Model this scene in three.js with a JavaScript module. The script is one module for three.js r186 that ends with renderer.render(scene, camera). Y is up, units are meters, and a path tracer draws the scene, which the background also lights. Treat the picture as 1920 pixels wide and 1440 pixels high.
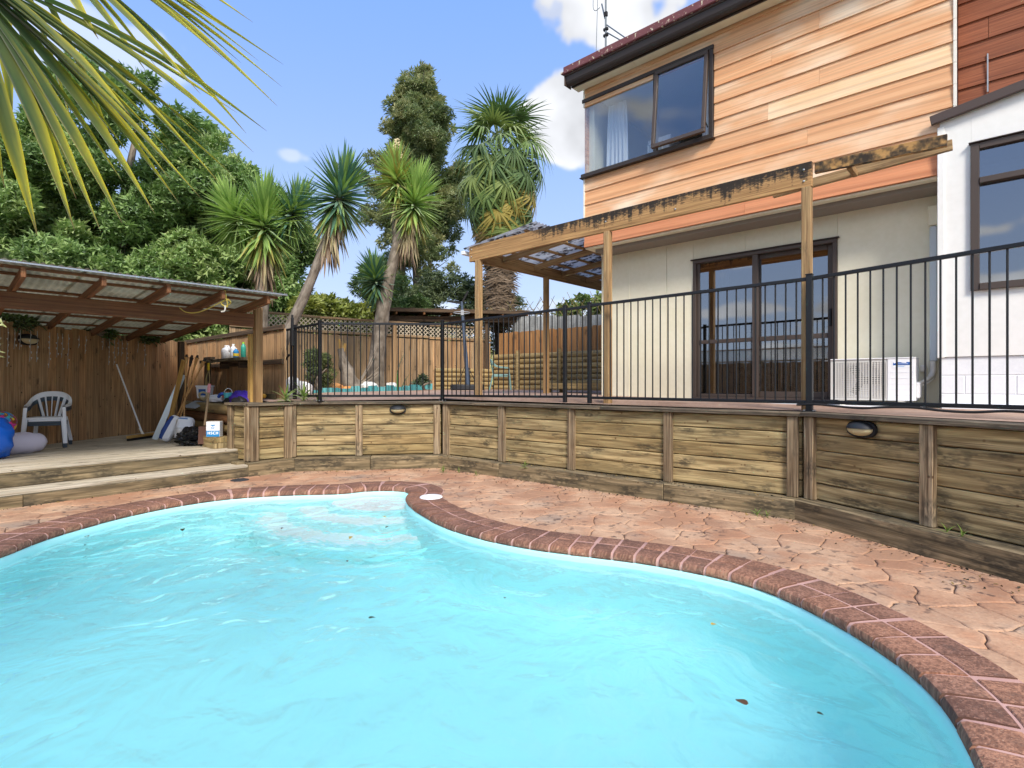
import * as THREE from 'three';
import { mergeGeometries, mergeVertices, toCreasedNormals } from 'three/addons/utils/BufferGeometryUtils.js';

// ---------------------------------------------------------------- camera, sky, sun, exposure
// World frame: x runs along the house front, z out from the house towards the pool, y = 0 is the pool terrace.
const scene = new THREE.Scene();
const camera = new THREE.PerspectiveCamera(70.44, 4 / 3, 0.05, 900);
camera.position.set(5.236, 1.36, 7.983);
camera.lookAt(5.236 - 0.677, 1.36, 7.983 - 0.736);
const renderer = new THREE.WebGLRenderer({ antialias: true });
renderer.toneMapping = THREE.LinearToneMapping;
renderer.toneMappingExposure = 1.9;
renderer.shadowMap.enabled = true;

const SUN = new THREE.Vector3(0.60, 0.66, 0.43).normalize();
const sun = new THREE.DirectionalLight(0xfff5e8, 2.2);
sun.position.copy(SUN).multiplyScalar(60);
sun.castShadow = true;
sun.shadow.radius = 30;
sun.shadow.mapSize.set(2048, 2048);
Object.assign(sun.shadow.camera, { left: -22, right: 22, top: 22, bottom: -22, near: 1, far: 140 });
scene.add(sun, sun.target);

// ---------------------------------------------------------------- random numbers and noise
function rng(seed) {
  let a = seed >>> 0;
  return () => { a = (a + 0x6d2b79f5) | 0; let t = Math.imul(a ^ (a >>> 15), 1 | a); t = (t + Math.imul(t ^ (t >>> 7), 61 | t)) ^ t; return ((t ^ (t >>> 14)) >>> 0) / 4294967296; };
}
const R = rng(77);
const rr = (a, b) => a + (b - a) * R();
const mix = (a, b, t) => a + (b - a) * t;
const sat = (x) => Math.min(1, Math.max(0, x));
const sstep = (a, b, x) => { const t = sat((x - a) / (b - a)); return t * t * (3 - 2 * t); };
const HN = new Float32Array(65536); { const r = rng(5); for (let i = 0; i < 65536; i++) HN[i] = r(); }
const h2 = (x, y) => HN[((x * 73) ^ (y * 9157) ^ ((x * y) << 3)) & 65535];
function noise(x, y, px, py) {          // value noise that repeats after px by py cells
  let i = Math.floor(x), j = Math.floor(y); const fx = x - i, fy = y - j;
  const u = fx * fx * (3 - 2 * fx), v = fy * fy * (3 - 2 * fy);
  i = ((i % px) + px) % px; j = ((j % py) + py) % py; const i1 = (i + 1) % px, j1 = (j + 1) % py;
  const a = h2(i, j), b = h2(i1, j), c = h2(i, j1), d = h2(i1, j1);
  return a + (b - a) * u + (c - a) * v + (a - b - c + d) * u * v;
}
function fbm(x, y, o, px, py) { let s = 0, w = 0.5, t = 0; for (let k = 0; k < o; k++) { s += w * noise(x + k * 17, y + k * 31, px, py); t += w; x *= 2; y *= 2; px *= 2; py *= 2; w *= 0.5; } return s / t; }
function hash3(x, y, z) { return HN[((x * 374761) ^ (y * 668265) ^ (z * 1442695)) & 65535]; }
function noise3(x, y, z) {
  const i = Math.floor(x), j = Math.floor(y), k = Math.floor(z); let u = x - i, v = y - j, w = z - k;
  u = u * u * (3 - 2 * u); v = v * v * (3 - 2 * v); w = w * w * (3 - 2 * w);
  const L = (a, b, t) => a + (b - a) * t;
  return L(L(L(hash3(i, j, k), hash3(i + 1, j, k), u), L(hash3(i, j + 1, k), hash3(i + 1, j + 1, k), u), v), L(L(hash3(i, j, k + 1), hash3(i + 1, j, k + 1), u), L(hash3(i, j + 1, k + 1), hash3(i + 1, j + 1, k + 1), u), v), w);
}
function fbm3(x, y, z, o) { let s = 0, w = 0.5, t = 0; for (let k = 0; k < o; k++) { s += w * noise3(x, y, z); t += w; x = x * 2 + 11; y = y * 2 + 5; z = z * 2 + 3; w *= 0.5; } return s / t; }

// ---------------------------------------------------------------- the sky: blue air with fair-weather cumulus
{
  const W = 2048, H = 1024, data = new Float32Array(W * H * 4);
  const axV = [0.736, 0.677], azV = [-0.677, 0.736];
  // heaps of cumulus: azimuth and height (degrees), breadth, height, thickness
  const heaps = [];
  const dirOf = (u, v) => { const X = (u - 960) / 1020, Y = (720 - v) / 1020; const x = X * axV[0] - axV[1], z = X * azV[0] - azV[1]; return [Math.atan2(z, x), Math.atan2(Y, Math.hypot(x, z))]; };
  for (const [u, v, bx, by, s] of [[1082, 212, 0.072, 0.06, 1.1], [1105, 262, 0.05, 0.04, 1], [1160, 0, 0.15, 0.052, 1.05], [1050, 12, 0.06, 0.02, 0.7], [545, 292, 0.03, 0.012, 0.42], [180, 90, 0.09, 0.04, 0.4], [40, 300, 0.12, 0.03, 0.4], [940, 600, 0.25, 0.03, 0.4]]) heaps.push([...dirOf(u, v), bx, by, s]);
  for (let y = 0; y < H; y++) {
    const el = ((y + 0.5) / H - 0.5) * Math.PI, sy = Math.sin(el), cy = Math.cos(el);
    for (let x = 0; x < W; x++) {
      const az = ((x + 0.5) / W - 0.5) * 2 * Math.PI, dx = Math.cos(az) * cy, dz = Math.sin(az) * cy;
      const e = Math.max(0, sy);
      const k = Math.pow(1 - e, 2.6);
      let r = mix(0.105, 0.46, k), g = mix(0.225, 0.545, k), b = mix(0.54, 0.66, k);
      const sd = Math.max(0, dx * SUN.x + sy * SUN.y + dz * SUN.z);
      const halo = 0.10 * Math.pow(sd, 6);
      r += halo; g += halo; b += halo * 0.8;
      if (sy > -0.02) {
        // cloud field: noise in a flat layer, thicker away from the view towards the sea side behind the house front
        const px = dx / (e + 0.15), pz = dz / (e + 0.15);
        const f = fbm3(px * 2.3 + 3.1, 0.7, pz * 2.3 + 8.2, 5);
        const face = dx * -0.677 + dz * -0.736;             // 1 towards the hills, -1 towards the open side
        let c = sstep(0.49, 0.565, f + 0.02 * sstep(0.3, -0.5, face) - 0.34 * sstep(0.1, 0.6, face)), d = -1;
        for (const [ha, he, bx, by, s] of heaps) {
          let da = az - ha; if (da > Math.PI) da -= 2 * Math.PI; if (da < -Math.PI) da += 2 * Math.PI;
          if (Math.abs(da) > 2.2 * bx || Math.abs(el - he) > 2.2 * by) continue; if (d < 0) d = fbm3(dx * 9 + 4, sy * 9, dz * 9 + 1, 5);
          const q = (da * da) / (bx * bx) + ((el - he) * (el - he)) / (by * by);
          c = Math.max(c, s * sstep(1.15, 0.55, q + (0.5 - d) * 4.6 + (0.5 - fbm3(dx * 34, sy * 34, dz * 34, 3)) * 1.3));
        }
        if (c > 0) {
          if (d < 0) d = fbm3(dx * 9 + 4, sy * 9, dz * 9 + 1, 4); const t = fbm3(px * 2.4 + 1, 3.3, pz * 2.4 + 2, 3), body = mix(0.30, 0.70, sat(0.55 + (d - 0.5) * 1.8 + (0.5 - t) * 1.5)) * (1 + 1.3 * sd * sd);  // clouds brightened towards the sun, added to lift the shaded places
          const cr = body * 0.93, cg = body * 0.95, cb = body * 1.0;
          r = mix(r, cr, sat(c)); g = mix(g, cg, sat(c)); b = mix(b, cb, sat(c));
        }
      }
      const o = (y * W + x) * 4; data[o] = r; data[o + 1] = g; data[o + 2] = b; data[o + 3] = 1;
    }
  }
  const sky = new THREE.DataTexture(data, W, H, THREE.RGBAFormat, THREE.FloatType);
  sky.mapping = THREE.EquirectangularReflectionMapping; sky.magFilter = sky.minFilter = THREE.LinearFilter; sky.wrapS = THREE.RepeatWrapping; sky.needsUpdate = true;
  scene.background = sky; scene.environment = sky;
}

// ---------------------------------------------------------------- names, things, parts
const taken = new Map();
function numbered(n) { const k = taken.get(n) ?? 0; taken.set(n, k + 1); return k ? `${n}_${String(k).padStart(3, '0')}` : n; }
function mesh(name, geo, mat, parent) {
  const m = new THREE.Mesh(geo, mat); m.castShadow = m.receiveShadow = true;
  m.name = parent ? name : numbered(name); (parent ?? scene).add(m); return m;
}
function thing(name, label, category, o = {}) {
  const g = new THREE.Group(); g.name = numbered(name); g.userData = { label, category }; if (o.group) g.userData.group = o.group;
  if (o.at) g.position.set(...o.at); if (o.turn) g.rotation.y = o.turn; scene.add(g); return g;
}
function tag(m, label, category, group) { m.userData.label = label; m.userData.category = category; if (group) m.userData.group = group; return m; }
function struct(m) { m.userData.kind = 'structure'; return m; }
function copyOf(t, label, o = {}) {
  const c = t.clone(); c.name = numbered(o.name ?? t.name.replace(/_\d{3}$/, '')); c.userData = { ...t.userData, label: label ?? t.userData.label };
  if (o.at) c.position.set(...o.at); if (o.turn !== undefined) c.rotation.y = o.turn; scene.add(c); return c;
}

// ---------------------------------------------------------------- geometry helpers
function geom(pos, uv, idx) {
  const g = new THREE.BufferGeometry();
  g.setAttribute('position', new THREE.Float32BufferAttribute(pos, 3));
  g.setAttribute('uv', new THREE.Float32BufferAttribute(uv ?? new Array(pos.length / 3 * 2).fill(0), 2));
  if (idx) g.setIndex(idx); g.computeVertexNormals(); return g;
}
const flat = (g) => { const n = g.index ? g.toNonIndexed() : g; n.computeVertexNormals(); return n; };
// a box with chamfered edges; uv in metres, u along the grain axis, shifted at random so that no two pieces look alike
function box(w, h, d, o = {}) {
  const b = Math.min(o.b ?? 0.004, w * 0.3, h * 0.3, d * 0.3), gx = o.grain ?? (w >= h && w >= d ? 0 : h >= d ? 1 : 2);
  const X = w / 2, Y = h / 2, Z = d / 2, pos = [], uv = [], ou = o.ou ?? R() * 7, ov = o.ov ?? R() * 7;
  const P = (sx, sy, sz, ax) => [sx * (ax === 0 ? X : X - b), sy * (ax === 1 ? Y : Y - b), sz * (ax === 2 ? Z : Z - b)];
  const put = (p, ax) => {
    pos.push(...p); let a = [0, 1, 2].filter((k) => k !== ax); const gi = a.indexOf(gx); if (gi === 1) a = [a[1], a[0]];
    uv.push(p[a[0]] + ou + (ax === gx ? 0 : 0), p[a[1]] + ov + ax * 0.31);
  };
  const tri = (p, q, r, ax) => { // wind outward
    const ux = q[0] - p[0], uy = q[1] - p[1], uz = q[2] - p[2], vx = r[0] - p[0], vy = r[1] - p[1], vz = r[2] - p[2];
    const n = [(uy * vz - uz * vy), (uz * vx - ux * vz), (ux * vy - uy * vx)], c = [p[0] + q[0] + r[0], p[1] + q[1] + r[1], p[2] + q[2] + r[2]];
    if (n[0] * c[0] / X + n[1] * c[1] / Y + n[2] * c[2] / Z < 0) [q, r] = [r, q];
    put(p, ax); put(q, ax); put(r, ax);
  };
  const quad = (a, b2, c, e, ax) => { tri(a, b2, c, ax); tri(a, c, e, ax); };
  for (const s of [-1, 1]) {
    quad(P(s, -1, -1, 0), P(s, 1, -1, 0), P(s, 1, 1, 0), P(s, -1, 1, 0), 0);
    quad(P(-1, s, -1, 1), P(1, s, -1, 1), P(1, s, 1, 1), P(-1, s, 1, 1), 1);
    quad(P(-1, -1, s, 2), P(1, -1, s, 2), P(1, 1, s, 2), P(-1, 1, s, 2), 2);
    for (const t of [-1, 1]) {
      quad(P(s, t, -1, 0), P(s, t, 1, 0), P(s, t, 1, 1), P(s, t, -1, 1), gx === 0 ? 1 : 0);
      quad(P(s, -1, t, 0), P(s, 1, t, 0), P(s, 1, t, 2), P(s, -1, t, 2), gx === 0 ? 2 : 0);
      quad(P(-1, s, t, 1), P(1, s, t, 1), P(1, s, t, 2), P(-1, s, t, 2), gx === 1 ? 2 : 1);
      for (const k of [-1, 1]) tri(P(s, t, k, 0), P(s, t, k, 1), P(s, t, k, 2), 2);
    }
  }
  const g = geom(pos, uv);
  if (o.rx) g.rotateX(o.rx); if (o.rz) g.rotateZ(o.rz); if (o.ry) g.rotateY(o.ry);
  g.translate(o.x ?? 0, o.y ?? 0, o.z ?? 0); return g;
}
// a box from corner to corner
const bx = (x0, x1, y0, y1, z0, z1, o = {}) => box(x1 - x0, y1 - y0, z1 - z0, { ...o, x: (x0 + x1) / 2, y: (y0 + y1) / 2, z: (z0 + z1) / 2 });
// a straight timber of section w (across) by h (upright) between two points
function beam(a, b, w, h, o = {}) {
  const A = new THREE.Vector3(...a), B = new THREE.Vector3(...b), L = A.distanceTo(B), g = box(L, h, w, { b: o.b ?? 0.004, grain: 0 });
  const x = B.clone().sub(A).normalize(), z = new THREE.Vector3().crossVectors(x, Math.abs(x.y) > 0.98 ? new THREE.Vector3(0, 0, 1) : new THREE.Vector3(0, 1, 0)).normalize(), y = new THREE.Vector3().crossVectors(z, x);
  g.applyMatrix4(new THREE.Matrix4().makeBasis(x, y, z).setPosition(A.add(B).multiplyScalar(0.5))); return g;
}
function tube(pts, r, seg = 6, n = null, closed = false) {
  const c = new THREE.CatmullRomCurve3(pts.map((p) => new THREE.Vector3(...p)), closed, 'centripetal');
  return new THREE.TubeGeometry(c, n ?? Math.max(4, pts.length * 4), r, seg, closed);
}
function rod(a, b, r, r2 = r, seg = 8) {
  const A = new THREE.Vector3(...a), B = new THREE.Vector3(...b), g = new THREE.CylinderGeometry(r2, r, A.distanceTo(B), seg);
  g.applyQuaternion(new THREE.Quaternion().setFromUnitVectors(new THREE.Vector3(0, 1, 0), B.clone().sub(A).normalize())); g.translate((A.x + B.x) / 2, (A.y + B.y) / 2, (A.z + B.z) / 2); return g;
}
// tapering round limb through points with a radius at each
function limb(pts, radii, seg = 10, wob = 0) {
  const c = new THREE.CatmullRomCurve3(pts.map((p) => new THREE.Vector3(...p)), false, 'centripetal'), n = pts.length * 5, F = c.computeFrenetFrames(n, false), pos = [], uv = [], idx = [], L = c.getLength();
  for (let i = 0; i <= n; i++) {
    const t = i / n, p = c.getPointAt(t), k = t * (radii.length - 1), k0 = Math.min(radii.length - 2, Math.floor(k)), r = mix(radii[k0], radii[k0 + 1], k - k0);
    for (let j = 0; j <= seg; j++) {
      const a = (j / seg) * Math.PI * 2, q = r * (1 + wob * (noise3(Math.cos(a) * 2 + p.x * 3, p.y * 6, Math.sin(a) * 2 + p.z * 3) - 0.5)), ca = Math.cos(a) * q, sa = Math.sin(a) * q;
      pos.push(p.x + F.normals[i].x * ca + F.binormals[i].x * sa, p.y + F.normals[i].y * ca + F.binormals[i].y * sa, p.z + F.normals[i].z * ca + F.binormals[i].z * sa); uv.push(t * L, j / seg * 0.8);
      if (i < n && j < seg) { const o = i * (seg + 1) + j; idx.push(o, o + 1, o + seg + 1, o + 1, o + seg + 2, o + seg + 1); }
    }
  }
  return geom(pos, uv, idx);
}
const lathe = (pts, seg = 20) => new THREE.LatheGeometry(pts.map((p) => new THREE.Vector2(...p)), seg);
function merge(list) { const L = list.map((g) => { const n = g.index ? g.toNonIndexed() : g; for (const k of Object.keys(n.attributes)) if (!['position', 'normal', 'uv'].includes(k)) n.deleteAttribute(k); return n; }); return mergeGeometries(L); }
const at = (g, x, y, z, ry = 0, rx = 0, rz = 0) => { if (rz) g.rotateZ(rz); if (rx) g.rotateX(rx); if (ry) g.rotateY(ry); g.translate(x, y, z); return g; };
function shapeOf(pts) { const s = new THREE.Shape(); pts.forEach((p, i) => (i ? s.lineTo(...p) : s.moveTo(...p))); return s; }
function slab(pts, depth, o = {}) { return new THREE.ExtrudeGeometry(shapeOf(pts), { depth, bevelEnabled: !!o.bevel, bevelSize: o.bevel ?? 0, bevelThickness: o.bevel ?? 0, bevelSegments: o.segs ?? 1, curveSegments: o.curve ?? 6 }); }

// ---------------------------------------------------------------- materials
function tex(W, H, fn, srgb = true) {
  const d = new Uint8Array(W * H * 4);
  for (let y = 0; y < H; y++) for (let x = 0; x < W; x++) { const c = fn(x / W, y / H), o = (y * W + x) * 4; d[o] = Math.max(0, Math.min(255, c[0])); d[o + 1] = Math.max(0, Math.min(255, c[1])); d[o + 2] = Math.max(0, Math.min(255, c[2])); d[o + 3] = 255; }
  const t = new THREE.DataTexture(d, W, H); t.wrapS = t.wrapT = THREE.RepeatWrapping; t.magFilter = THREE.LinearFilter; t.minFilter = THREE.LinearMipmapLinearFilter; t.generateMipmaps = true;
  if (srgb) t.colorSpace = THREE.SRGBColorSpace; t.needsUpdate = true; return t;
}
const cmix = (a, b, t) => [mix(a[0], b[0], t), mix(a[1], b[1], t), mix(a[2], b[2], t)];
const std = (color, roughness = 0.8, o = {}) => new THREE.MeshStandardMaterial({ color, roughness, ...o });
function scaled(t, u, v) { const c = t.clone(); c.repeat.set(u, v); c.needsUpdate = true; return c; }
// wood: u along the grain (2.4 m a repeat), v across it (0.6 m a repeat)
function woodTex(seed, o) {
  const r = rng(seed), W = 768, H = 384, knots = [];
  for (let k = 0; k < (o.knots ?? 9); k++) knots.push([r(), r(), 0.008 + 0.012 * r(), 0.6 + 0.4 * r()]);
  const sx = Math.floor(r() * 900), sy = Math.floor(r() * 900), mold = o.mold ?? 0;
  return tex(W, H, (x, y) => {
    let yy = y, kn = 0;
    for (const [kx, ky, kr, ks] of knots) {
      let dx = x - kx, dy = y - ky; dx -= Math.round(dx); dy -= Math.round(dy); dx *= 4; const q = Math.sqrt(dx * dx * 0.35 + dy * dy);
      yy += (dy > 0 ? 1 : -1) * kr * 0.9 * Math.exp(-(q * q) / (kr * kr * 9)) * ks;
      kn = Math.max(kn, sstep(kr * 1.5, kr * 0.6, Math.sqrt(dx * dx + dy * dy)) * ks);
    }
    const fq = o.freq ?? 46, g1 = fbm(x * 5 + sx, yy * fq + sy, 4, 5, fq), g2 = noise(x * 20 + sx, yy * 190 + sy, 20, 190), bl = fbm(x * 7 + sx, y * 4 + sy, 5, 7, 4);
    let c = cmix(o.dark, o.light, sat((g1 - 0.5) * o.grain + 0.5 + (g2 - 0.5) * 0.35));
    c = cmix(c, o.tone, sat((bl - 0.45) * 2.2) * (o.blotch ?? 0.6));
    const rg = noise(yy * 90 + 3 + fbm(x * 3 + sx, y * 3, 2, 3, 3) * 4, 2, 4096, 64);
    const s = 1 - 0.12 * sat(rg * 2 - 1.1); c = [c[0] * s, c[1] * s, c[2] * s];
    c = cmix(c, o.knot ?? [70, 45, 25], kn * 0.85);
    if (o.cracks) { const q = noise(x * 3 + sx, yy * 150 + sy, 3, 150), w = noise(x * 9 + sy, y * 40, 9, 40); c = cmix(c, [52, 40, 26], sat((q - 0.86) * 14) * sat(w * 3 - 1.3) * o.cracks); }
    if (mold) {
      const m = fbm(x * 9 + sy, y * 6 + sx, 6, 9, 6), sp = fbm(x * 60 + sy, y * 40, 3, 60, 40);
      c = cmix(c, o.moldColor ?? [44, 40, 30], sat((m - (0.66 - mold * 0.13)) * 4) * sat(sp * 2.6 - 0.6) * 0.62);
    }
    return c;
  });
}
const woodBump = tex(1024, 512, (x, y) => { const g = fbm(x * 5, y * 60, 4, 5, 60), f = noise(x * 30, y * 230, 30, 230); const v = 255 * (0.6 * g + 0.4 * f); return [v, v, v]; }, false);
woodBump.repeat.set(1 / 2.4, 1 / 0.6);
function woodMats(seed, o, tints, rough = 0.85, bump = 0.0025) {
  const t = woodTex(seed, o), k = o.scale ?? 1; t.repeat.set(1 / 2.4 / k, 1 / 0.6 / k);
  return tints.map((k) => new THREE.MeshStandardMaterial({ map: t, bumpMap: woodBump, bumpScale: bump, roughness: rough, color: new THREE.Color().setRGB(...(Array.isArray(k) ? k : [k, k, k])) }));
}
const pick = (list) => list[Math.floor(R() * list.length)];
const M = {};
M.sleeper = woodMats(11, { dark: [108, 90, 58], light: [206, 184, 136], tone: [154, 140, 102], grain: 1.45, freq: 22, blotch: 0.75, mold: 1.15, cracks: 0.8, knots: 16, knot: [92, 68, 40] }, [0.86, 1.06, [1.0, 0.95, 0.86], [1.12, 1.1, 1.06], [0.84, 0.8, 0.7], [0.98, 1.0, 0.98]]);
M.sleeperPost = woodMats(12, { dark: [92, 74, 52], light: [174, 152, 120], tone: [158, 146, 124], grain: 2.0, blotch: 0.8, mold: 0.8, cracks: 0.9, knots: 5 }, [0.95, 1.1, 0.85]);
M.plinth = woodMats(13, { dark: [92, 80, 56], light: [176, 156, 120], tone: [112, 102, 80], grain: 1.6, freq: 24, blotch: 0.9, mold: 1.9, cracks: 0.7, knots: 8 }, [0.85, 1.0, 0.93]);
M.cap = woodMats(14, { dark: [70, 62, 52], light: [150, 134, 108], tone: [60, 56, 50], grain: 1.5, blotch: 0.9, mold: 1.2, knots: 5 }, [0.9, 1.05, 0.8]);
M.brownFence = woodMats(15, { dark: [140, 108, 74], light: [212, 172, 126], tone: [176, 142, 104], grain: 1.4, blotch: 0.55, mold: 0.15, knots: 12, knot: [44, 26, 14] }, [0.85, 1, 1.12, [1.05, 0.98, 0.92], [0.92, 0.95, 0.98]]);
M.stainBeam = woodMats(16, { dark: [88, 54, 30], light: [142, 96, 58], tone: [108, 72, 44], grain: 1.3, blotch: 0.5, knots: 5, knot: [54, 32, 18] }, [0.95, 1.08], 0.75);
M.gardenFence = woodMats(17, { dark: [124, 102, 74], light: [184, 156, 120], tone: [158, 138, 112], grain: 1.4, blotch: 0.7, mold: 0.25, knots: 8 }, [0.82, 0.95, 1.08, [1.04, 0.98, 0.9]]);
M.orangeFence = woodMats(18, { dark: [138, 96, 56], light: [194, 146, 94], tone: [160, 120, 80], grain: 1.4, blotch: 0.6, mold: 0.2, knots: 8 }, [0.85, 1.0, 1.1]);
M.log = woodMats(19, { dark: [128, 106, 66], light: [188, 164, 114], tone: [146, 128, 92], grain: 1.3, blotch: 0.6, mold: 0.45, knots: 8 }, [0.85, 1.0, 1.1]);
M.pergola = woodMats(20, { dark: [126, 98, 64], light: [188, 156, 110], tone: [160, 134, 98], grain: 1.5, blotch: 0.6, mold: 0.1, knots: 7, knot: [96, 58, 28] }, [0.95, 1.08, [0.92, 0.86, 0.78]]);
M.pergolaDark = woodMats(21, { dark: [92, 60, 34], light: [150, 104, 62], tone: [112, 78, 48], grain: 1.4, blotch: 0.6, mold: 0.2, knots: 6 }, [0.95, 1.06]);
M.newTimber = woodMats(22, { dark: [176, 132, 66], light: [222, 182, 108], tone: [204, 164, 96], grain: 1.3, blotch: 0.4, knots: 6, knot: [140, 92, 40] }, [1.0, 0.94]);
M.deck = woodMats(23, { dark: [160, 148, 126], light: [226, 218, 200], tone: [196, 178, 146], grain: 1.6, blotch: 0.45, mold: 0.35, knots: 7 }, [0.95, 1.06, 0.9]);
M.oldDark = woodMats(24, { dark: [54, 42, 30], light: [112, 90, 66], tone: [74, 60, 46], grain: 1.5, blotch: 0.7, mold: 0.6, knots: 6 }, [0.9, 1.1]);
M.lattice = std(0xb9ad97, 0.9);
{
  const base = { dark: [218, 156, 108], light: [240, 194, 148], tone: [250, 230, 202], grain: 0.8, freq: 80, scale: 2.3, blotch: 1.1, knots: 0 };
  M.weather = woodMats(31, base, [0.96, 1.0, [1, 0.95, 0.9], [1, 1.02, 1.05]], 0.8, 0.0015);
  M.weatherPale = woodMats(32, { ...base, dark: [236, 188, 138], light: [252, 222, 182], tone: [250, 232, 204] }, [1, 0.97], 0.8, 0.0015);
  M.weatherDeep = woodMats(33, { ...base, dark: [196, 122, 82], light: [222, 154, 110], tone: [216, 146, 104], blotch: 0.6 }, [0.98, 1.05], 0.8, 0.0015);
  M.redBoard = woodMats(34, { dark: [122, 68, 44], light: [170, 104, 70], tone: [150, 90, 62], grain: 1.1, blotch: 0.4, knots: 0 }, [0.95, 1.05, 0.88], 0.8, 0.0015);
}
const speck = (seed, a, b, amount, fs = 60) => tex(512, 512, (x, y) => { const n = fbm(x * 4 + seed, y * 4, 5, 4, 4), f = fbm(x * fs + seed, y * fs, 2, fs, fs); return cmix(a, b, sat((n - 0.5) * amount + 0.5 + (f - 0.5) * 0.5)); });
M.cream = std(0xffffff, 0.85, { map: scaled(speck(3, [228, 221, 192], [240, 234, 210], 1.2), 0.4, 0.4) });
M.creamTrim = std(0xe9e5d8, 0.7);
M.whiteWall = std(0xffffff, 0.8, { map: scaled(speck(4, [232, 231, 224], [244, 243, 238], 1.0), 0.4, 0.4) });
M.blockWhite = std(0xffffff, 0.8, { map: scaled(speck(5, [226, 229, 232], [242, 244, 245], 1.3, 90), 0.8, 0.8) });
M.bronze = std(0x4d423b, 0.5, { metalness: 0.15 });
M.bronzeDark = std(0x39312c, 0.5, { metalness: 0.15 });
M.black = std(0x15171a, 0.42, { metalness: 0.1 });
M.blackMatt = std(0x1b1b1c, 0.8);
M.roofRed = std(0xffffff, 0.7, { map: tex(512, 256, (x, y) => { const n = fbm(x * 6, y * 6, 4, 6, 6), l = fbm(x * 40, y * 30, 4, 40, 30); return cmix(cmix([96, 52, 54], [126, 76, 78], n), [206, 198, 170], sat((l - 0.66) * 14)); }) });
M.gutter = std(0x4b3d36, 0.5); M.gutterDark = std(0x342b27, 0.55);
M.soffit = std(0xffffff, 0.85, { map: scaled(speck(8, [146, 138, 122], [176, 168, 150], 1.4), 0.5, 0.5) });
M.glass = new THREE.MeshPhysicalMaterial({ color: 0xf2f6f8, roughness: 0.015, transmission: 1, thickness: 0, ior: 2.0 });
M.glassDark = new THREE.MeshPhysicalMaterial({ color: 0x9fabb4, roughness: 0.015, transmission: 1, thickness: 0, ior: 2.9 });
M.galv = std(0xaeb4b8, 0.4, { metalness: 0.7 });
M.white = std(0xf0f1f2, 0.45); M.whitePlastic = std(0xeceff3, 0.5); M.greyPlastic = std(0x46525c, 0.55); M.greenPlastic = std(0x7fa39c, 0.55);
// ================================================================ the pool, its coping and the stamped terrace
const poolPts = [[-0.795, 7.548], [-1.179, 7.218], [-1.475, 6.83], [-1.7, 6.401], [-1.82, 5.922], [-1.79, 5.421], [-1.56, 4.95], [-1.25, 4.56], [-1.07, 4.33], [-0.97, 4.0], [-0.64, 3.72], [-0.38, 3.79], [-0.155, 4.023], [0.3, 4.26], [0.706, 4.4], [1.061, 4.5], [1.524, 4.55], [1.992, 4.52], [2.399, 4.42], [2.754, 4.285], [3.084, 4.17], [3.504, 4.09], [3.85, 4.09], [4.13, 4.172], [4.371, 4.31], [4.634, 4.507], [4.858, 4.743], [5.003, 4.981], [5.091, 5.224], [5.18, 5.6], [5.22, 6.2], [5.1, 6.9], [4.75, 7.55], [4.0, 8.3], [2.7, 8.95], [1.1, 8.95], [-0.1, 8.35]];
const poolCurve = new THREE.CatmullRomCurve3(poolPts.map(([x, z]) => new THREE.Vector3(x, 0, z)), true, 'centripetal');
poolCurve.arcLengthDivisions = 900;
const PL = poolCurve.getLength(), PN = 480;
const outline = [];
for (let i = 0; i < PN; i++) { const p = poolCurve.getPointAt(i / PN), t = poolCurve.getTangentAt(i / PN); outline.push([p.x, p.z, t.z, -t.x]); }
{ let a = 0; for (let i = 0; i < PN; i++) { const p = outline[i], q = outline[(i + 1) % PN]; a += p[0] * q[1] - q[0] * p[1]; } if (a < 0) for (const p of outline) { p[2] *= -1; p[3] *= -1; } }
for (let k = 0; k < 6; k++) { const n = outline.map((p, i) => { const a = outline[(i + PN - 1) % PN], b = outline[(i + 1) % PN]; return [a[2] + 2 * p[2] + b[2], a[3] + 2 * p[3] + b[3]]; }); outline.forEach((p, i) => { const l = Math.hypot(...n[i]); p[2] = n[i][0] / l; p[3] = n[i][1] / l; }); }
// the point at s metres along the pool edge, o metres outside it
function edgeAt(s, o) { const f = (((s / PL) % 1) + 1) % 1 * PN, i = Math.floor(f) % PN, j = (i + 1) % PN, t = f - Math.floor(f), p = outline[i], q = outline[j]; return [mix(p[0], q[0], t) + mix(p[2], q[2], t) * o, mix(p[1], q[1], t) + mix(p[3], q[3], t) * o]; }
function ring(profile, n = 240, closeLoop = false) {      // sweeps (offset, y) points round the pool
  const pos = [], uv = [], idx = [], m = profile.length;
  for (let i = 0; i <= n; i++) profile.forEach(([o, y], j) => { const [x, z] = edgeAt((i / n) * PL, o); pos.push(x, y, z); uv.push((i / n) * PL, j * 0.1); if (i < n && (j < m - 1 || closeLoop)) { const a = i * m + j, b = i * m + (j + 1) % m; idx.push(a, b, a + m, b, b + m, a + m); } });
  return geom(pos, uv, idx);
}
const ringShape = (o, n = 240) => { const p = []; for (let i = 0; i < n; i++) p.push(edgeAt((i / n) * PL, o)); return p; };
const WATER_Y = -0.10;

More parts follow.
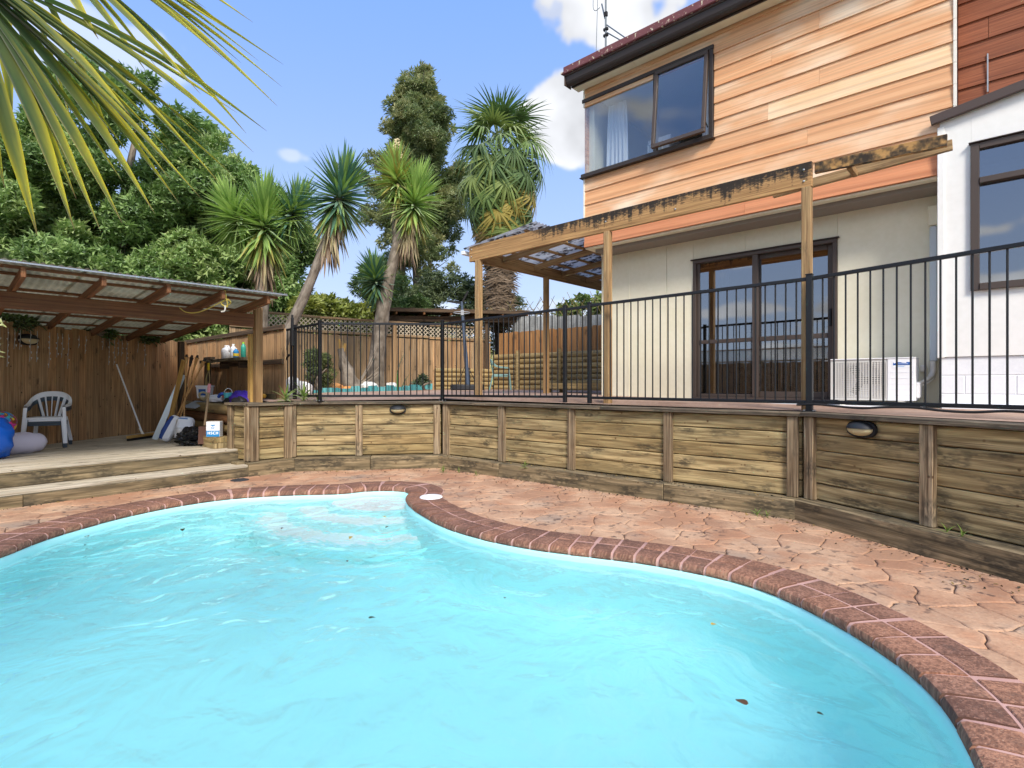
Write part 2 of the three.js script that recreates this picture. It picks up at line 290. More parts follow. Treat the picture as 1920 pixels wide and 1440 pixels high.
M.shell = std(new THREE.Color().setRGB(0.50, 0.93, 0.95), 0.45);
M.shellLip = std(new THREE.Color().setRGB(0.50, 0.93, 0.95), 0.45);
M.poolStep = std(new THREE.Color().setRGB(0.86, 0.94, 0.94), 0.5);
{
  const pool = thing('swimming_pool', 'kidney shaped swimming pool with pale blue shell and brick edge', 'pool');
  const wall = [[-0.03, -0.225], [-0.055, -0.245], [-0.06, -0.5], [-0.075, -0.75], [-0.10, -0.90], [-0.16, -1.01], [-0.25, -1.06]];
  mesh('shell', ring(wall), M.shell, pool);
  const fl = new THREE.ShapeGeometry(shapeOf(ringShape(-0.25).map(([x, z]) => [x, -z]))); fl.rotateX(-Math.PI / 2); fl.translate(0, -1.06, 0);
  mesh('pool_floor', fl, M.shell, pool);
  mesh('lip', ring([[0.10, -0.052], [0.015, -0.053], [0.006, -0.058], [0.002, -0.075], [-0.006, -0.2], [-0.03, -0.225]]), M.shellLip, pool);
  [[0.60, 0.48, -0.22], [1.0, 0.92, -0.46], [1.5, 1.42, -0.70]].forEach(([ra, rb, y]) => {
    const s = []; for (let k = 0; k < 44; k++) { const a = (k / 44) * Math.PI * 2, q = 1 + 0.03 * Math.sin(a * 3); s.push([ra * Math.cos(a) * q, rb * Math.sin(a) * q]); }
    const g = slab(s, 0.26, { bevel: 0.02, segs: 2 }); g.rotateX(Math.PI / 2); g.rotateY(0.37); g.translate(-0.66, y - 0.02, 4.12);
    mesh('step', g, M.shell, pool);
    const q = slab(s.map(([a, b]) => [a * 0.9, b * 0.88]), 0.012, { bevel: 0.003 }); q.rotateX(Math.PI / 2); q.rotateY(0.37); q.translate(-0.66, y + 0.012, 4.12); mesh('tread', q, M.poolStep, pool);
  });
  // two rows of bricks on a pink mortar bed
  M.brick = [0, 1, 2, 3].map((k) => std(new THREE.Color().setRGB(...[[1, 1, 1], [0.9, 0.88, 0.88], [1.1, 1.06, 1.0], [0.8, 0.78, 0.8]][k]), 0.92));
  const bt = tex(512, 512, (x, y) => { const n = fbm(x * 5, y * 5, 4, 5, 5), f = fbm(x * 70, y * 70, 2, 70, 70), g = noise(x * 128, y * 128, 128, 128), m = fbm(x * 9 + 4, y * 9, 5, 9, 9); let c = cmix([116, 82, 66], [160, 118, 96], sat((n - 0.5) * 1.2 + 0.5 + (f - 0.5) * 2.2)); if (g > 0.83) c = cmix(c, [196, 170, 150], (g - 0.83) * 4); return cmix(c, [48, 40, 38], sat((m - 0.6) * 4) * sat(f * 3 - 0.9) * 0.7); });
  const bb = tex(256, 256, (x, y) => { const v = 255 * (0.5 * noise(x * 60, y * 60, 60, 60) + 0.5 * noise(x * 128, y * 128, 128, 128)); return [v, v, v]; }, false);
  bt.repeat.set(1.3, 1.3); bb.repeat.set(2.2, 2.2);
  for (const m of M.brick) { m.map = bt; m.bumpMap = bb; m.bumpScale = 0.004; }
  M.noseBrick = M.brick.map((m) => { const c = m.clone(); return c; });
  M.mortar = std(0xffffff, 0.95, { map: scaled(speck(41, [176, 136, 126], [206, 168, 156], 1.4, 120), 1.2, 1.2) });
  mesh('mortar_bed', ring([[0.012, -0.05], [0.008, -0.02], [0.03, 0.003], [0.1, 0.0065], [0.3, 0.0065], [0.425, 0.004], [0.428, -0.05]], 320), M.mortar, pool);
  const strip = (s0, s1, prof, seg) => {
    const pos = [], uv = [], idx = [], m = prof.length, ou = R() * 5;
    for (let i = 0; i <= seg; i++) prof.forEach(([o, y], j) => { const [x, z] = edgeAt(mix(s0, s1, i / seg), o); pos.push(x, y, z); uv.push(x + ou, z + y * 0.8 + ou); if (i < seg) { const a = i * m + j, b = i * m + (j + 1) % m; idx.push(a, a + m, b, b, a + m, b + m); } });
    const base = pos.length / 3;
    for (const i of [0, seg]) { const c = [0, 0, 0], o = pos.length / 3; for (let j = 0; j < m; j++) { const k = (i * m + j) * 3; c[0] += pos[k] / m; c[1] += pos[k + 1] / m; c[2] += pos[k + 2] / m; }
      for (let j = 0; j < m; j++) { const k = (i * m + j) * 3; pos.push(pos[k], pos[k + 1], pos[k + 2]); uv.push(pos[k] + ou, pos[k + 2] + pos[k + 1]); }
      pos.push(...c); uv.push(c[0], c[2]); for (let j = 0; j < m; j++) i ? idx.push(o + j, o + m, o + (j + 1) % m) : idx.push(o + j, o + (j + 1) % m, o + m); }
    return toCreasedNormals(geom(pos, uv, idx), 0.6);
  };
  // from the near right side, along the far edge, to the left side: what the photograph shows
  const nB = Math.round(PL / 0.178);
  for (let k = 0; k < nB; k++) {
    const s0 = (k / nB) * PL, s1 = ((k + 1) / nB) * PL, [mx, mz] = edgeAt((s0 + s1) / 2, 0);
    const j = 0.012, e = rr(-0.004, 0.004), h = 0.0125 + rr(-0.003, 0.003), w = rr(-0.003, 0.003);
    mesh('brick', strip(s0 + j + e, s1 - j + e, [[0.208 + w, -0.045], [0.21 + w, h - 0.004], [0.204 + w, h], [0.035, h], [0.013, h - 0.008], [0.002, h - 0.026], [0.0, h - 0.05], [0.008, h - 0.064], [0.03, h - 0.066]], 2), pick(M.brick), pool);
    const o2 = rr(-0.012, 0.012);
    mesh('brick', strip(s0 + j + o2, s1 - j + o2, [[0.418 + w, -0.045], [0.418 + w, h - 0.006], [0.41 + w, h - 0.002], [0.232, h - 0.001], [0.226, h - 0.006], [0.226, -0.045]], 2), pick(M.brick), pool);
  }
  // skimmer well lid
  const lid = thing('skimmer_lid', 'round white plastic skimmer lid set in the brick pool edge', 'lid', { at: [0.145, 0.012, 3.87] });
  mesh('disc', lathe([[0, 0.018], [0.10, 0.018], [0.125, 0.014], [0.135, 0.004], [0.135, 0]], 36), M.white, lid);
  for (const x of [-0.05, 0.05]) mesh('finger_grip', at(new THREE.TorusGeometry(0.022, 0.004, 6, 16), x, 0.019, 0, 0, Math.PI / 2), M.creamTrim, lid);
  const drain = mesh('drain_cover', merge([lathe([[0, 0.012], [0.1, 0.012], [0.118, 0.006], [0.12, 0]], 28), ...[-0.06, -0.03, 0, 0.03, 0.06].map((x) => bx(x - 0.006, x + 0.006, 0.011, 0.015, -0.08, 0.08, { b: 0.001 }))]), std(0x33363a, 0.6));
  drain.position.set(-2.80, 0.001, 4.93); tag(drain, 'round dark grey drain cover beside the lower timber step', 'drain');
}
// water: a body with a rippled surface
{
  const rip = tex(1024, 1024, (x, y) => {
    const wx = fbm(x * 3 + 1, y * 3, 3, 3, 3) * 0.30, wy = fbm(x * 3 + 7, y * 3 + 2, 3, 3, 3) * 0.30;
    const a = fbm((x + wx) * 4 + (y + wy) * 4, (y + wy) * 10 - (x + wx) * 2, 4, 4096, 4096), b = fbm((x + wy) * 9, (y + wx) * 9, 4, 9, 9), c = Math.abs(fbm(x * 6 + wx * 6, y * 6 + wy * 6, 3, 6, 6) - 0.5) * 2;
    const edge = Math.min(1, Math.min(x, 1 - x, y, 1 - y) * 12);
    const v = 255 * sat(0.45 * b + 0.35 * c + 0.35 * mix(0.5, a, edge)); return [v, v, v];
  }, false);
  rip.repeat.set(1 / 1.9, 1 / 1.9);
  const water = new THREE.MeshPhysicalMaterial({ color: 0xffffff, roughness: 0.02, transmission: 1, thickness: 1.2, ior: 1.33, attenuationColor: new THREE.Color().setRGB(0.84, 0.99, 0.995), attenuationDistance: 1.9, bumpMap: rip, bumpScale: 0.055 });
  const top = new THREE.ShapeGeometry(shapeOf(ringShape(0.03).map(([x, z]) => [x, -z]))); top.rotateX(-Math.PI / 2);
  const uv = top.attributes.uv, p = top.attributes.position; for (let i = 0; i < p.count; i++) uv.setXY(i, p.getX(i), p.getZ(i));
  const bot = top.clone(); bot.translate(0, -1.5, 0); { const ix = bot.index.array; for (let i = 0; i < ix.length; i += 3) { const t = ix[i]; ix[i] = ix[i + 1]; ix[i + 1] = t; } bot.computeVertexNormals(); }
  top.translate(0, WATER_Y, 0);
  const side = ring([[0.03, WATER_Y], [0.03, -1.5]]);
  struct(mesh('pool_water', merge([top, bot, side]), water));
}
// the terrace: stamped concrete, every stone of the pattern a piece of its own on a dark jointed sheet
const SD = (x, z) => { let b = 1e9, bi = 0; for (let i = 0; i < PN; i += 2) { const dx = x - outline[i][0], dz = z - outline[i][1], d = dx * dx + dz * dz; if (d < b) { b = d; bi = i; } } const o = outline[bi], s = (x - o[0]) * o[2] + (z - o[1]) * o[3]; return [Math.sqrt(b) * (s < 0 ? -1 : 1), o]; };
const wallLine = [[-2.6, 10], [-3.05, 4.65], [-2.95, 4.02], [-1.6, 2.34], [3.66, 2.04], [5.3, 2.93], [8.2, 4.5]];
{
  const s = shapeOf([[-3.4, -16], [-3.4, -4.3], [-3.2, -3.9], [-1.7, -2.0], [3.7, -1.7], [5.5, -2.4], [10, -4.6], [10, -16]]);
  s.holes.push(shapeOf(ringShape(0.4, 200).map(([x, z]) => [x, -z])));
  const g = new THREE.ShapeGeometry(s); g.rotateX(-Math.PI / 2); g.translate(0, -0.010, 0);
  M.joint = std(0xffffff, 0.95, { map: scaled(speck(51, [84, 66, 52], [124, 98, 78], 1.6), 0.6, 0.6) });
  const terrace = struct(mesh('terrace', g, M.joint)), spare = []; let shown = 0;
  const pt = tex(1024, 1024, (x, y) => {
    const n = fbm(x * 6, y * 6, 5, 6, 6), m = fbm(x * 14 + 9, y * 14, 4, 14, 14), f = fbm(x * 150, y * 150, 2, 150, 150), w = fbm(x * 4 + 3, y * 4 + 5, 5, 4, 4), d = fbm(x * 34 + 3, y * 34 + 5, 4, 34, 34);
    let c = cmix([174, 130, 100], [206, 166, 132], sat((n - 0.5) * 2.2 + 0.5 + (f - 0.5) * 0.7)); c = cmix(c, [192, 134, 98], sat((m - 0.52) * 3) * 0.5); c = cmix(c, [158, 142, 126], sat((w - 0.54) * 5) * 0.55);
    return cmix(c, [84, 66, 56], sat((d - 0.62) * 9) * sat((w - 0.42) * 6) * 0.75);
  }); pt.repeat.set(0.55, 0.55);
  const pb = tex(512, 512, (x, y) => { const v = 255 * sat(0.65 * fbm(x * 8, y * 8, 5, 8, 8) + 0.35 * fbm(x * 50, y * 50, 3, 50, 50)); return [v, v, v]; }, false); pb.repeat.set(0.9, 0.9);
  M.paver = [[0.92, 0.97, 1.02], [0.86, 0.91, 0.97], [0.97, 0.98, 1.0], [0.91, 0.91, 0.93], [0.95, 1.01, 1.06]].map((c) => std(new THREE.Color().setRGB(...c), 0.85, { map: pt, bumpMap: pb, bumpScale: 0.009 }));
  const r = rng(404), C = 0.32, seeds = new Map(), key = (i, j) => i + ',' + j;
  const seed = (i, j) => { const k = key(i, j); if (!seeds.has(k)) { seeds.set(k, null); const q = rng(((i + 500) * 7919) ^ ((j + 500) * 104729)); seeds.set(k, [(i + 0.5 + (q() - 0.5) * 0.7 + (j % 2) * 0.5) * C, (j + 0.5 + (q() - 0.5) * 0.7) * C * 0.9]); } return seeds.get(k); };
  const below = (x, z) => { for (let k = 0; k < wallLine.length - 1; k++) { const [x0, z0] = wallLine[k], [x1, z1] = wallLine[k + 1]; const c = (x1 - x0) * (z - z0) - (z1 - z0) * (x - x0), t = ((x - x0) * (x1 - x0) + (z - z0) * (z1 - z0)) / ((x1 - x0) ** 2 + (z1 - z0) ** 2); if (t > -0.1 && t < 1.1 && c < 0 && Math.abs(c) / Math.hypot(x1 - x0, z1 - z0) > 0.35) { if (Math.abs(c) / Math.hypot(x1 - x0, z1 - z0) < 2.5) return true; } } return false; };
  for (let j = 4; j < 42; j++) for (let i = -15; i < 28; i++) {
    const [sx, sz] = seed(i, j);
    if (sx < -3.6 || sx > 8.4 || sz < 1.7 || sz > 11.5) continue;
    const [d0] = SD(sx, sz); if (d0 < 0.2 || below(sx, sz)) continue;
    const cx = sx - 5.236, cz = sz - 7.983, dep = cx * -0.677 + cz * -0.736, lat = cx * 0.736 + cz * -0.677; const inView = dep > 0.9 && Math.abs(lat) < dep * 1.05 + 0.6;
    let poly = [[sx - 1, sz - 1], [sx + 1, sz - 1], [sx + 1, sz + 1], [sx - 1, sz + 1]];
    for (let b = -3; b <= 3; b++) for (let a = -3; a <= 3; a++) if (a || b) {
      const [ox, oz] = seed(i + a, j + b), mx = (sx + ox) / 2, mz = (sz + oz) / 2, nx = ox - sx, nz = oz - sz, l = Math.hypot(nx, nz), out = [];
      for (let k = 0; k < poly.length; k++) {
        const P = poly[k], Q = poly[(k + 1) % poly.length], dp = ((P[0] - mx) * nx + (P[1] - mz) * nz) / l + 0.0038, dq = ((Q[0] - mx) * nx + (Q[1] - mz) * nz) / l + 0.0038;
        if (dp <= 0) out.push(P); if (dp * dq < 0) { const t = dp / (dp - dq); out.push([mix(P[0], Q[0], t), mix(P[1], Q[1], t)]); }
      }
      poly = out; if (poly.length < 3) break;
    }
    if (poly.length < 3) continue;
    const fine = [];
    for (let k = 0; k < poly.length; k++) { const P = poly[k], Q = poly[(k + 1) % poly.length], n = Math.max(1, Math.round(Math.hypot(Q[0] - P[0], Q[1] - P[1]) / 0.055)); for (let t = 0; t < n; t++) { const x = mix(P[0], Q[0], t / n), z = mix(P[1], Q[1], t / n); fine.push([x + (fbm3(x * 9, 1, z * 9, 2) - 0.5) * 0.065, z + (fbm3(x * 9, 7, z * 9, 2) - 0.5) * 0.065]); } }
    let pts = fine.map(([x, z]) => { const [d, o] = SD(x, z); return d < 0.41 ? [o[0] + o[2] * 0.41, o[1] + o[3] * 0.41] : [x, z]; });
    pts = pts.filter((p, k) => { const q = pts[(k + 1) % pts.length]; return Math.hypot(p[0] - q[0], p[1] - q[1]) > 0.008; });
    if (pts.length < 3) continue;
    let ar = 0; for (let k = 0; k < pts.length; k++) { const p = pts[k], q = pts[(k + 1) % pts.length]; ar += p[0] * q[1] - q[0] * p[1]; } if (Math.abs(ar) < 0.012) continue;
    if (ar < 0) pts.reverse();
    const n = pts.length, cxm = pts.reduce((s, p) => s + p[0], 0) / n, czm = pts.reduce((s, p) => s + p[1], 0) / n, pos = [], uv = [], idx = [], lift = rr(-0.0008, 0.0008), tx = rr(-0.0025, 0.0025), tz = rr(-0.0025, 0.0025);
    const put = (x, y, z) => { pos.push(x, y, z); uv.push(x, z); };
    for (const [x, z] of pts) put(x, -0.012, z);
    for (const [x, z] of pts) { const l = Math.hypot(x - cxm, z - czm), k = (l - 0.003) / l; put(cxm + (x - cxm) * k, lift - 0.002 + (x - cxm) * tx + (z - czm) * tz, czm + (z - czm) * k); }
    for (const [x, z] of pts) { const l = Math.hypot(x - cxm, z - czm), k = Math.max(0.3, (l - 0.018) / l); put(cxm + (x - cxm) * k, lift + (x - cxm) * tx + (z - czm) * tz, czm + (z - czm) * k); }
    for (let a = 0; a < n; a++) { const b = (a + 1) % n; for (const o of [0, n]) idx.push(o + a, o + n + a, o + b, o + b, o + n + a, o + n + b); }
    const tris = THREE.ShapeUtils.triangulateShape(pts.map(([x, z], k) => new THREE.Vector2(pos[(2 * n + k) * 3], pos[(2 * n + k) * 3 + 2])), []);
    for (const [a, b, c] of tris) idx.push(2 * n + a, 2 * n + c, 2 * n + b);
    if (inView && shown < 300) { mesh('paving_stone', geom(pos, uv, idx), M.paver[Math.floor(r() * 5)], terrace); shown++; } else spare.push(geom(pos, uv, idx));
  }
  mesh('outer_paving', merge(spare), M.paver[0], terrace).userData.kind = 'stuff';
}
// ground under and around everything
{
  const s = shapeOf([[-420, -420], [420, -420], [420, 420], [-420, 420]]);
  s.holes.push(shapeOf([[-2.6, -3], [-2.6, -9.8], [6, -9.8], [6, -3]]));
  const g = new THREE.ShapeGeometry(s); g.rotateX(-Math.PI / 2); g.translate(0, -0.06, 0);
  const uv = g.attributes.uv, p = g.attributes.position; for (let i = 0; i < p.count; i++) uv.setXY(i, p.getX(i), p.getZ(i));
  M.soil = std(0xffffff, 1, { map: scaled(speck(61, [70, 62, 40], [112, 104, 70], 1.6), 0.2, 0.2) });
  struct(mesh('ground', g, M.soil));
}
// ================================================================ timber retaining walls round the terrace
const turnOf = (p, q) => Math.atan2(-(q[1] - p[1]), q[0] - p[0]);
function retaining(p0, p1, posts, label, o = {}) {
  const L = Math.hypot(p1[0] - p0[0], p1[1] - p0[1]), g = thing('retaining_wall', label, 'retaining wall', { at: [p0[0], 0, p0[1]], turn: turnOf(p0, p1), group: 'timber walls round the pool terrace' });
  const lift = o.lift ?? 0, pt = 0.2 + lift, cuts = [o.from ?? 0, ...posts.slice(o.skipFirst ? 0 : 1, o.skipLast ? undefined : -1), o.to ?? L];
  const edges = [...new Set(cuts)].sort((a, b) => a - b);
  for (let b = 0; b < edges.length - 1; b++) for (let k = 0; k < 5; k++) {
    const y0 = pt + 0.012 + k * 0.163, j = rr(-0.006, 0.006);
    mesh('board', bx(edges[b] + 0.003, edges[b + 1] - 0.003, y0 + rr(0, 0.004), y0 + 0.157 + rr(-0.004, 0.002), -0.105 + j, -0.052 + j, { b: 0.007 }), pick(M.sleeper), g);
  }
  mesh('backing', bx(edges[0], edges[edges.length - 1], 0.02, 1.02, -0.19, -0.125), M.sleeper[1], g);
  for (const x of posts) mesh('post', bx(x - 0.056 + rr(-0.006, 0.006), x + 0.056 + rr(-0.006, 0.006), pt + 0.001, 1.028 + lift, -0.096, rr(-0.004, 0.006), { b: 0.007, grain: 1 }), pick(M.sleeperPost), g);
  const pl = o.plinth ?? [0, L]; for (let k = 0; k < pl.length - 1; k++) mesh('plinth', bx(pl[k] + 0.002, pl[k + 1] - 0.002, -0.02, pt, -0.11, 0.12 + rr(-0.003, 0.004), { b: 0.009 }), pick(M.plinth), g);
  const cp = o.cap ?? [-0.02, L + 0.02]; for (let k = 0; k < cp.length - 1; k++) mesh('cap_plank', bx(cp[k] + 0.002, cp[k + 1] - 0.002, 1.03 + lift, 1.076 + lift + rr(-0.001, 0.001), -0.25, 0.036 + rr(-0.004, 0.004), { b: 0.006 }), pick(M.cap), g);
  return g;
}
const WA = [-3.12, 4.67], WB = [-3.1, 4.02], WC = [-1.66, 2.2], WD = [3.66, 1.94], WE = [5.36, 2.80], WF = [7.9, 4.3];
retaining([-3.66, 4.79], [-3.13, 4.69], [0.05, 0.5], 'short end of the timber planter wall above the lower step', { lift: 0.003, plinth: [0.3, 0.47], cap: [-0.03, 0.5] });
retaining(WA, WB, [0.08, 0.585], 'narrow timber wall bay with light corner post beside the lower step', { lift: -0.004, plinth: [-0.05, 0.72], cap: [-0.04, 0.66] });
retaining(WB, WC, [0.0, 1.01, 2.25], 'timber retaining wall with a bleached middle post under the left fence', { lift: 0.006, plinth: [0.05, 1.2, 2.42], cap: [0.0, 2.36] });
retaining(WC, WD, [0.09, 1.29, 2.53, 3.9, 5.24], 'long timber retaining wall below the sliding door', { lift: 0, plinth: [-0.02, 1.35, 3.9, 5.36], cap: [0.02, 2.1, 3.0, 5.36] });
retaining(WD, WE, [0.08, 1.19], 'timber retaining wall bay with the large bulkhead lamp', { lift: 0.004, plinth: [0.0, 1.98], cap: [0.01, 1.95] });
retaining(WE, WF, [0.45, 1.7, 2.8], 'timber retaining wall end past the second bulkhead lamp', { lift: -0.004, cap: [0, 2.95] });
function bulkhead(label, at_, turn, s = 1) {
  const g = thing('bulkhead_lamp', label, 'lamp', { at: at_, turn, group: 'oval outdoor lamps' }); g.scale.setScalar(s);
  const oval = (w, h, d, lo, hi) => { const q = new THREE.SphereGeometry(1, 28, 16); q.scale(w, h, d); const p = q.attributes.position; for (let i = 0; i < p.count; i++) p.setXYZ(i, p.getX(i), Math.min(hi, Math.max(lo, p.getY(i))), Math.max(-0.01, p.getZ(i))); q.computeVertexNormals(); return q; };
  const base = []; for (let k = 0; k < 32; k++) { const a = k / 32 * Math.PI * 2; base.push([0.125 * Math.sign(Math.cos(a)) * Math.abs(Math.cos(a)) ** 0.75, 0.068 * Math.sign(Math.sin(a)) * Math.abs(Math.sin(a)) ** 0.8]); }
  mesh('base', slab(base, 0.025, { bevel: 0.006, segs: 2 }), M.blackMatt, g);
  mesh('lens', oval(0.112, 0.058, 0.075, -0.06, 0.06), std(0xc8bb92, 0.35), g).position.z = 0.028;
  mesh('hood', oval(0.12, 0.066, 0.09, 0.008, 0.07), std(0x24272b, 0.6), g).position.z = 0.028;
  return g;
}
{ const on = (p, q, x, y, s, l) => { const t = turnOf(p, q), c = Math.cos(t), sn = -Math.sin(t); bulkhead(l, [p[0] + c * x + Math.sin(t) * -0.047, y, p[1] + sn * x + Math.cos(t) * -0.047], t, s); };
  on(WB, WC, 1.62, 0.945, 1.0, 'small oval bulkhead lamp under the cap of the left timber wall');
  on(WD, WE, 0.62, 0.95, 1.05, 'larger oval bulkhead lamp with dark hood on the right timber wall');
}
// raised patio behind the walls and the garden bed behind it
{
  const pts = [[-3.3, 4.3], [-3.25, 3.95], [-1.78, 2.08], [3.6, 1.82], [5.4, 2.65], [8, 4.2], [8, 0.3], [4.6, 0.2], [4.6, -0.3], [0.02, -0.3], [0.02, -9], [-7.2, -9], [-7.2, -2], [-6.9, 2.9], [-4.4, 4.1]];
  const g = new THREE.ShapeGeometry(shapeOf(pts.map(([x, z]) => [x, -z]))); g.rotateX(-Math.PI / 2);
  // rises gently towards the back fence
  const rise = (x, z) => 1.085 + 0.15 * sstep(2.5, -2.5, z + x * 0.5);
  const q = g.attributes.position, u = g.attributes.uv; for (let i = 0; i < q.count; i++) { q.setY(i, rise(q.getX(i), q.getZ(i))); u.setXY(i, q.getX(i), q.getZ(i)); }
  g.computeVertexNormals();
  struct(mesh('patio', g, std(0xffffff, 0.9, { map: scaled(speck(71, [150, 122, 104], [188, 160, 140], 1.8), 0.5, 0.5) })));
  const soil = (name, poly, y) => { const e = slab(poly.map(([x, z]) => [x, -z]), y + 0.05, {}); e.rotateX(-Math.PI / 2); e.translate(0, -0.05, 0); const p = e.attributes.position, w = e.attributes.uv; for (let i = 0; i < p.count; i++) w.setXY(i, p.getX(i), p.getZ(i)); struct(mesh(name, e, M.soil)); };
  soil('planter_soil', [[-3.2, 3.95], [-3.3, 4.58], [-3.72, 4.64], [-3.74, 4.52], [-6.45, 4.42], [-6.45, 3.9]].reverse(), 1.04);
  soil('garden_bed', [[-3.75, 4.0], [-4.95, 3.45], [-5.55, 2.4], [-5.92, 0.8], [-6.28, -1.3], [-6.7, -1.7], [-7.45, 2.6], [-7.2, 3.8]].reverse(), 1.19);
  soil('garden_soil', [[-40, 30], [-5.6, 9.2], [-9.2, 3.9], [-9.2, 3.5], [-7.55, 3.5], [-7.5, 2.6], [-6.5, -2.4], [-6.4, -3.4], [-0.02, -3.75], [-0.02, -50], [-60, -50], [-60, 30]].reverse(), 1.3);
}
// ================================================================ black pool fence
M.bar = M.black;
function fencePanel(a, b, y0, y1, t0, t1, label, o = {}) {
  const L = Math.hypot(b[0] - a[0], b[1] - a[1]), g = thing('pool_fence_panel', label, 'fence panel', { at: [a[0], 0, a[1]], turn: turnOf(a, b), group: 'black tubular pool fence' });
  const e = 0.022, N = Math.round((L - 2 * e) / (o.pitch ?? 0.1));
  mesh('top_rail', beam([e, t0 - 0.018, 0], [L - e, t1 - 0.018, 0], 0.036, 0.036), M.black, g); mesh('bottom_rail', beam([e, y0, 0], [L - e, y1, 0], 0.036, 0.036), M.black, g);
  for (let k = 1; k < N; k++) { const x = e + (k / N) * (L - 2 * e), yb = mix(y0, y1, x / L), yt = mix(t0, t1, x / L) - 0.03; mesh('bar', at(new THREE.CylinderGeometry(0.0085, 0.0085, yt - yb, 8), x, (yb + yt) / 2, 0), M.bar, g); }
  return g;
}
const postProto = (() => { let p; return (x, z, y0, y1, label, turn = 0, w = 0.05) => {
  const g = thing('fence_post', label, 'fence post', { at: [x, 0, z], turn, group: 'black fence posts on the wall cap' });
  mesh('shaft', bx(-w / 2, w / 2, y0, y1, -w / 2, w / 2, { b: 0.005, grain: 1 }), M.black, g); mesh('cap', bx(-w / 2 - 0.003, w / 2 + 0.003, y1 - 0.002, y1 + 0.012, -w / 2 - 0.003, w / 2 + 0.003, { b: 0.005 }), M.black, g);
  mesh('base_plate', bx(-0.06, 0.06, y0, y0 + 0.012, -0.05, 0.05, { b: 0.003 }), M.black, g);
  const bolts = []; for (const [a, b] of [[-0.042, -0.034], [0.042, -0.034], [-0.042, 0.034], [0.042, 0.034]]) bolts.push(at(new THREE.CylinderGeometry(0.007, 0.007, 0.012, 6), a, y0 + 0.017, b)); mesh('bolt', merge(bolts), M.galv, g); return g; }; })();
const F0 = [-2.84, 3.70], F1 = [-1.75, 2.10], F2 = [0.607, 1.85], F3 = [1.021, 1.85], F4 = [3.715, 1.85], F5 = [5.302, 2.20], F6 = [6.7, 2.62], FL = [-3.72, 3.72], FH = [-4.7, 3.82];
postProto(...F0, 1.082, 2.36, 'black fence post above the bleached wall post'); postProto(...F1, 1.074, 2.41, 'black fence post at the corner of the two timber walls'); postProto(...F2, 1.076, 2.455, 'black fence post of a close pair, next to the raised bench'); postProto(...F3, 1.076, 2.455, 'black fence post of a close pair, next to the pergola post by the house corner'); postProto(...F4, 1.076, 2.47, 'thick black fence post in front of the pergola post by the sliding door', 0, 0.06); postProto(...F6, 1.08, 2.47, 'black fence post past the corner window');
fencePanel(F0, F1, 1.17, 1.165, 2.335, 2.375, 'black fence panel in front of the turquoise garden edging');
fencePanel(F1, F2, 1.165, 1.18, 2.375, 2.435, 'black fence panel in front of the basketball hoop and green chair', { pitch: 0.098 });
fencePanel(F2, F3, 1.19, 1.19, 2.425, 2.43, 'short black fence panel of three bars between the pair of posts', { pitch: 0.1 });
fencePanel(F3, F4, 1.175, 1.175, 2.44, 2.45, 'black fence panel in front of the sliding door', { pitch: 0.1 });
fencePanel(F4, F6, 1.18, 1.18, 2.45, 2.45, 'black fence panel in front of the heat pump and corner window', { pitch: 0.107 });
fencePanel(FL, F0, 1.17, 1.17, 2.32, 2.335, 'short black fence panel between the gate latch and the garden', { pitch: 0.098 });
{
  const g = thing('pool_gate', 'black pool gate with diagonal brace beside the shelter post', 'gate', { at: [FH[0], 0, FH[1]], turn: turnOf(FH, FL) }), L = Math.hypot(FL[0] - FH[0], FL[1] - FH[1]);
  for (const x of [0.05, L - 0.05]) mesh('stile', bx(x - 0.017, x + 0.017, 1.2, 2.31, -0.017, 0.017), M.black, g);
  mesh('top_rail', bx(0.068, L - 0.068, 2.27, 2.305, -0.016, 0.016), M.black, g); mesh('bottom_rail', bx(0.068, L - 0.068, 1.2, 1.235, -0.016, 0.016), M.black, g);
  for (let k = 1; k < 9; k++) { const x = 0.068 + (k / 9) * (L - 0.136); mesh('bar', at(new THREE.CylinderGeometry(0.0085, 0.0085, 1.04, 8), x, 1.752, 0), M.black, g); }
  mesh('brace', beam([0.07, 1.22, 0.028], [L - 0.06, 1.86, 0.028], 0.02, 0.035), M.black, g);
  for (const y of [1.33, 2.12]) mesh('hinge', merge([bx(0.0, 0.06, y - 0.04, y + 0.04, 0.018, 0.045), at(new THREE.CylinderGeometry(0.012, 0.012, 0.1, 8), 0.01, y, 0.03)]), M.blackMatt, g);
  const p = thing('gate_latch_post', 'tall black latch post of the pool gate', 'fence post', { at: [FL[0] + 0.03, 0, FL[1] - 0.02] });
  mesh('shaft', bx(-0.026, 0.026, 1.1, 2.36, -0.026, 0.026, { b: 0.005, grain: 1 }), M.black, p); mesh('latch', merge([bx(-0.03, 0.03, 2.0, 2.48, 0.028, 0.062, { b: 0.008 }), at(new THREE.CylinderGeometry(0.018, 0.018, 0.05, 12), 0, 2.5, 0.045)]), M.blackMatt, p);
}
{ const pts = []; for (let k = 0; k <= 14; k++) { const x = mix(3.6, 6.4, k / 14); pts.push([x, 1.145 + 0.012 * Math.sin(k * 1.7) - (k > 6 ? 0.006 : 0), 1.84 + (x - 3.7) * 0.255 + 0.05 + 0.012 * Math.sin(k * 2.3)]); }
  tag(mesh('irrigation_pipe', tube(pts, 0.011, 6, 60), M.blackMatt), 'black plastic pipe tied along the bottom fence rail near the heat pump', 'pipe'); }
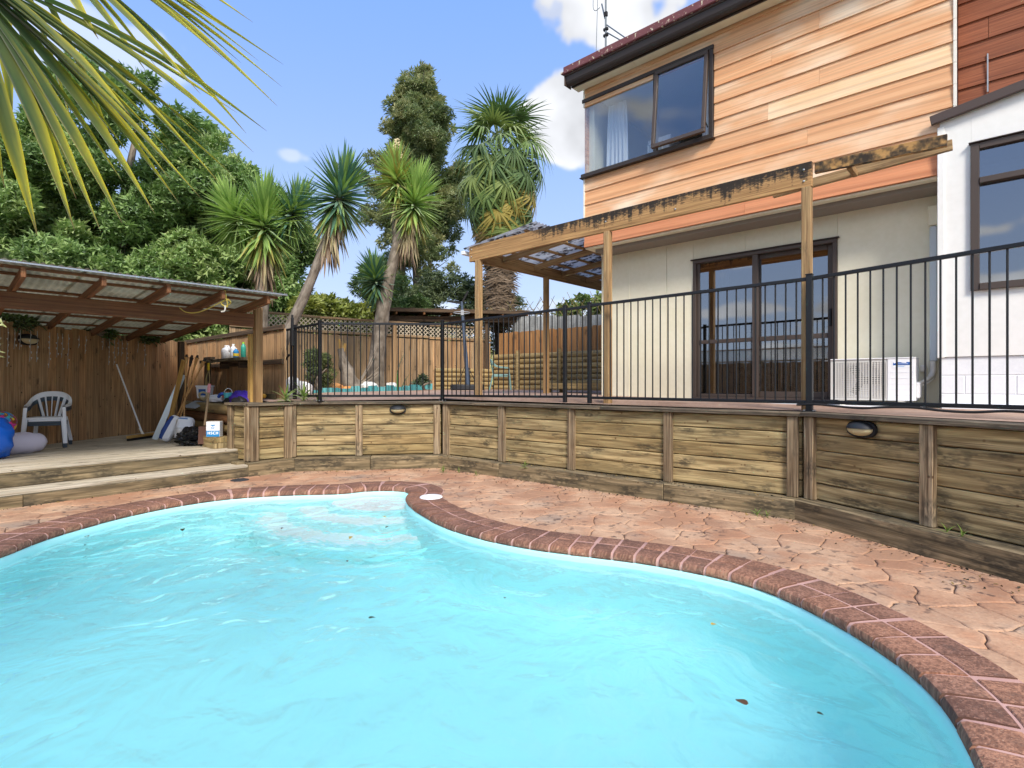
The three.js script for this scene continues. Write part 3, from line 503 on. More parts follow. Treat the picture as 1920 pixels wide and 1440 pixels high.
// ================================================================ left: the deck, its steps and the lean-to shelter
const S0 = [-3.05, 4.62], SD0 = [0.0756, 0.997], SN = [-0.997, 0.0756];
const onS = (t, o) => [S0[0] + SD0[0] * t + SN[0] * o, S0[1] + SD0[1] * t + SN[1] * o];
function deckBoard(name, t0, t1, o0, o1, y0, y1, mat, parent) { const [ax, az] = onS(t0, (o0 + o1) / 2), [bx_, bz] = onS(t1, (o0 + o1) / 2); return mesh(name, beam([ax, (y0 + y1) / 2, az], [bx_, (y0 + y1) / 2, bz], Math.abs(o1 - o0), y1 - y0, { b: 0.005 }), mat, parent); }
{
  const low = thing('timber_step', 'low weathered timber step in front of the deck', 'step');
  for (let k = 0; k < 3; k++) deckBoard('tread_board', k * 0.004, 5.2, 0.01 + k * 0.152, 0.156 + k * 0.152, 0.13, 0.165 + rr(-0.002, 0.002), M.deck[k % 3], low);
  deckBoard('riser_board', 0, 2.6, -0.02, 0.03, -0.02, 0.129, M.plinth[0], low); deckBoard('riser_board', 2.604, 5.2, -0.02, 0.03, -0.02, 0.128, M.plinth[2], low);
  const deck = thing('timber_deck', 'grey weathered timber deck under the lean-to shelter', 'deck');
  for (let k = 0; k < 36; k++) { const o = 0.44 + k * 0.144; deckBoard('deck_board', 0.0 - Math.min(0.5, k * 0.03), 5.2, o, o + 0.139, 0.335, 0.368 + rr(-0.0015, 0.0015), pick(M.deck), deck); }
  deckBoard('fascia_board', -0.05, 2.9, 0.42, 0.465, 0.168, 0.333, M.plinth[0], deck); deckBoard('fascia_board', 2.905, 5.2, 0.42, 0.465, 0.168, 0.333, M.plinth[1], deck);
  for (let k = 0; k < 6; k++) deckBoard('bearer', 0.1, 5.1, 0.7 + k * 0.8, 0.8 + k * 0.8, -0.02, 0.334, M.oldDark[0], deck);
}
const B0 = [-3.86, 9.86], B1 = [-8.75, 3.7];        // the back fence of the shelter
{
  const L = Math.hypot(B1[0] - B0[0], B1[1] - B0[1]), g = thing('board_fence', 'dark brown board fence behind the deck', 'fence', { at: [B0[0], 0, B0[1]], turn: turnOf(B0, B1) });
  for (let x = 0, k = 0; x < L - 0.05; k++) { const w = rr(0.135, 0.155); mesh('fence_board', bx(x, x + w - 0.004, 0.30 + rr(0, 0.05), 2.30 + rr(-0.02, 0.03), -0.012 + rr(-0.006, 0.006), 0.012, { b: 0.003, grain: 1 }), pick(M.brownFence), g); x += w; }
  for (const y of [0.65, 1.5, 2.1]) mesh('rail', bx(0, L, y - 0.04, y + 0.04, -0.075, -0.025), M.oldDark[0], g);
  const q = thing('side_board_fence', 'brown board fence behind the bottle shelf', 'fence', { at: [-8.75, 0, 3.84], turn: 0.0 });
  for (let x = 0; x < 4.98;) { const w = rr(0.13, 0.155); mesh('fence_board', bx(x, x + w - 0.004, 0.9, 2.28 + rr(-0.015, 0.015), -0.012, 0.012 + rr(-0.005, 0.005), { b: 0.003, grain: 1 }), pick(M.brownFence), q); x += w; }
  mesh('rail', bx(0, 5.0, 2.28, 2.36, 0.0, 0.05), M.oldDark[1], q); mesh('rail', bx(1.5, 5.0, 1.70, 1.78, 0.018, 0.06), M.oldDark[1], q);
}
{
  const g = thing('lean_to_shelter', 'timber lean-to shelter with corrugated roof over the deck', 'shelter');
  mesh('front_beam', bx(-3.425, -3.38, 2.243, 2.443, 4.50, 9.7), M.stainBeam[0], g);
  mesh('post', bx(-3.56, -3.45, 1.0, 2.56, 4.335, 4.445, { b: 0.005, grain: 1 }), M.pergola[2], g);
  mesh('back_post', bx(-6.9, -6.8, 0.3, 2.2, 4.45, 4.55, { grain: 1 }), M.oldDark[0], g);
  const sl = 0.06, yAt = (x) => 2.446 + (x + 3.4) * sl;
  for (const z of [4.64, 5.24, 5.88, 6.54, 7.24, 7.94, 8.64, 9.3]) {
    const xe = -2.52 - 0.0 * z, xb = -7.6, ga = beam([xb, yAt(xb) + 0.055, z], [xe, yAt(xe) + 0.055, z], 0.045, 0.11);
    mesh('rafter', ga, M.stainBeam[1], g);
  }
  for (const x of [-2.66, -3.02, -3.9, -4.8, -5.7, -6.6, -7.4]) mesh('purlin', bx(x - 0.025, x + 0.025, yAt(x) + 0.112, yAt(x) + 0.145, 4.46, 9.7), M.stainBeam[0], g);
  M.corr = new THREE.MeshPhysicalMaterial({ color: 0xffffff, roughness: 0.95, transmission: 0.36, thickness: 0, map: scaled(speck(81, [118, 116, 94], [178, 176, 150], 2.6, 40), 0.5, 0.5) });
  const sheet = (z0, z1, lift) => {
    const n = Math.round((z1 - z0) / 0.0127), pos = [], uv = [], idx = [];
    for (let i = 0; i <= n; i++) { const z = mix(z0, z1, i / n), w = 0.0095 * Math.cos((z / 0.0762) * Math.PI * 2); [[-2.46, 0], [-4.6, 0], [-7.8, 0]].forEach(([x]) => { pos.push(x, yAt(x) + 0.158 + w + lift, z); uv.push(x, z); }); if (i < n) for (const k of [0, 1]) { const a = i * 3 + k; idx.push(a, a + 1, a + 3, a + 1, a + 4, a + 3); } }
    return geom(pos, uv, idx);
  };
  for (let k = 0; k < 7; k++) mesh('corrugated_sheet', sheet(4.4 + k * 0.7616, 4.4 + (k + 1) * 0.7616 + 0.05, 0.003 * (k % 2)), M.corr, g);
  mesh('edge_flashing', merge([bx(-2.475, -2.45, yAt(-2.46) + 0.128, yAt(-2.46) + 0.146, 4.40, 6.0), bx(-2.475, -2.45, yAt(-2.46) + 0.127, yAt(-2.46) + 0.145, 6.004, 9.7)]), M.galv, g);
  bulkhead('oval bulkhead lamp with pale lens on the dark brown fence', [-6.215, 2.06, 6.842], 2.24, 1.2);
}
// ================================================================ the house
const house = thing('house', 'two storey house with orange weatherboards over a cream ground floor', 'house');
function grp(name, parent) { const g = new THREE.Group(); g.name = name; parent.add(g); return g; }
// a lapped weatherboard from x0 to x1, lower edge y0, exposed height h, on the plane z
function lapBoard(x0, x1, y0, h, z, mat, parent) {
  const P = [[y0, z + 0.026], [y0 + h + 0.012, z + 0.006], [y0 + h + 0.012, z - 0.012], [y0, z - 0.012]], pos = [], uv = [], ou = R() * 6, ov = R() * 6;
  const quad = (a, b, c, d) => { for (const p of [a, b, c, a, c, d]) { pos.push(...p); uv.push(p[0] + ou, p[1] - y0 + ov + p[2] * 0.3); } };
  for (let k = 0; k < 4; k++) { const [ya, za] = P[k], [yb, zb] = P[(k + 1) % 4]; quad([x0, ya, za], [x1, ya, za], [x1, yb, zb], [x0, yb, zb]); }
  quad(...[3, 2, 1, 0].map((k) => [x1, ...P[k]])); quad(...[0, 1, 2, 3].map((k) => [x0, ...P[k]]));
  return mesh('weatherboard', geom(pos, uv), mat, parent);
}
{
  const ROW = 0.2325, Z = 0.50, rows = Math.ceil((6.27 - 3.86) / ROW);
  for (let k = 0; k < rows; k++) {
    const y = 3.86 + k * ROW, inWin = y > 4.7 && y + ROW * 0.5 < 6.05, xs = inWin ? [2.185] : [0.012];
    const j = [[3.25], [], [3.4], [], [2.9], [3.45], [], [2.95], [3.5], [], []][k % 11]; for (const x of j) xs.push(x + rr(-0.05, 0.05)); xs.push(4.775);
    for (let s = 0; s < xs.length - 1; s++) { const pale = (k === 4 && s === xs.length - 2); lapBoard(xs[s] + 0.001, xs[s + 1] - 0.001, y, Math.min(ROW, 6.285 - y), Z, pale ? pick(M.weatherPale) : pick(M.weather), house); }
    mesh('corner_soaker', bx(4.772, 4.80, y - 0.004, y + ROW - 0.006, Z - 0.01, Z + 0.034, { b: 0.002, rz: 0.0 }), M.creamTrim, house);
    if (!inWin) mesh('corner_soaker', bx(-0.012, 0.014, y - 0.004, y + ROW - 0.006, Z - 0.03, Z + 0.031, { b: 0.002 }), M.creamTrim, house);
  }
  lapBoard(0.0, 2.6, 3.63, 0.225, Z, M.weatherDeep[0], house); lapBoard(2.603, 4.66, 3.63, 0.225, Z, M.weatherDeep[1], house);
  // solid wall behind the boards, with the window left open
  const solid = merge([bx(0.02, 4.77, 3.64, 4.79, 0.38, Z - 0.013), bx(2.17, 4.77, 4.791, 6.07, 0.38, Z - 0.013), bx(0.02, 4.77, 6.071, 6.4, 0.38, Z - 0.013)]); mesh('upper_wall', solid, M.weather[0], house);
  for (let k = 0; k < 11; k++) { const y = 3.64 + k * 0.2325; mesh('side_weatherboard', bx(-0.025, 0.012, y, y + 0.228, -7.5, 0.47, { b: 0.003 }), pick(M.weather), house); }
  mesh('side_wall', merge([bx(0.014, 0.12, 3.64, 4.78, -7.5, 0.37), bx(0.014, 0.12, 6.08, 6.35, -7.5, 0.37), bx(0.014, 0.12, 4.781, 6.079, -7.5, 0.40)]), M.cream, house);  // the strip at window height is added to darken the room
  // rooms: upper bedroom
  const wallIn = std(0xcfd2d4, 0.9), ceil = std(0xe4e5e6, 0.9), carpet = std(0x8c8378, 1);
  mesh('room_floor', bx(0.12, 8.0, 3.55, 3.628, -7.4, 0.37), carpet, house); mesh('room_ceiling', bx(0.12, 4.75, 6.12, 6.2, -3.6, 0.37), ceil, house);
  mesh('room_wall', merge([bx(0.13, 4.7, 3.63, 6.119, -3.7, -3.6), bx(4.6, 4.7, 3.63, 6.119, -3.59, 0.37)]), wallIn, house);
  // ground floor
  const front = [[0, 1.214], [1.217, 1.652], [3.582, 4.66]]; for (const [a, b] of front) mesh('wall_panel', bx(a, b - 0.003, 1.06, 3.60, -0.11, 0, { b: 0.002 }), M.cream, house);
  mesh('wall_panel', bx(1.653, 2.43, 3.236, 3.60, -0.11, 0, { b: 0.002 }), M.cream, house); mesh('wall_panel', bx(2.433, 3.58, 3.236, 3.60, -0.11, 0, { b: 0.002 }), M.cream, house);
  mesh('side_wall_lower', bx(0.0, 0.11, 1.0, 3.60, -7.5, -0.112), M.cream, house); mesh('wall_base', bx(0.02, 4.6, 0.9, 1.14, -0.12, -0.02), M.creamTrim, house);
  mesh('soffit', bx(0.0, 4.66, 3.602, 3.629, -0.112, 0.486), M.cream, house); mesh('scotia', bx(0.0, 4.64, 3.555, 3.6, 0.001, 0.03, { b: 0.01 }), M.creamTrim, house);
  for (const x of [0.52, 2.9]) mesh('cover_strip', bx(x, x + 0.03, x > 2 ? 3.24 : 1.1, 3.553, 0.0005, 0.006, { b: 0.002 }), M.cream, house);
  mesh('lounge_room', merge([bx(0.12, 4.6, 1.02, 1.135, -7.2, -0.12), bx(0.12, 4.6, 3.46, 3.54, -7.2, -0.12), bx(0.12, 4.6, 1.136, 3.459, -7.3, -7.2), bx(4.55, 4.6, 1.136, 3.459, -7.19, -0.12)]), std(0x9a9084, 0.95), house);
  mesh('back_wall', bx(0.0, 8.0, 0.9, 6.4, -7.6, -7.5), M.cream, house);
}
{ // upper corner window: fixed light and an open awning sash
  const w = grp('window', house), y0 = 4.79, y1 = 6.07;
  mesh('frame', merge([bx(-0.03, 2.185, y1 - 0.05, y1 + 0.008, 0.44, 0.545), bx(-0.04, 2.185, y0 - 0.012, y0 + 0.045, 0.43, 0.565), bx(2.12, 2.18, y0 + 0.046, y1 - 0.051, 0.45, 0.543), bx(1.262, 1.31, y0 + 0.046, y1 - 0.051, 0.455, 0.535)]), M.bronzeDark, w);
  mesh('pane', bx(0.0, 1.262, y0 + 0.045, y1 - 0.05, 0.497, 0.503, { b: 0.0005 }), M.glass, w);
  const sash = [bx(0, 0.81, -0.055, 0, -0.02, 0.03), bx(0, 0.81, -1.19, -1.135, -0.02, 0.03), bx(0, 0.05, -1.134, -0.056, -0.02, 0.03), bx(0.76, 0.81, -1.134, -0.056, -0.02, 0.03)];
  const tilt = (g) => { g.rotateX(-0.105); g.translate(1.31, y1 - 0.055, 0.545); return g; };
  mesh('sash', tilt(merge(sash)), M.bronze, w); mesh('sash_pane', tilt(bx(0.05, 0.76, -1.134, -0.056, 0.0, 0.006, { b: 0.0005 })), M.glass, w);
  mesh('stay', rod([2.1, 4.95, 0.53], [2.1, 5.02, 0.64], 0.008), M.black, w);
  mesh('sill', bx(-0.05, 2.2, y0 - 0.03, y0 - 0.013, 0.43, 0.59), M.bronzeDark, w);
}
{ // roof, gutter, eaves
  const r = grp('roof', house);
  const pl = beam([3.8, 6.62, -1.2], [3.8, 6.43, 0.9], 8.0, 0.03); mesh('roof_sheet', pl, M.roofRed, r);
  mesh('roof_edge', merge([bx(-0.14, 7.8, 6.395, 6.51, 0.87, 0.915, { b: 0.01 }), bx(-0.15, -0.12, 6.38, 6.47, -6, 0.85)]), M.roofRed, r);
  const q = []; for (let k = 0; k <= 8; k++) { const a = Math.PI * (k / 8); q.push([0.79 - 0.065 * Math.cos(a) + 0.0, 6.315 - 0.085 * Math.sin(a)]); }
  const pg = slab([...q.map(([z, y]) => [-z, y]), [-0.862, 6.385], [-0.72, 6.385]], 7.9); pg.rotateY(Math.PI / 2); pg.translate(-0.13, 0, 0); mesh('gutter', pg, M.gutterDark, r);
  mesh('gutter_rim', bx(-0.14, 7.8, 6.372, 6.394, 0.845, 0.882, { b: 0.006 }), M.gutter, r);
  mesh('gutter_end', bx(-0.147, -0.132, 6.225, 6.40, 0.70, 0.88), M.gutter, r);
  mesh('fascia', bx(-0.12, 7.7, 6.24, 6.39, 0.69, 0.72), M.gutterDark, r); mesh('eave_soffit', bx(-0.11, 1.0, 6.236, 6.25, 0.53, 0.689), M.cream, r); mesh('eave_soffit', bx(1.004, 7.7, 6.237, 6.251, 0.53, 0.689), M.cream, r);
  mesh('gable_wall', bx(0.01, 7.6, 6.252, 6.40, 0.40, 0.52), M.cream, r);
}
{ // the dark red upper wall set back over the side wing
  for (let k = 0; k < 10; k++) { const y = 4.1 + k * 0.2325, xs = k % 3 === 1 ? [4.80, 5.05, 8.0] : k % 3 ? [4.80, 6.1, 8] : [4.80, 5.7, 8]; for (let s = 0; s < xs.length - 1; s++) lapBoard(xs[s] + 0.002, xs[s + 1] - 0.002, y, 0.2325, 0.3, pick(M.redBoard), house); }
  mesh('upper_wall', bx(4.79, 8, 3.7, 6.4, 0.1, 0.285), M.redBoard[0], house);
  mesh('flashing', bx(5.036, 5.05, 4.45, 4.86, 0.325, 0.34), M.galv, house);
  // side wing: white panels over painted block
  const top = (x) => 4.165 + (x - 4.6) * 0.165;
  const panel = (x0, x1) => { const g = slab([[x0, 1.65], [x1, 1.65], [x1, top(x1)], [x0, top(x0)]], 0.1); g.translate(0, 0, 0.45); return g; };
  const under = slab([[4.92, 1.65], [7.0, 1.65], [7.0, 2.335], [4.92, 2.335]], 0.1); under.translate(0, 0, 0.45);
  const over = slab([[4.92, 3.86], [7.0, 3.86], [7.0, top(7)], [4.92, top(4.92)]], 0.1); over.translate(0, 0, 0.45);
  mesh('wing_wall', panel(4.66, 4.919), M.whiteWall, house); mesh('wing_wall', under, M.whiteWall, house); mesh('wing_wall', over, M.whiteWall, house); mesh('wing_wall', panel(7.002, 8), M.whiteWall, house);
  mesh('corner_board', bx(4.64, 4.70, 1.64, 4.12, 0.47, 0.566), M.whiteWall, house);
  mesh('corner_board', bx(4.635, 4.655, 1.64, 4.12, 0.0, 0.469), M.whiteWall, house);
  for (let r = 0; r < 3; r++) for (let c = -1; c < 9; c++) { const x0 = Math.max(4.668, 4.67 + c * 0.4 + (r % 2) * 0.2), x1 = 4.67 + (c + 1) * 0.4 + (r % 2) * 0.2 - 0.006; if (x1 - x0 < 0.05) continue; mesh('block', bx(x0, x1, 1.06 + r * 0.197, 1.06 + (r + 1) * 0.197 - 0.006, 0.40, 0.531 + rr(-0.001, 0.001), { b: 0.005 }), M.blockWhite, house); }
  mesh('footing', bx(4.68, 8, 0.9, 1.145, 0.30, 0.60), M.blockWhite, house); mesh('block_core', bx(4.67, 8, 1.0, 1.648, 0.31, 0.525), M.blockWhite, house);
  const w = grp('wing_window', house);
  mesh('frame', merge([bx(4.915, 4.985, 2.33, 3.855, 0.47, 0.588), bx(4.986, 7.0, 3.79, 3.855, 0.47, 0.587), bx(4.986, 7.0, 2.33, 2.40, 0.47, 0.6), bx(4.986, 7.0, 3.43, 3.49, 0.48, 0.60), bx(5.95, 6.0, 2.401, 3.429, 0.48, 0.58), bx(6.93, 7.0, 2.401, 3.79, 0.47, 0.588)]), M.bronze, w);
  mesh('pane', bx(4.985, 5.95, 2.40, 3.43, 0.52, 0.526, { b: 0.0005 }), M.glassDark, w); mesh('pane', bx(6.0, 6.93, 2.40, 3.43, 0.52, 0.526, { b: 0.0005 }), M.glassDark, w); mesh('pane', bx(4.985, 6.93, 3.49, 3.79, 0.535, 0.541, { b: 0.0005 }), M.glassDark, w);
  mesh('head_flashing', bx(4.90, 7.02, 3.856, 3.868, 0.5, 0.61), M.bronzeDark, w);
  mesh('wing_room', merge([bx(4.75, 8, 1.65, 1.72, -3.4, 0.44), bx(4.75, 8, 3.95, 4.05, -3.4, 0.44), bx(4.75, 8, 1.721, 3.949, -3.5, -3.4), bx(4.67, 4.75, 1.65, 4.05, -3.4, 0.44)]), std(0xa49d92, 0.95), house);
  mesh('rake_fascia', beam([4.585, 4.195, 0.60], [8.2, 4.195 + 3.615 * 0.165, 0.60], 0.05, 0.095), M.gutter, house);
  mesh('wing_roof', beam([4.62, 4.21, 0.2], [8.2, 4.21 + 3.58 * 0.165, 0.2], 0.74, 0.03), M.gutterDark, house);
}
{ // sliding door
  const d = grp('sliding_door', house), x0 = 1.655, x1 = 3.578, y0 = 1.135, y1 = 3.235, xm = 2.57;
  mesh('frame', merge([bx(x0, x1, y1 - 0.05, y1, -0.09, 0.03), bx(x0, x1, y0 - 0.02, y0 + 0.035, -0.09, 0.045), bx(x0, x0 + 0.05, y0 + 0.036, y1 - 0.051, -0.09, 0.028), bx(x1 - 0.05, x1, y0 + 0.036, y1 - 0.051, -0.09, 0.028), bx(xm - 0.045, xm + 0.03, y0 + 0.036, y1 - 0.051, -0.06, 0.02)]), M.bronze, d);
  mesh('head_flashing', bx(x0 - 0.03, x1 + 0.03, y1 + 0.001, y1 + 0.014, -0.02, 0.055), M.bronzeDark, d);
  mesh('sash', merge([bx(x0 + 0.051, x0 + 0.09, y0 + 0.036, y1 - 0.051, -0.045, -0.01), bx(x0 + 0.091, xm - 0.046, 1.965, 2.02, -0.045, 0.0), bx(x0 + 0.091, xm - 0.046, y0 + 0.036, y0 + 0.08, -0.045, -0.01)]), M.bronze, d);
  mesh('sash', merge([bx(x1 - 0.12, x1 - 0.051, y0 + 0.036, y1 - 0.051, -0.085, -0.05), bx(xm + 0.031, x1 - 0.121, y1 - 0.11, y1 - 0.051, -0.085, -0.05), bx(xm + 0.031, x1 - 0.121, 1.965, 2.03, -0.085, -0.048), bx(xm + 0.031, x1 - 0.121, y0 + 0.036, y0 + 0.12, -0.085, -0.05)]), M.bronze, d);
  mesh('pane', bx(x0 + 0.091, xm - 0.046, y0 + 0.081, y1 - 0.051, -0.031, -0.026, { b: 0.0005 }), M.glassDark, d); mesh('pane', bx(xm + 0.031, x1 - 0.121, y0 + 0.121, y1 - 0.111, -0.07, -0.065, { b: 0.0005 }), M.glassDark, d);
  mesh('handle', bx(x1 - 0.1, x1 - 0.075, 2.12, 2.34, -0.049, -0.015), M.black, d);
}
{ // downpipe and pipework by the wing
  const p = grp('downpipe', house); mesh('pipe', bx(4.53, 4.60, 1.62, 3.18, 0.01, 0.09, { b: 0.012, grain: 1 }), std(0xc6d0d4, 0.55), p); mesh('pipe_head', bx(4.515, 4.612, 3.19, 3.42, 0.005, 0.10, { b: 0.012, grain: 1 }), M.cream, p);
  mesh('foot_pipe', tube([[4.56, 1.62, 0.06], [4.56, 1.5, 0.07], [4.54, 1.44, 0.1]], 0.03, 8), M.creamTrim, p);
}
// ---------------------------------------------------------------- what stands in the rooms
function drape(name, label, x0, x1, y0, y1, z, folds, amp, color, taper = 0) {
  const pos = [], uv = [], idx = [], nx = folds * 8, ny = 12;
  for (let j = 0; j <= ny; j++) for (let i = 0; i <= nx; i++) { const v = j / ny, u = i / nx, w = 1 + taper * (1 - v); const x = mix(x0, x1, 0.5 + (u - 0.5) * w); pos.push(x, mix(y0, y1, v), z + amp * (0.7 + 0.5 * (1 - v)) * Math.sin(u * folds * Math.PI * 2 + 0.7 * Math.sin(v * 3 + u * 9))); uv.push(u, v); if (i < nx && j < ny) { const a = j * (nx + 1) + i; idx.push(a, a + 1, a + nx + 1, a + 1, a + nx + 2, a + nx + 1); } }
  const g = geom(pos, uv, idx), b = g.clone(); b.translate(0, 0, -0.004); return tag(mesh(name, merge([g, b]), std(color, 0.95)), label, 'curtain');
}
drape('curtain', 'pale curtain hanging at the corner of the upstairs window', 0.28, 0.62, 4.5, 5.98, 0.22, 5, 0.03, 0xd9dde4, 0.25);
drape('curtain', 'pale curtain behind the open awning sash upstairs', 1.93, 2.15, 4.3, 5.98, 0.28, 4, 0.025, 0xe3e6ea, 0.1);
drape('curtain', 'grey mauve curtain gathered inside the sliding door', 1.85, 2.12, 1.14, 3.2, -0.28, 5, 0.03, 0x8d8494, 0.6);
tag(mesh('wardrobe', merge([bx(0.75, 1.15, 3.63, 5.42, -0.62, -0.25), bx(0.76, 0.945, 3.7, 5.38, -0.249, -0.235), bx(0.955, 1.14, 3.7, 5.38, -0.249, -0.235)]), std(0xd8dbe0, 0.7)), 'white cupboard top seen through the upstairs window', 'cupboard');
{ const g = thing('picture_frame', 'small framed picture leaning inside the upstairs window', 'picture', { at: [1.12, 4.84, 0.2] }); mesh('frame', merge([bx(-0.13, 0.13, 0, 0.02, -0.01, 0.012), bx(-0.13, 0.13, 0.28, 0.3, -0.01, 0.012), bx(-0.13, -0.11, 0.021, 0.279, -0.01, 0.012), bx(0.11, 0.13, 0.021, 0.279, -0.01, 0.012)]), std(0x9aa1a8, 0.5), g); mesh('print', bx(-0.11, 0.11, 0.02, 0.28, -0.006, 0.002), std(0x7e8891, 0.8), g); }
{ const g = thing('sofa', 'patterned grey sofa inside the sliding door', 'sofa', { at: [2.75, 1.136, -1.2] }); const f = std(0xffffff, 0.95, { map: scaled(tex(256, 256, (x, y) => cmix([110, 104, 96], [178, 172, 160], sat((fbm(x * 14, y * 14, 3, 14, 14) - 0.48) * 9))), 1.5, 1.5) });
  mesh('back', bx(-0.95, 0.95, 0.3, 0.82, 0.25, 0.45, { b: 0.06 }), f, g); mesh('seat', bx(-0.8, 0.8, 0.1, 0.42, -0.45, 0.24, { b: 0.05 }), f, g); for (const s of [-1, 1]) mesh('arm', bx(s * 0.88 - 0.09, s * 0.88 + 0.09, 0.1, 0.6, -0.45, 0.24, { b: 0.05 }), f, g); for (const s of [-0.8, 0.8]) for (const q of [-0.4, 0.4]) mesh('foot', bx(s - 0.03, s + 0.03, 0, 0.1, q - 0.03, q + 0.03), M.oldDark[0], g);
  tag(mesh('throw_blanket', bx(2.2, 3.2, 1.965, 2.02, -0.98, -0.74, { b: 0.02 }), std(0x8a2c34, 0.95)), 'dark red blanket over the back of the patterned sofa', 'blanket'); }
// ---------------------------------------------------------------- heat pump
{
  const g = thing('heat_pump', 'white outdoor heat pump unit against the cream wall', 'heat pump'), X0 = 3.60, X1 = 4.44, Y0 = 1.17, Y1 = 1.65, Zf = 0.45, xc = 3.92, yc = 1.405, rad = 0.205, gp = std(0xcfcdc6, 0.6);
  const face = shapeOf([[X0, Y0], [4.17, Y0], [4.17, Y1], [X0, Y1]]); const hole = new THREE.Path(); hole.absarc(xc, yc, rad, 0, Math.PI * 2, true); face.holes.push(hole);
  const fg = new THREE.ExtrudeGeometry(face, { depth: 0.02, bevelEnabled: false, curveSegments: 28 }); fg.translate(0, 0, Zf - 0.022);
  mesh('casing', merge([bx(X0, X1, Y0, Y1, 0.16, Zf - 0.1), bx(X0, X0 + 0.03, Y0, Y1, Zf - 0.099, Zf - 0.023), bx(4.14, X1, Y0, Y1, Zf - 0.099, Zf - 0.023), bx(X0, X1, Y1, Y1 + 0.012, 0.15, Zf + 0.012)]), M.white, g);
  mesh('fan_surround', fg, gp, g);
  const hub = [at(new THREE.CylinderGeometry(0.05, 0.05, 0.03, 16), xc, yc, Zf - 0.05, 0, Math.PI / 2)]; for (let k = 0; k < 3; k++) { const a = k * 2.094, b = box(0.15, 0.09, 0.006, { rx: 0.5, b: 0.002 }); b.translate(0.11, 0, 0); b.rotateZ(a); b.translate(xc, yc, Zf - 0.055); hub.push(b); } mesh('fan', merge(hub), std(0x8b8d8c, 0.6), g);
  const bars = []; for (let k = 0; k < 19; k++) { const x = X0 + 0.05 + k * 0.0285; bars.push(bx(x, x + 0.01, Y0 + 0.03, Y1 - 0.03, Zf + 0.004, Zf + 0.009, { b: 0.001 })); } for (let k = 0; k < 20; k++) { const y = Y0 + 0.035 + k * 0.0215; bars.push(bx(X0 + 0.045, 4.155, y, y + 0.0085, Zf + 0.0, Zf + 0.004, { b: 0.001 })); } mesh('grille', merge(bars), gp, g);
  mesh('side_panel', bx(4.176, X1 - 0.002, Y0, Y1, Zf - 0.022, Zf + 0.006, { b: 0.006 }), M.white, g);
  const gr = []; for (let k = 0; k < 5; k++) gr.push(bx(4.19, X1 - 0.015, Y0 + 0.06 + k * 0.065, Y0 + 0.065 + k * 0.065, Zf + 0.0055, Zf + 0.009, { b: 0.0008 })); mesh('rib', merge(gr), M.whitePlastic, g);
  const cv = document.createElement('canvas'); cv.width = 256; cv.height = 128; const c = cv.getContext('2d'); c.fillStyle = '#eef1f4'; c.fillRect(0, 0, 256, 128); c.fillStyle = '#1f5fae'; c.fillRect(14, 30, 236, 42); c.fillStyle = '#123c78'; c.fillRect(10, 72, 240, 10); c.fillStyle = '#eef1f4'; c.beginPath(); c.moveTo(14, 28); c.lineTo(70, 28); c.lineTo(30, 52); c.fill(); c.beginPath(); c.moveTo(110, 28); c.lineTo(190, 28); c.lineTo(200, 46); c.lineTo(140, 40); c.fill(); c.fillRect(60, 56, 160, 5); c.fillStyle = '#8fb4dc'; c.fillRect(64, 92, 120, 7); c.fillRect(64, 104, 100, 7);
  const ct = new THREE.CanvasTexture(cv); ct.colorSpace = THREE.SRGBColorSpace; const sg = new THREE.PlaneGeometry(0.175, 0.085); sg.translate(4.31, 1.585, Zf + 0.0075); mesh('sticker', sg, std(0xffffff, 0.5, { map: ct }), g);
  for (const x of [3.72, 4.3]) mesh('foot', bx(x - 0.03, x + 0.03, 1.075, Y0, 0.2, 0.42), M.creamTrim, g);
  tag(mesh('plinth_board', bx(3.45, 4.5, 1.087, 1.105, 0.10, 0.62, { b: 0.004 }), M.white), 'white board lying under the heat pump', 'board'); tag(mesh('door_board', bx(2.5, 3.5, 1.088, 1.106, 0.2, 0.42, { b: 0.004, ry: 0.05 }), std(0xd6dade, 0.6)), 'pale board lying below the sliding door', 'board');
  const pg = thing('heat_pump_pipes', 'cream pipe duct and valve cover beside the heat pump', 'pipes'); mesh('duct', tube([[4.44, 1.36, 0.3], [4.5, 1.4, 0.2], [4.56, 1.46, 0.09]], 0.02, 8), M.creamTrim, pg); mesh('duct', tube([[4.44, 1.33, 0.28], [4.51, 1.37, 0.18], [4.57, 1.43, 0.07]], 0.014, 8), M.creamTrim, pg); mesh('valve_cover', bx(4.44, 4.475, 1.2, 1.38, 0.24, 0.40, { b: 0.01 }), M.white, pg); mesh('isolator', bx(4.44, 4.50, 1.5, 1.58, 0.005, 0.06, { b: 0.01 }), M.creamTrim, pg);
}
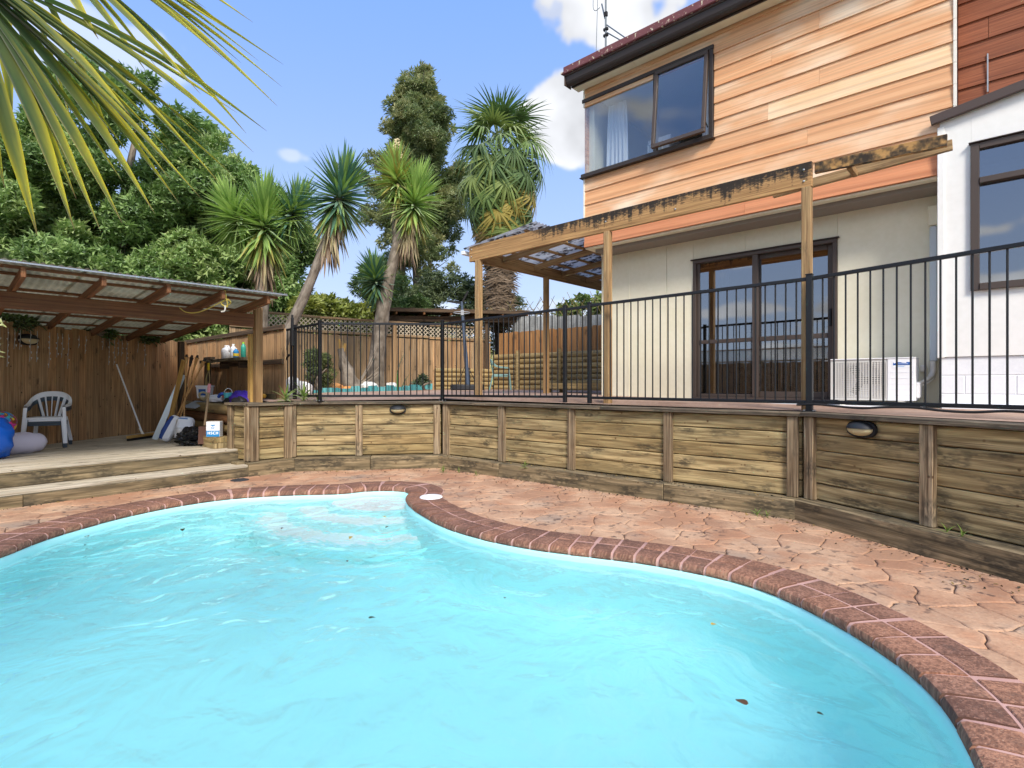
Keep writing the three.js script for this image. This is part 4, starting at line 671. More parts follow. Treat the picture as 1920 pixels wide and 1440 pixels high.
// ---------------------------------------------------------------- aerial on the roof
{
  const g = thing('tv_aerial', 'metal television aerial mast above the red roof edge', 'aerial', { at: [-0.72, 0, -1.25] }), st = std(0x6c7478, 0.5, { metalness: 0.5 });
  mesh('mast', rod([0, 6.5, 0], [0, 9.6, 0], 0.022, 0.018), st, g); mesh('stay', rod([0.02, 8.5, 0], [0.62, 7.85, 0.25], 0.012), st, g); mesh('stay', rod([0.02, 8.35, 0], [0.6, 7.8, 0.1], 0.012), st, g);
  mesh('boom', rod([-0.02, 8.65, 0], [-0.16, 9.05, -0.1], 0.016), st, g); mesh('clamp', merge([box(0.1, 0.05, 0.05, { y: 8.42 }), box(0.1, 0.05, 0.05, { y: 8.3 }), box(0.07, 0.09, 0.05, { y: 8.72 })]), M.blackMatt, g); mesh('element', tube([[-0.14, 8.92, 0], [-0.24, 8.9, 0], [-0.29, 8.96, 0], [-0.3, 9.2, 0]], 0.007, 5), st, g);
  tag(mesh('guy_wire', rod([-0.62, 6.5, -0.7], [-0.5, 10, -0.7], 0.006), st), 'thin upright wire beside the television aerial', 'wire');
}
// ================================================================ pergola
{
  const g = thing('pergola', 'timber pergola with black stained front beam before the house', 'pergola');
  const stain = tex(2048, 256, (x, y) => { // u along the beam, v = 0 bottom .. 1 top; black algae runs down from the top edge
    const g1 = fbm(x * 10, y * 26 + 3, 4, 10, 26), g2 = noise(x * 60, y * 120, 60, 120), b = fbm(x * 14, y * 3, 4, 14, 3); let c = cmix([132, 98, 60], [198, 156, 102], sat((g1 - 0.5) * 1.6 + 0.5 + (g2 - 0.5) * 0.3)); c = cmix(c, [178, 136, 88], sat((b - 0.45) * 2) * 0.6);
    const on = sstep(0.2, 0.34, x), drip = fbm(x * 110 + 5, 1.5, 4, 110, 8), wide = fbm(x * 12 + 2, 4.5, 3, 12, 8), len = on * (0.30 + 1.15 * Math.max(0, drip - 0.38) + 0.6 * (wide - 0.4)), t = 1 - y, n = fbm(x * 160, y * 22, 3, 160, 22);
    return cmix(c, [34, 29, 24], sat((len - t) * 2.6 + (n - 0.5) * 1.6 + (fbm(x * 300, y * 60, 2, 300, 60) - 0.5) * 0.8) * on * 0.92);
  });
  const bm = bx(-1.5, 3.705, 3.415, 3.675, 1.68, 1.728); { const u = bm.attributes.uv, p = bm.attributes.position; for (let i = 0; i < p.count; i++) u.setXY(i, (p.getX(i) + 1.5) / 5.205, mix(0.01, 0.99, (p.getY(i) - 3.415) / 0.26)); }
  mesh('front_beam', bm, new THREE.MeshStandardMaterial({ map: stain, roughness: 0.85 }), g);
  for (const [x, z, s, y1] of [[-1.29, 1.705, 0.095, 3.413], [1.218, 1.705, 0.09, 3.413], [3.655, 1.705, 0.09, 3.413], [-1.41, -0.22, 0.09, 3.43]]) mesh('post', bx(x - s / 2, x + s / 2, 1.05, y1, z - s / 2, z + s / 2, { b: 0.006, grain: 1 }), z < 0 ? M.pergola[2] : pick(M.pergola), g);
  mesh('side_beam', bx(-1.475, -1.43, 3.42, 3.64, -2.4, 1.678), M.pergola[2], g);
  const yR = (x) => 3.56 + (x + 1.45) * 0.085;
  for (const z of [0.95, 0.1, -0.75, -1.6]) mesh('rafter', beam([-1.43, yR(-1.43), z], [-0.03, yR(-0.03), z], 0.045, 0.1), M.pergola[0], g);
  for (const x of [-1.2, -0.75, -0.3]) mesh('purlin', bx(x - 0.022, x + 0.022, yR(x) + 0.052, yR(x) + 0.09, -2.4, 1.67), M.pergola[2], g);
  const litter = tex(512, 512, (x, y) => { const n = fbm(x * 8, y * 26, 5, 8, 26), s = fbm(x * 40 + 3, y * 60, 3, 40, 60), m = fbm(x * 5 + 8, y * 7, 4, 5, 7); return cmix([196, 200, 204], [36, 36, 40], sat((n - 0.5) * 7 + (m - 0.45) * 4) * sat(s * 4 - 1.2)); }); litter.repeat.set(0.5, 0.5);
  const sheetM = new THREE.MeshPhysicalMaterial({ map: litter, roughness: 0.9, transmission: 0.55, thickness: 0, color: 0xffffff });
  for (let k = 0; k < 5; k++) { const z0 = -2.45 + k * 0.838, z1 = z0 + 0.86, n = 60, pos = [], uv = [], idx = []; for (let i = 0; i <= n; i++) { const z = mix(z0, z1, i / n), w = 0.009 * Math.cos(z / 0.0762 * Math.PI * 2) + 0.003 * (k % 2); for (const x of [-1.62, 0.0]) { pos.push(x, yR(x) + 0.105 + w, z); uv.push(x, z); } if (i < n) { const a = i * 2; idx.push(a, a + 1, a + 2, a + 1, a + 3, a + 2); } } mesh('roof_sheet', geom(pos, uv, idx), sheetM, g); }
  mesh('gutter', bx(-1.68, -1.6, 3.56, 3.62, -2.4, 1.75), M.whitePlastic, g);
  const darkTop = std(0xffffff, 0.9, { map: tex(512, 128, (x, y) => { const n = fbm(x * 8, y * 6, 4, 8, 6), g1 = fbm(x * 6, y * 20, 3, 6, 20), s = fbm(x * 40, y * 10, 3, 40, 10); return cmix(cmix([150, 112, 64], [200, 156, 96], g1), [38, 33, 28], sat((n - 0.36) * 2.6 + (s - 0.5) * 1.8 + 0.15) * 0.9); }) }); darkTop.map.repeat.set(0.7, 2);
  mesh('end_beam', beam([3.72, 3.61, 1.66], [4.80, 3.575, 1.66], 0.045, 0.11), darkTop, g); mesh('end_beam', beam([3.2, 3.56, 1.31], [4.815, 3.648, 1.30], 0.045, 0.1), M.pergola[0], g);
  mesh('bracket', box(0.045, 0.07, 0.3, { x: 4.02, y: 3.57, z: 1.48 }), M.pergola[2], g);
  const bl = []; for (const [x, y] of [[-1.44, 3.61], [-1.44, 3.49], [1.2, 3.55], [3.63, 3.6], [3.63, 3.48], [2.2, 3.5]]) bl.push(at(new THREE.SphereGeometry(0.012, 8, 6), x, y, 1.73)); mesh('bolt', merge(bl), M.galv, g);
}
// ================================================================ garden beyond the pool fence
const latticePanel = (L, y0, y1, pitch = 0.11, w = 0.022) => { // crossing slats cut to the panel
  const parts = [], H = y1 - y0;
  for (const s of [1, -1]) for (let x = -H; x < L; x += pitch) {
    let a = x, b = x + H, ya = s > 0 ? y0 : y1, yb = s > 0 ? y1 : y0; if (a < 0) { const t = -a / (b - a); ya = mix(ya, yb, t); a = 0; } if (b > L) { const t = (L - a) / (b - a); yb = mix(ya, yb, t); b = L; } if (b - a < 0.03) continue;
    parts.push([[a, ya, s * 0.0035], [b, yb, s * 0.0035], w]);
  }
  return parts;
};
function boardFence(name, label, a, b, y0, y1, mats, o = {}) {
  const L = Math.hypot(b[0] - a[0], b[1] - a[1]), g = thing(name, label, 'fence', { at: [a[0], 0, a[1]], turn: turnOf(a, b) });
  for (let x = 0; x < L - 0.03;) { const w = Math.min(rr(0.095, 0.125) * (o.wide ?? 1), L - x); mesh('fence_board', bx(x, x + w - rr(0.003, 0.008), y0 - rr(0, 0.03), y1 + rr(-0.015, 0.015), -0.011, 0.011 + rr(-0.006, 0.006), { b: 0.003, grain: 1 }), pick(mats), g); x += w; }
  for (const y of o.rails ?? []) mesh('rail', bx(0, L, y - 0.035, y + 0.035, 0.013, 0.06), pick(mats), g);
  for (const x of o.posts ?? []) mesh('post', bx(x - 0.05, x + 0.05, y0 - 0.05, (o.postTop ?? y1) + 0.02, 0.013, 0.1, { grain: 1, b: 0.006 }), pick(mats), g);
  if (o.lattice) { const [l0, l1] = o.lattice; for (const [p, q, w] of latticePanel(L, l0, l1)) mesh('lattice_slat', beam(p, q, 0.006, w, { b: 0.001 }), o.latticeMat ?? M.lattice, g); mesh('lattice_cap', bx(0, L, l1, l1 + 0.05, -0.03, 0.035), pick(mats), g); mesh('lattice_rail', bx(0, L, l0 - 0.06, l0, -0.012, 0.05), pick(mats), g); }
  return g;
}
const GF0 = [-7.40, 3.4], GF1 = [-7.32, 1.32], GF2 = [-6.62, -1.5], GF3 = [-6.3, -3.0];
boardFence('garden_fence', 'tan board fence with pale lattice top behind the gate', GF0, GF1, 1.15, 2.6, M.gardenFence, { lattice: [2.68, 2.98], posts: [0.7] , postTop: 2.95 });
boardFence('garden_fence', 'tan board fence with lattice top behind the thick leaning yucca trunk', GF1, GF2, 1.15, 2.6, M.gardenFence, { lattice: [2.68, 2.98], posts: [1.9], postTop: 2.95, latticeMat: M.lattice });
boardFence('garden_fence', 'shaded board fence with dark lattice under the old roof', GF2, [-6.05, -3.35], 1.15, 2.58, M.brownFence.concat(M.gardenFence), { lattice: [2.66, 2.96], latticeMat: M.lattice });
boardFence('orange_fence', 'orange brown board fence above the log wall beside the house', [-6.0, -3.62], [0.1, -3.95], 2.05, 2.86, M.orangeFence, { posts: [0.7, 2.0, 3.35, 4.7], postTop: 2.85 });
function logWall(label, a, b, n, y0, dia, o = {}) {
  const L = Math.hypot(b[0] - a[0], b[1] - a[1]), g = thing('log_wall', label, 'retaining wall', { at: [a[0], 0, a[1]], turn: turnOf(a, b), group: 'log walls of the garden' });
  for (let k = 0; k < n; k++) { const c = new THREE.CylinderGeometry(dia / 2, dia / 2 * rr(0.94, 1.04), L, 14, 1); c.rotateZ(Math.PI / 2); const u = c.attributes.uv; for (let i = 0; i < u.count; i++) u.setXY(i, u.getY(i) * L + k * 0.77, u.getX(i) * dia * 3 + k * 0.31); c.translate(L / 2, y0 + (k + 0.5) * dia * 0.97, rr(-0.008, 0.008)); mesh('log', c, pick(o.mats ?? M.log), g); }
  for (const x of o.posts ?? []) mesh('post', at(new THREE.CylinderGeometry(0.06, 0.065, n * dia + 0.1, 12), x, y0 + n * dia / 2, dia * 0.75), pick(M.log), g);
  return g;
}
logWall('long wall of stacked round logs under the orange fence', [-5.9, -3.38], [0.05, -3.72], 7, 1.18, 0.152, { posts: [0.95, 2.35, 3.7, 5.0] });
logWall('low wall of stacked round logs beside the basketball stand', [-6.45, -1.6], [-5.95, -3.3], 5, 1.17, 0.13);
logWall('brown log wall behind the rubbish bag on the deck', [-6.45, 4.50], [-3.74, 4.60], 4, 0.37, 0.17, { mats: M.pergolaDark.concat(M.log[0]) });
{ // lean-to with an old dark roof behind the fences
  const g = thing('old_shed_roof', 'old dark shed roof covered in debris behind the garden fence', 'shed', { at: [-7.25, 0, -1.1], turn: turnOf([-7.25, -1.1], [-5.35, -4.35]) }), L = 3.8;
  for (let k = 0; k < 9; k++) mesh('roof_board', beam([-0.5 + k * 0.49, 3.36 + 0.012 * k + rr(-0.01, 0.01), 0.32], [-0.5 + k * 0.49, 3.50 + 0.012 * k, -1.7], 0.5, 0.03), pick(M.oldDark), g);
  mesh('front_beam', beam([-0.4, 3.16, 0.1], [L, 3.26, 0.1], 0.06, 0.16), M.oldDark[1], g); for (let k = 0; k < 6; k++) mesh('rafter', beam([-0.2 + k * 0.75, 3.3 + 0.015 * k, 0.36], [-0.2 + k * 0.75, 3.42 + 0.015 * k, -1.7], 0.05, 0.09), M.pergolaDark[k % 2], g);
  for (const x of [0.2, 2.4, 3.7]) mesh('post', bx(x - 0.05, x + 0.05, 1.2, 3.2, 0.02, 0.08, { grain: 1 }), M.oldDark[0], g);
  mesh('edge_board', beam([-0.6, 3.37, 0.36], [L + 0.2, 3.44, 0.36], 0.03, 0.1), M.oldDark[0], g);
  const r = rng(9), deb = []; for (let k = 0; k < 90; k++) { const x = r() * 4 - 0.4, z = 0.3 - r() * 1.0, a = r() * 6, l = 0.1 + r() * 0.35; deb.push(beam([x, 3.42 + r() * 0.05 + x * 0.025 - z * 0.06, z], [x + Math.cos(a) * l, 3.42 + r() * 0.06 + x * 0.025 - z * 0.06, z + Math.sin(a) * l * 0.5], 0.012, 0.01, { b: 0.001 })); } const d = mesh('twig_litter', merge(deb), std(0x6f5b44, 1), g); d.userData.kind = 'stuff';
}
{ // corrugated iron and cane screen above the orange fence
  const g = thing('corrugated_iron_fence', 'pale corrugated iron strip behind the orange fence', 'fence', { at: [-5.6, 0, -3.85], turn: 0.05 }), m = std(0xffffff, 0.6, { map: scaled(speck(91, [128, 130, 128], [186, 190, 188], 2), 0.6, 0.6) });
  for (let k = 0; k < 5; k++) { const n = 40, pos = [], uv = [], idx = []; for (let i = 0; i <= n; i++) { const x = mix(k * 0.76, k * 0.76 + 0.79, i / n), w = 0.012 * Math.cos(x / 0.0762 * Math.PI * 2); for (const y of [2.6, 3.32 - k * 0.05]) { pos.push(x, y, w + 0.003 * (k % 2)); uv.push(x, y); } if (i < n) { const a = i * 2; idx.push(a, a + 2, a + 1, a + 1, a + 2, a + 3); } } mesh('corrugated_sheet', geom(pos, uv, idx), m, g); }
  const s = thing('cane_screen', 'lattice of crossed dry canes above the corrugated iron', 'trellis', { at: [-5.9, 0, -4.15], turn: 0.05 }), c1 = std(0x8f8150, 0.9), c2 = std(0x6f6a3c, 0.9), r = rng(31);
  for (let k = 0; k < 64; k++) { const x = -0.5 + k * 0.075 + r() * 0.05, a = (k % 2 ? 1 : -1) * (0.5 + r() * 0.35), l = 0.7 + r() * 0.4, y0 = 3.05 - 0.03 * x; mesh('cane', rod([x, y0, r() * 0.06], [x + Math.sin(a) * l, y0 + Math.cos(a) * l, r() * 0.06], 0.009, 0.007, 5), k % 3 ? c1 : c2, s); }
}
// basketball stand
{
  const g = thing('basketball_stand', 'portable basketball hoop stand without backboard in the garden corner', 'basketball hoop', { at: [-5.42, 1.2, -1.85], turn: 0.75 }), pole = std(0x4d5a6e, 0.45, { metalness: 0.2 });
  const foot = []; for (let k = 0; k < 24; k++) { const a = k / 24 * Math.PI * 2; foot.push([0.42 * Math.sign(Math.cos(a)) * Math.abs(Math.cos(a)) ** 0.6, 0.27 * Math.sign(Math.sin(a)) * Math.abs(Math.sin(a)) ** 0.6]); }
  const fg = slab(foot, 0.09, { bevel: 0.03, segs: 3 }); fg.rotateX(-Math.PI / 2); fg.translate(0, 0.03, 0); mesh('base', fg, std(0x24272c, 0.6), g);
  mesh('pole', merge([rod([0.02, 0.1, 0], [-0.05, 1.0, 0], 0.055, 0.055, 12), rod([-0.05, 1.0, 0], [-0.13, 2.0, 0], 0.045, 0.042, 12), rod([-0.13, 2.0, 0], [-0.15, 2.35, 0], 0.036, 0.034, 12)]), pole, g);
  for (const s of [-1, 1]) mesh('strut', rod([s * 0.26, 0.12, 0.02], [-0.03, 0.72, 0], 0.01, 0.01, 6), M.blackMatt, g);
  mesh('rim', at(new THREE.TorusGeometry(0.215, 0.011, 8, 36), -0.13, 2.02, 0.25, 0, Math.PI / 2), std(0xa4a9ae, 0.75), g); mesh('rim_bracket', bx(-0.17, -0.09, 1.98, 2.12, 0.02, 0.06), std(0xa4a9ae, 0.75), g);
  mesh('arm', merge([beam([-0.15, 2.3, 0], [-0.52, 2.36, 0.02], 0.03, 0.05), beam([-0.15, 2.3, 0], [0.02, 2.62, 0.02], 0.03, 0.05)]), M.blackMatt, g);
}
// plastic arm chairs
function plasticChair(name, label, mat, o = {}) {
  const g = thing(name, label, 'chair', o);
  g.scale.setScalar(0.92);
  const arch = [[-0.25, 0.62, 0.24], [-0.27, 0.63, 0.1], [-0.275, 0.66, -0.08], [-0.25, 0.74, -0.2], [-0.15, 0.81, -0.26], [0, 0.83, -0.275], [0.15, 0.81, -0.26], [0.25, 0.74, -0.2], [0.275, 0.66, -0.08], [0.27, 0.63, 0.1], [0.25, 0.62, 0.24]];
  const c = new THREE.CatmullRomCurve3(arch.map((p) => new THREE.Vector3(...p))), pos = [], idx = [], n = 44; // a flat band that follows arms and back
  for (let i = 0; i <= n; i++) { const p = c.getPointAt(i / n), b = sstep(0.2, 0.36, i / n) * sstep(0.8, 0.64, i / n), w = mix(0.028, 0.012, b), h = mix(0.014, 0.045, b); for (const [a, d] of [[-w, h], [w, h], [w, -h], [-w, -h]]) { const l = Math.hypot(p.x, p.z + 0.02) || 1; pos.push(p.x + (p.x / l) * a, p.y + d, p.z + ((p.z + 0.02) / l) * a * b); } if (i < n) for (let k = 0; k < 4; k++) { const u = i * 4 + k, v = i * 4 + (k + 1) % 4; idx.push(u, v, u + 4, v, v + 4, u + 4); } }
  mesh('arm_and_back_rim', toCreasedNormals(geom(pos, null, idx), 0.8), mat, g);
  const slats = []; for (let k = -2; k <= 2; k++) { const x = k * 0.062; slats.push(beam([x * 0.8, 0.42, -0.19], [x * 1.5, 0.80 - Math.abs(k) * 0.014, -0.265 + Math.abs(k) * 0.012], 0.012, 0.036 + 0.004 * Math.abs(k))); } slats.forEach((s) => mesh('back_slat', s, mat, g));
  const seat = slab([[-0.2, -0.2], [0.2, -0.2], [0.235, 0.22], [0.2, 0.25], [-0.2, 0.25], [-0.235, 0.22]], 0.012, { bevel: 0.012, segs: 2 }); seat.rotateX(Math.PI / 2); seat.translate(0, 0.43, 0); mesh('seat', seat, mat, g);
  mesh('apron', merge([bx(-0.21, 0.21, 0.375, 0.42, 0.235, 0.25), bx(-0.225, -0.205, 0.37, 0.42, -0.19, 0.2), bx(0.205, 0.225, 0.37, 0.42, -0.19, 0.2)]), mat, g);
  for (const s of [-1, 1]) {
    mesh('leg', merge([beam([s * 0.285, 0.0, 0.29], [s * 0.25, 0.61, 0.235], 0.05, 0.022, { b: 0.006 }), beam([s * 0.262, 0.0, 0.297], [s * 0.225, 0.44, 0.255], 0.022, 0.035, { b: 0.006 })]), mat, g);
    mesh('leg', merge([beam([s * 0.255, 0.0, -0.3], [s * 0.2, 0.43, -0.2], 0.045, 0.022, { b: 0.006 }), beam([s * 0.235, 0.0, -0.306], [s * 0.18, 0.42, -0.21], 0.022, 0.03, { b: 0.006 })]), mat, g);
  }
  return g;
}
plasticChair('plastic_chair', 'pale green plastic armchair standing by the log wall', M.greenPlastic, { at: [-4.45, 1.205, -2.1], turn: 2.35 });
// timber bench beside the house
{ const g = thing('timber_bench', 'low timber platform bench beside the house corner', 'bench', { at: [-1.25, 1.13, -1.1], turn: 0.05 }); for (let k = 0; k < 4; k++) mesh('plank', bx(-0.75, 1.2, 0.2, 0.245, -0.34 + k * 0.17, -0.18 + k * 0.17), pick(M.log), g); mesh('apron', bx(-0.75, 1.2, 0.13, 0.199, 0.3, 0.34), pick(M.log), g); for (const x of [-0.6, 1.0]) for (const z of [-0.25, 0.25]) mesh('leg', bx(x - 0.045, x + 0.045, -0.05, 0.198, z - 0.045, z + 0.045, { grain: 1 }), pick(M.log), g); }
// turquoise log edging, rocks, plants in the bed
{
  const teal = [std(0x4a9499, 0.85), std(0x5fa5a8, 0.85), std(0x3f8388, 0.85)], line = [[-4.9, 3.25], [-5.35, 2.45], [-5.58, 1.7], [-5.75, 0.95], [-5.95, 0.1], [-6.08, -0.65], [-6.15, -1.25]], c = new THREE.CatmullRomCurve3(line.map(([x, z]) => new THREE.Vector3(x, 0, z)));
  const n = 17; for (let k = 0; k < n; k++) { const t0 = k / n, p = c.getPointAt(t0), q = c.getPointAt((k + 1) / n), gnd = 1.1 + 0.12 * t0, h = rr(0.10, 0.17); const g = thing('edging_block', 'turquoise painted timber edging block along the garden bed', 'edging', { at: [(p.x + q.x) / 2 + rr(-0.03, 0.03), gnd, (p.z + q.z) / 2], turn: turnOf([p.x, p.z], [q.x, q.z]) + rr(-0.12, 0.12), group: 'turquoise edging blocks' });
    const L = p.distanceTo(q) - 0.01, per = 3; for (let j = 0; j < per; j++) mesh('stake', at(new THREE.CylinderGeometry(L / per / 2, L / per / 2, h + rr(-0.012, 0.012), 10), -L / 2 + (j + 0.5) * L / per, h / 2, 0), teal[k % 3], g); }
}
function rock(name, label, x, y, z, sx, sy, sz, color, seed, group) {
  const g = new THREE.IcosahedronGeometry(1, 3), p = g.attributes.position; for (let i = 0; i < p.count; i++) { const v = new THREE.Vector3().fromBufferAttribute(p, i), n = 0.55 + 0.9 * fbm3(v.x * 2.2 + seed, v.y * 2.2, v.z * 2.2 + seed, 4); p.setXYZ(i, v.x * n * sx * 0.7, v.y * n * sy * 0.7, v.z * n * sz * 0.7); }
  const m = mesh(name, flat(g), std(0xffffff, 0.9, { map: color })); m.position.set(x, y, z); m.rotation.y = seed; return tag(m, label, 'rock', group);
}
{
  const wt = scaled(speck(95, [206, 204, 198], [238, 238, 236], 2), 1, 1), or = scaled(speck(96, [176, 110, 52], [226, 178, 118], 2), 1, 1), yg = 1.25;
  rock('garden_rock', 'rounded white rock behind the pool gate, larger one', -4.95, yg, 3.15, 0.28, 0.30, 0.25, wt, 1.2); rock('garden_rock', 'flat white rock behind the gate latch', -5.2, yg, 2.8, 0.34, 0.22, 0.25, wt, 2.6);
  rock('garden_rock', 'orange rock beside the round shrub', -6.0, yg, 1.75, 0.36, 0.2, 0.3, or, 3.7); rock('garden_rock', 'flat orange rock in front of the broken stump', -6.15, yg - 0.02, 1.2, 0.3, 0.15, 0.28, or, 9.1); rock('garden_rock', 'jagged white rock in front of the broken stump', -6.1, yg + 0.02, 0.75, 0.3, 0.22, 0.26, wt, 4.4); rock('garden_rock', 'white rock against the thick yucca trunk', -6.15, yg + 0.02, 0.05, 0.24, 0.2, 0.22, wt, 5.3);
}
// ================================================================ trees and plants
const leafMat = (hex, o = {}) => new THREE.MeshPhysicalMaterial({ color: hex, roughness: 0.92, transmission: o.through ?? 0.4, thickness: 0, clearcoat: 0.25, clearcoatRoughness: 0.35, vertexColors: !!o.vc });
M.bark = std(0xffffff, 0.95, { map: scaled(tex(256, 512, (x, y) => cmix([92, 82, 70], [160, 148, 132], sat((fbm(x * 6, y * 14, 5, 6, 14) - 0.5) * 2 + 0.5))), 1, 2) });
M.barkGrey = std(0xffffff, 0.95, { map: scaled(tex(256, 512, (x, y) => { const r = noise(2, y * 60, 8, 60); return cmix([98, 88, 76], [146, 136, 122], sat((fbm(x * 8, y * 16, 4, 8, 16) - 0.5) * 2 + 0.35 + 0.3 * r)); }), 1, 1) });
// a spray of small pointed leaves round the origin
function spray(n, len, wid, seed, spread = 1) {
  const r = rng(seed), pos = [], idx = [];
  for (let k = 0; k < n; k++) {
    const a = r() * Math.PI * 2, el = (r() - 0.25) * 1.3 * spread, d = new THREE.Vector3(Math.cos(a) * Math.cos(el), Math.sin(el), Math.sin(a) * Math.cos(el)), s = new THREE.Vector3().crossVectors(d, new THREE.Vector3(r() - 0.5, 1, r() - 0.5)).normalize(), up = new THREE.Vector3().crossVectors(s, d), l = len * (0.7 + 0.6 * r()), w = wid * (0.8 + 0.4 * r()), b = d.clone().multiplyScalar(len * 0.25 * r()), o = pos.length / 3;
    const P = (t, ww, h) => b.clone().addScaledVector(d, l * t).addScaledVector(s, ww).addScaledVector(up, h).toArray();
    pos.push(...P(0, 0, 0), ...P(0.45, -w, 0.12 * l), ...P(0.45, w, 0.12 * l), ...P(1, 0, -0.10 * l), ...P(0.45, 0, 0.04 * l)); idx.push(o, o + 4, o + 1, o, o + 2, o + 4, o + 1, o + 4, o + 3, o + 4, o + 2, o + 3);
  }
  return flat(geom(pos, null, idx));
}
const tmpM = new THREE.Matrix4(), tmpQ = new THREE.Quaternion(), tmpV = new THREE.Vector3(), tmpS = new THREE.Vector3(), tmpE = new THREE.Euler(), tmpC = new THREE.Color();
function foliage(name, parent, geo, mat, clumps, count, size, cols, seed, o = {}) {
  const r = rng(seed), m = new THREE.InstancedMesh(geo, mat, count); m.name = name; m.castShadow = m.receiveShadow = true; m.userData.kind = 'stuff';
  const w = clumps.map((c) => c[3] * c[3]), W = w.reduce((a, b) => a + b, 0), tint = clumps.map(() => r());
  for (let i = 0; i < count; i++) {
    let t = r() * W, k = 0; while (t > w[k] && k < w.length - 1) t -= w[k++];
    const [cx, cy, cz, cr] = clumps[k], a = r() * Math.PI * 2, u = 2 * r() - 1, q = cr * (o.hollow ? mix(0.62, 1.05, Math.sqrt(r())) : Math.cbrt(r())) * (0.9 + 0.2 * r()), s = Math.sqrt(1 - u * u), sq = o.squash ?? 0.8;
    tmpV.set(cx + q * s * Math.cos(a), cy + q * u * sq, cz + q * s * Math.sin(a)); tmpE.set((r() - 0.5) * 1.6, r() * 6.3, (r() - 0.5) * 1.6); tmpQ.setFromEuler(tmpE); tmpS.setScalar(size * (0.7 + 0.6 * r())); m.setMatrixAt(i, tmpM.compose(tmpV, tmpQ, tmpS));
    const ci = sat(tint[k] * 0.6 + r() * 0.55) * (cols.length - 1), c0 = Math.floor(ci), c1 = Math.min(cols.length - 1, c0 + 1); tmpC.setRGB(...cmix(cols[c0], cols[c1], ci - c0)); m.setColorAt(i, tmpC);
  }
  parent.add(m); return m;
}
function lumps(list, per, rad, seed) { // ellipsoids -> many clump spheres near their skin
  const r = rng(seed), out = [];
  for (const [x, y, z, rx, ry, rz] of list) for (let k = 0; k < per; k++) { const a = r() * Math.PI * 2, u = 2 * r() - 1, s = Math.sqrt(1 - u * u), q = 0.55 + 0.5 * Math.sqrt(r()); out.push([x + rx * q * s * Math.cos(a), y + ry * q * u, z + rz * q * s * Math.sin(a), rad * (0.6 + 0.8 * r())]); }
  return out;
}
const white = new THREE.Color(1, 1, 1);
{ // the big dark tree behind the shelter
  const g = thing('broadleaf_tree', 'large dark green broadleaf tree behind the shelter roof', 'tree');
  mesh('trunk', merge([limb([[-13.6, 0.2, 4.6], [-13.5, 2.5, 4.5], [-13.3, 5, 4.2]], [0.35, 0.28, 0.2], 10, 0.3), limb([[-13.4, 3.5, 4.4], [-14.4, 5.5, 6.2], [-14.6, 7, 7.2]], [0.18, 0.13, 0.06], 8), limb([[-13.3, 4.2, 4.3], [-12.6, 6.5, 2.6], [-12.4, 8, 1.8]], [0.18, 0.12, 0.05], 8), limb([[-13.3, 5, 4.2], [-13.4, 7, 4.0], [-13.4, 9, 3.7]], [0.18, 0.12, 0.05], 8)]), M.bark, g);
  const cl = lumps([[-13.2, 7.6, 3.7, 2.3, 2.5, 2.4], [-13.6, 5.6, 5.2, 2.6, 2.0, 2.8], [-12.6, 5.4, 2.4, 2.2, 1.9, 2.2], [-14.0, 4.4, 7.2, 2.2, 1.6, 2.4], [-12.0, 4.1, 1.3, 1.6, 1.3, 1.5], [-12.4, 3.4, 4.2, 2.0, 1.4, 3.2], [-11.6, 5.9, 1.0, 1.2, 1.0, 1.2], [-12.0, 6.6, 2.2, 1.5, 1.4, 1.5], [-13.8, 6.6, 6.4, 2.0, 1.6, 2.0]], 40, 0.5, 21);
  foliage('crown', g, spray(9, 0.17, 0.034, 5), leafMat(0xffffff), cl, 42000, 1.0, [[0.085, 0.17, 0.04], [0.17, 0.30, 0.07], [0.28, 0.43, 0.11], [0.44, 0.54, 0.19]], 22, { hollow: true });
}
{ const g = thing('broadleaf_tree', 'pale yellow green tree at the far end of the shelter', 'tree'); mesh('trunk', limb([[-9.6, 0.2, 9.2], [-9.7, 2, 9.2], [-9.6, 3.4, 9.1]], [0.2, 0.15, 0.08], 8, 0.3), M.bark, g);
  foliage('crown', g, spray(8, 0.16, 0.035, 6), leafMat(0xffffff), lumps([[-9.7, 4.0, 9.2, 1.4, 1.1, 1.4], [-10.4, 3.6, 7.8, 1.2, 0.9, 1.2]], 26, 0.4, 23), 7000, 1, [[0.06, 0.11, 0.03], [0.16, 0.22, 0.06], [0.28, 0.32, 0.11]], 24, { hollow: true }); }
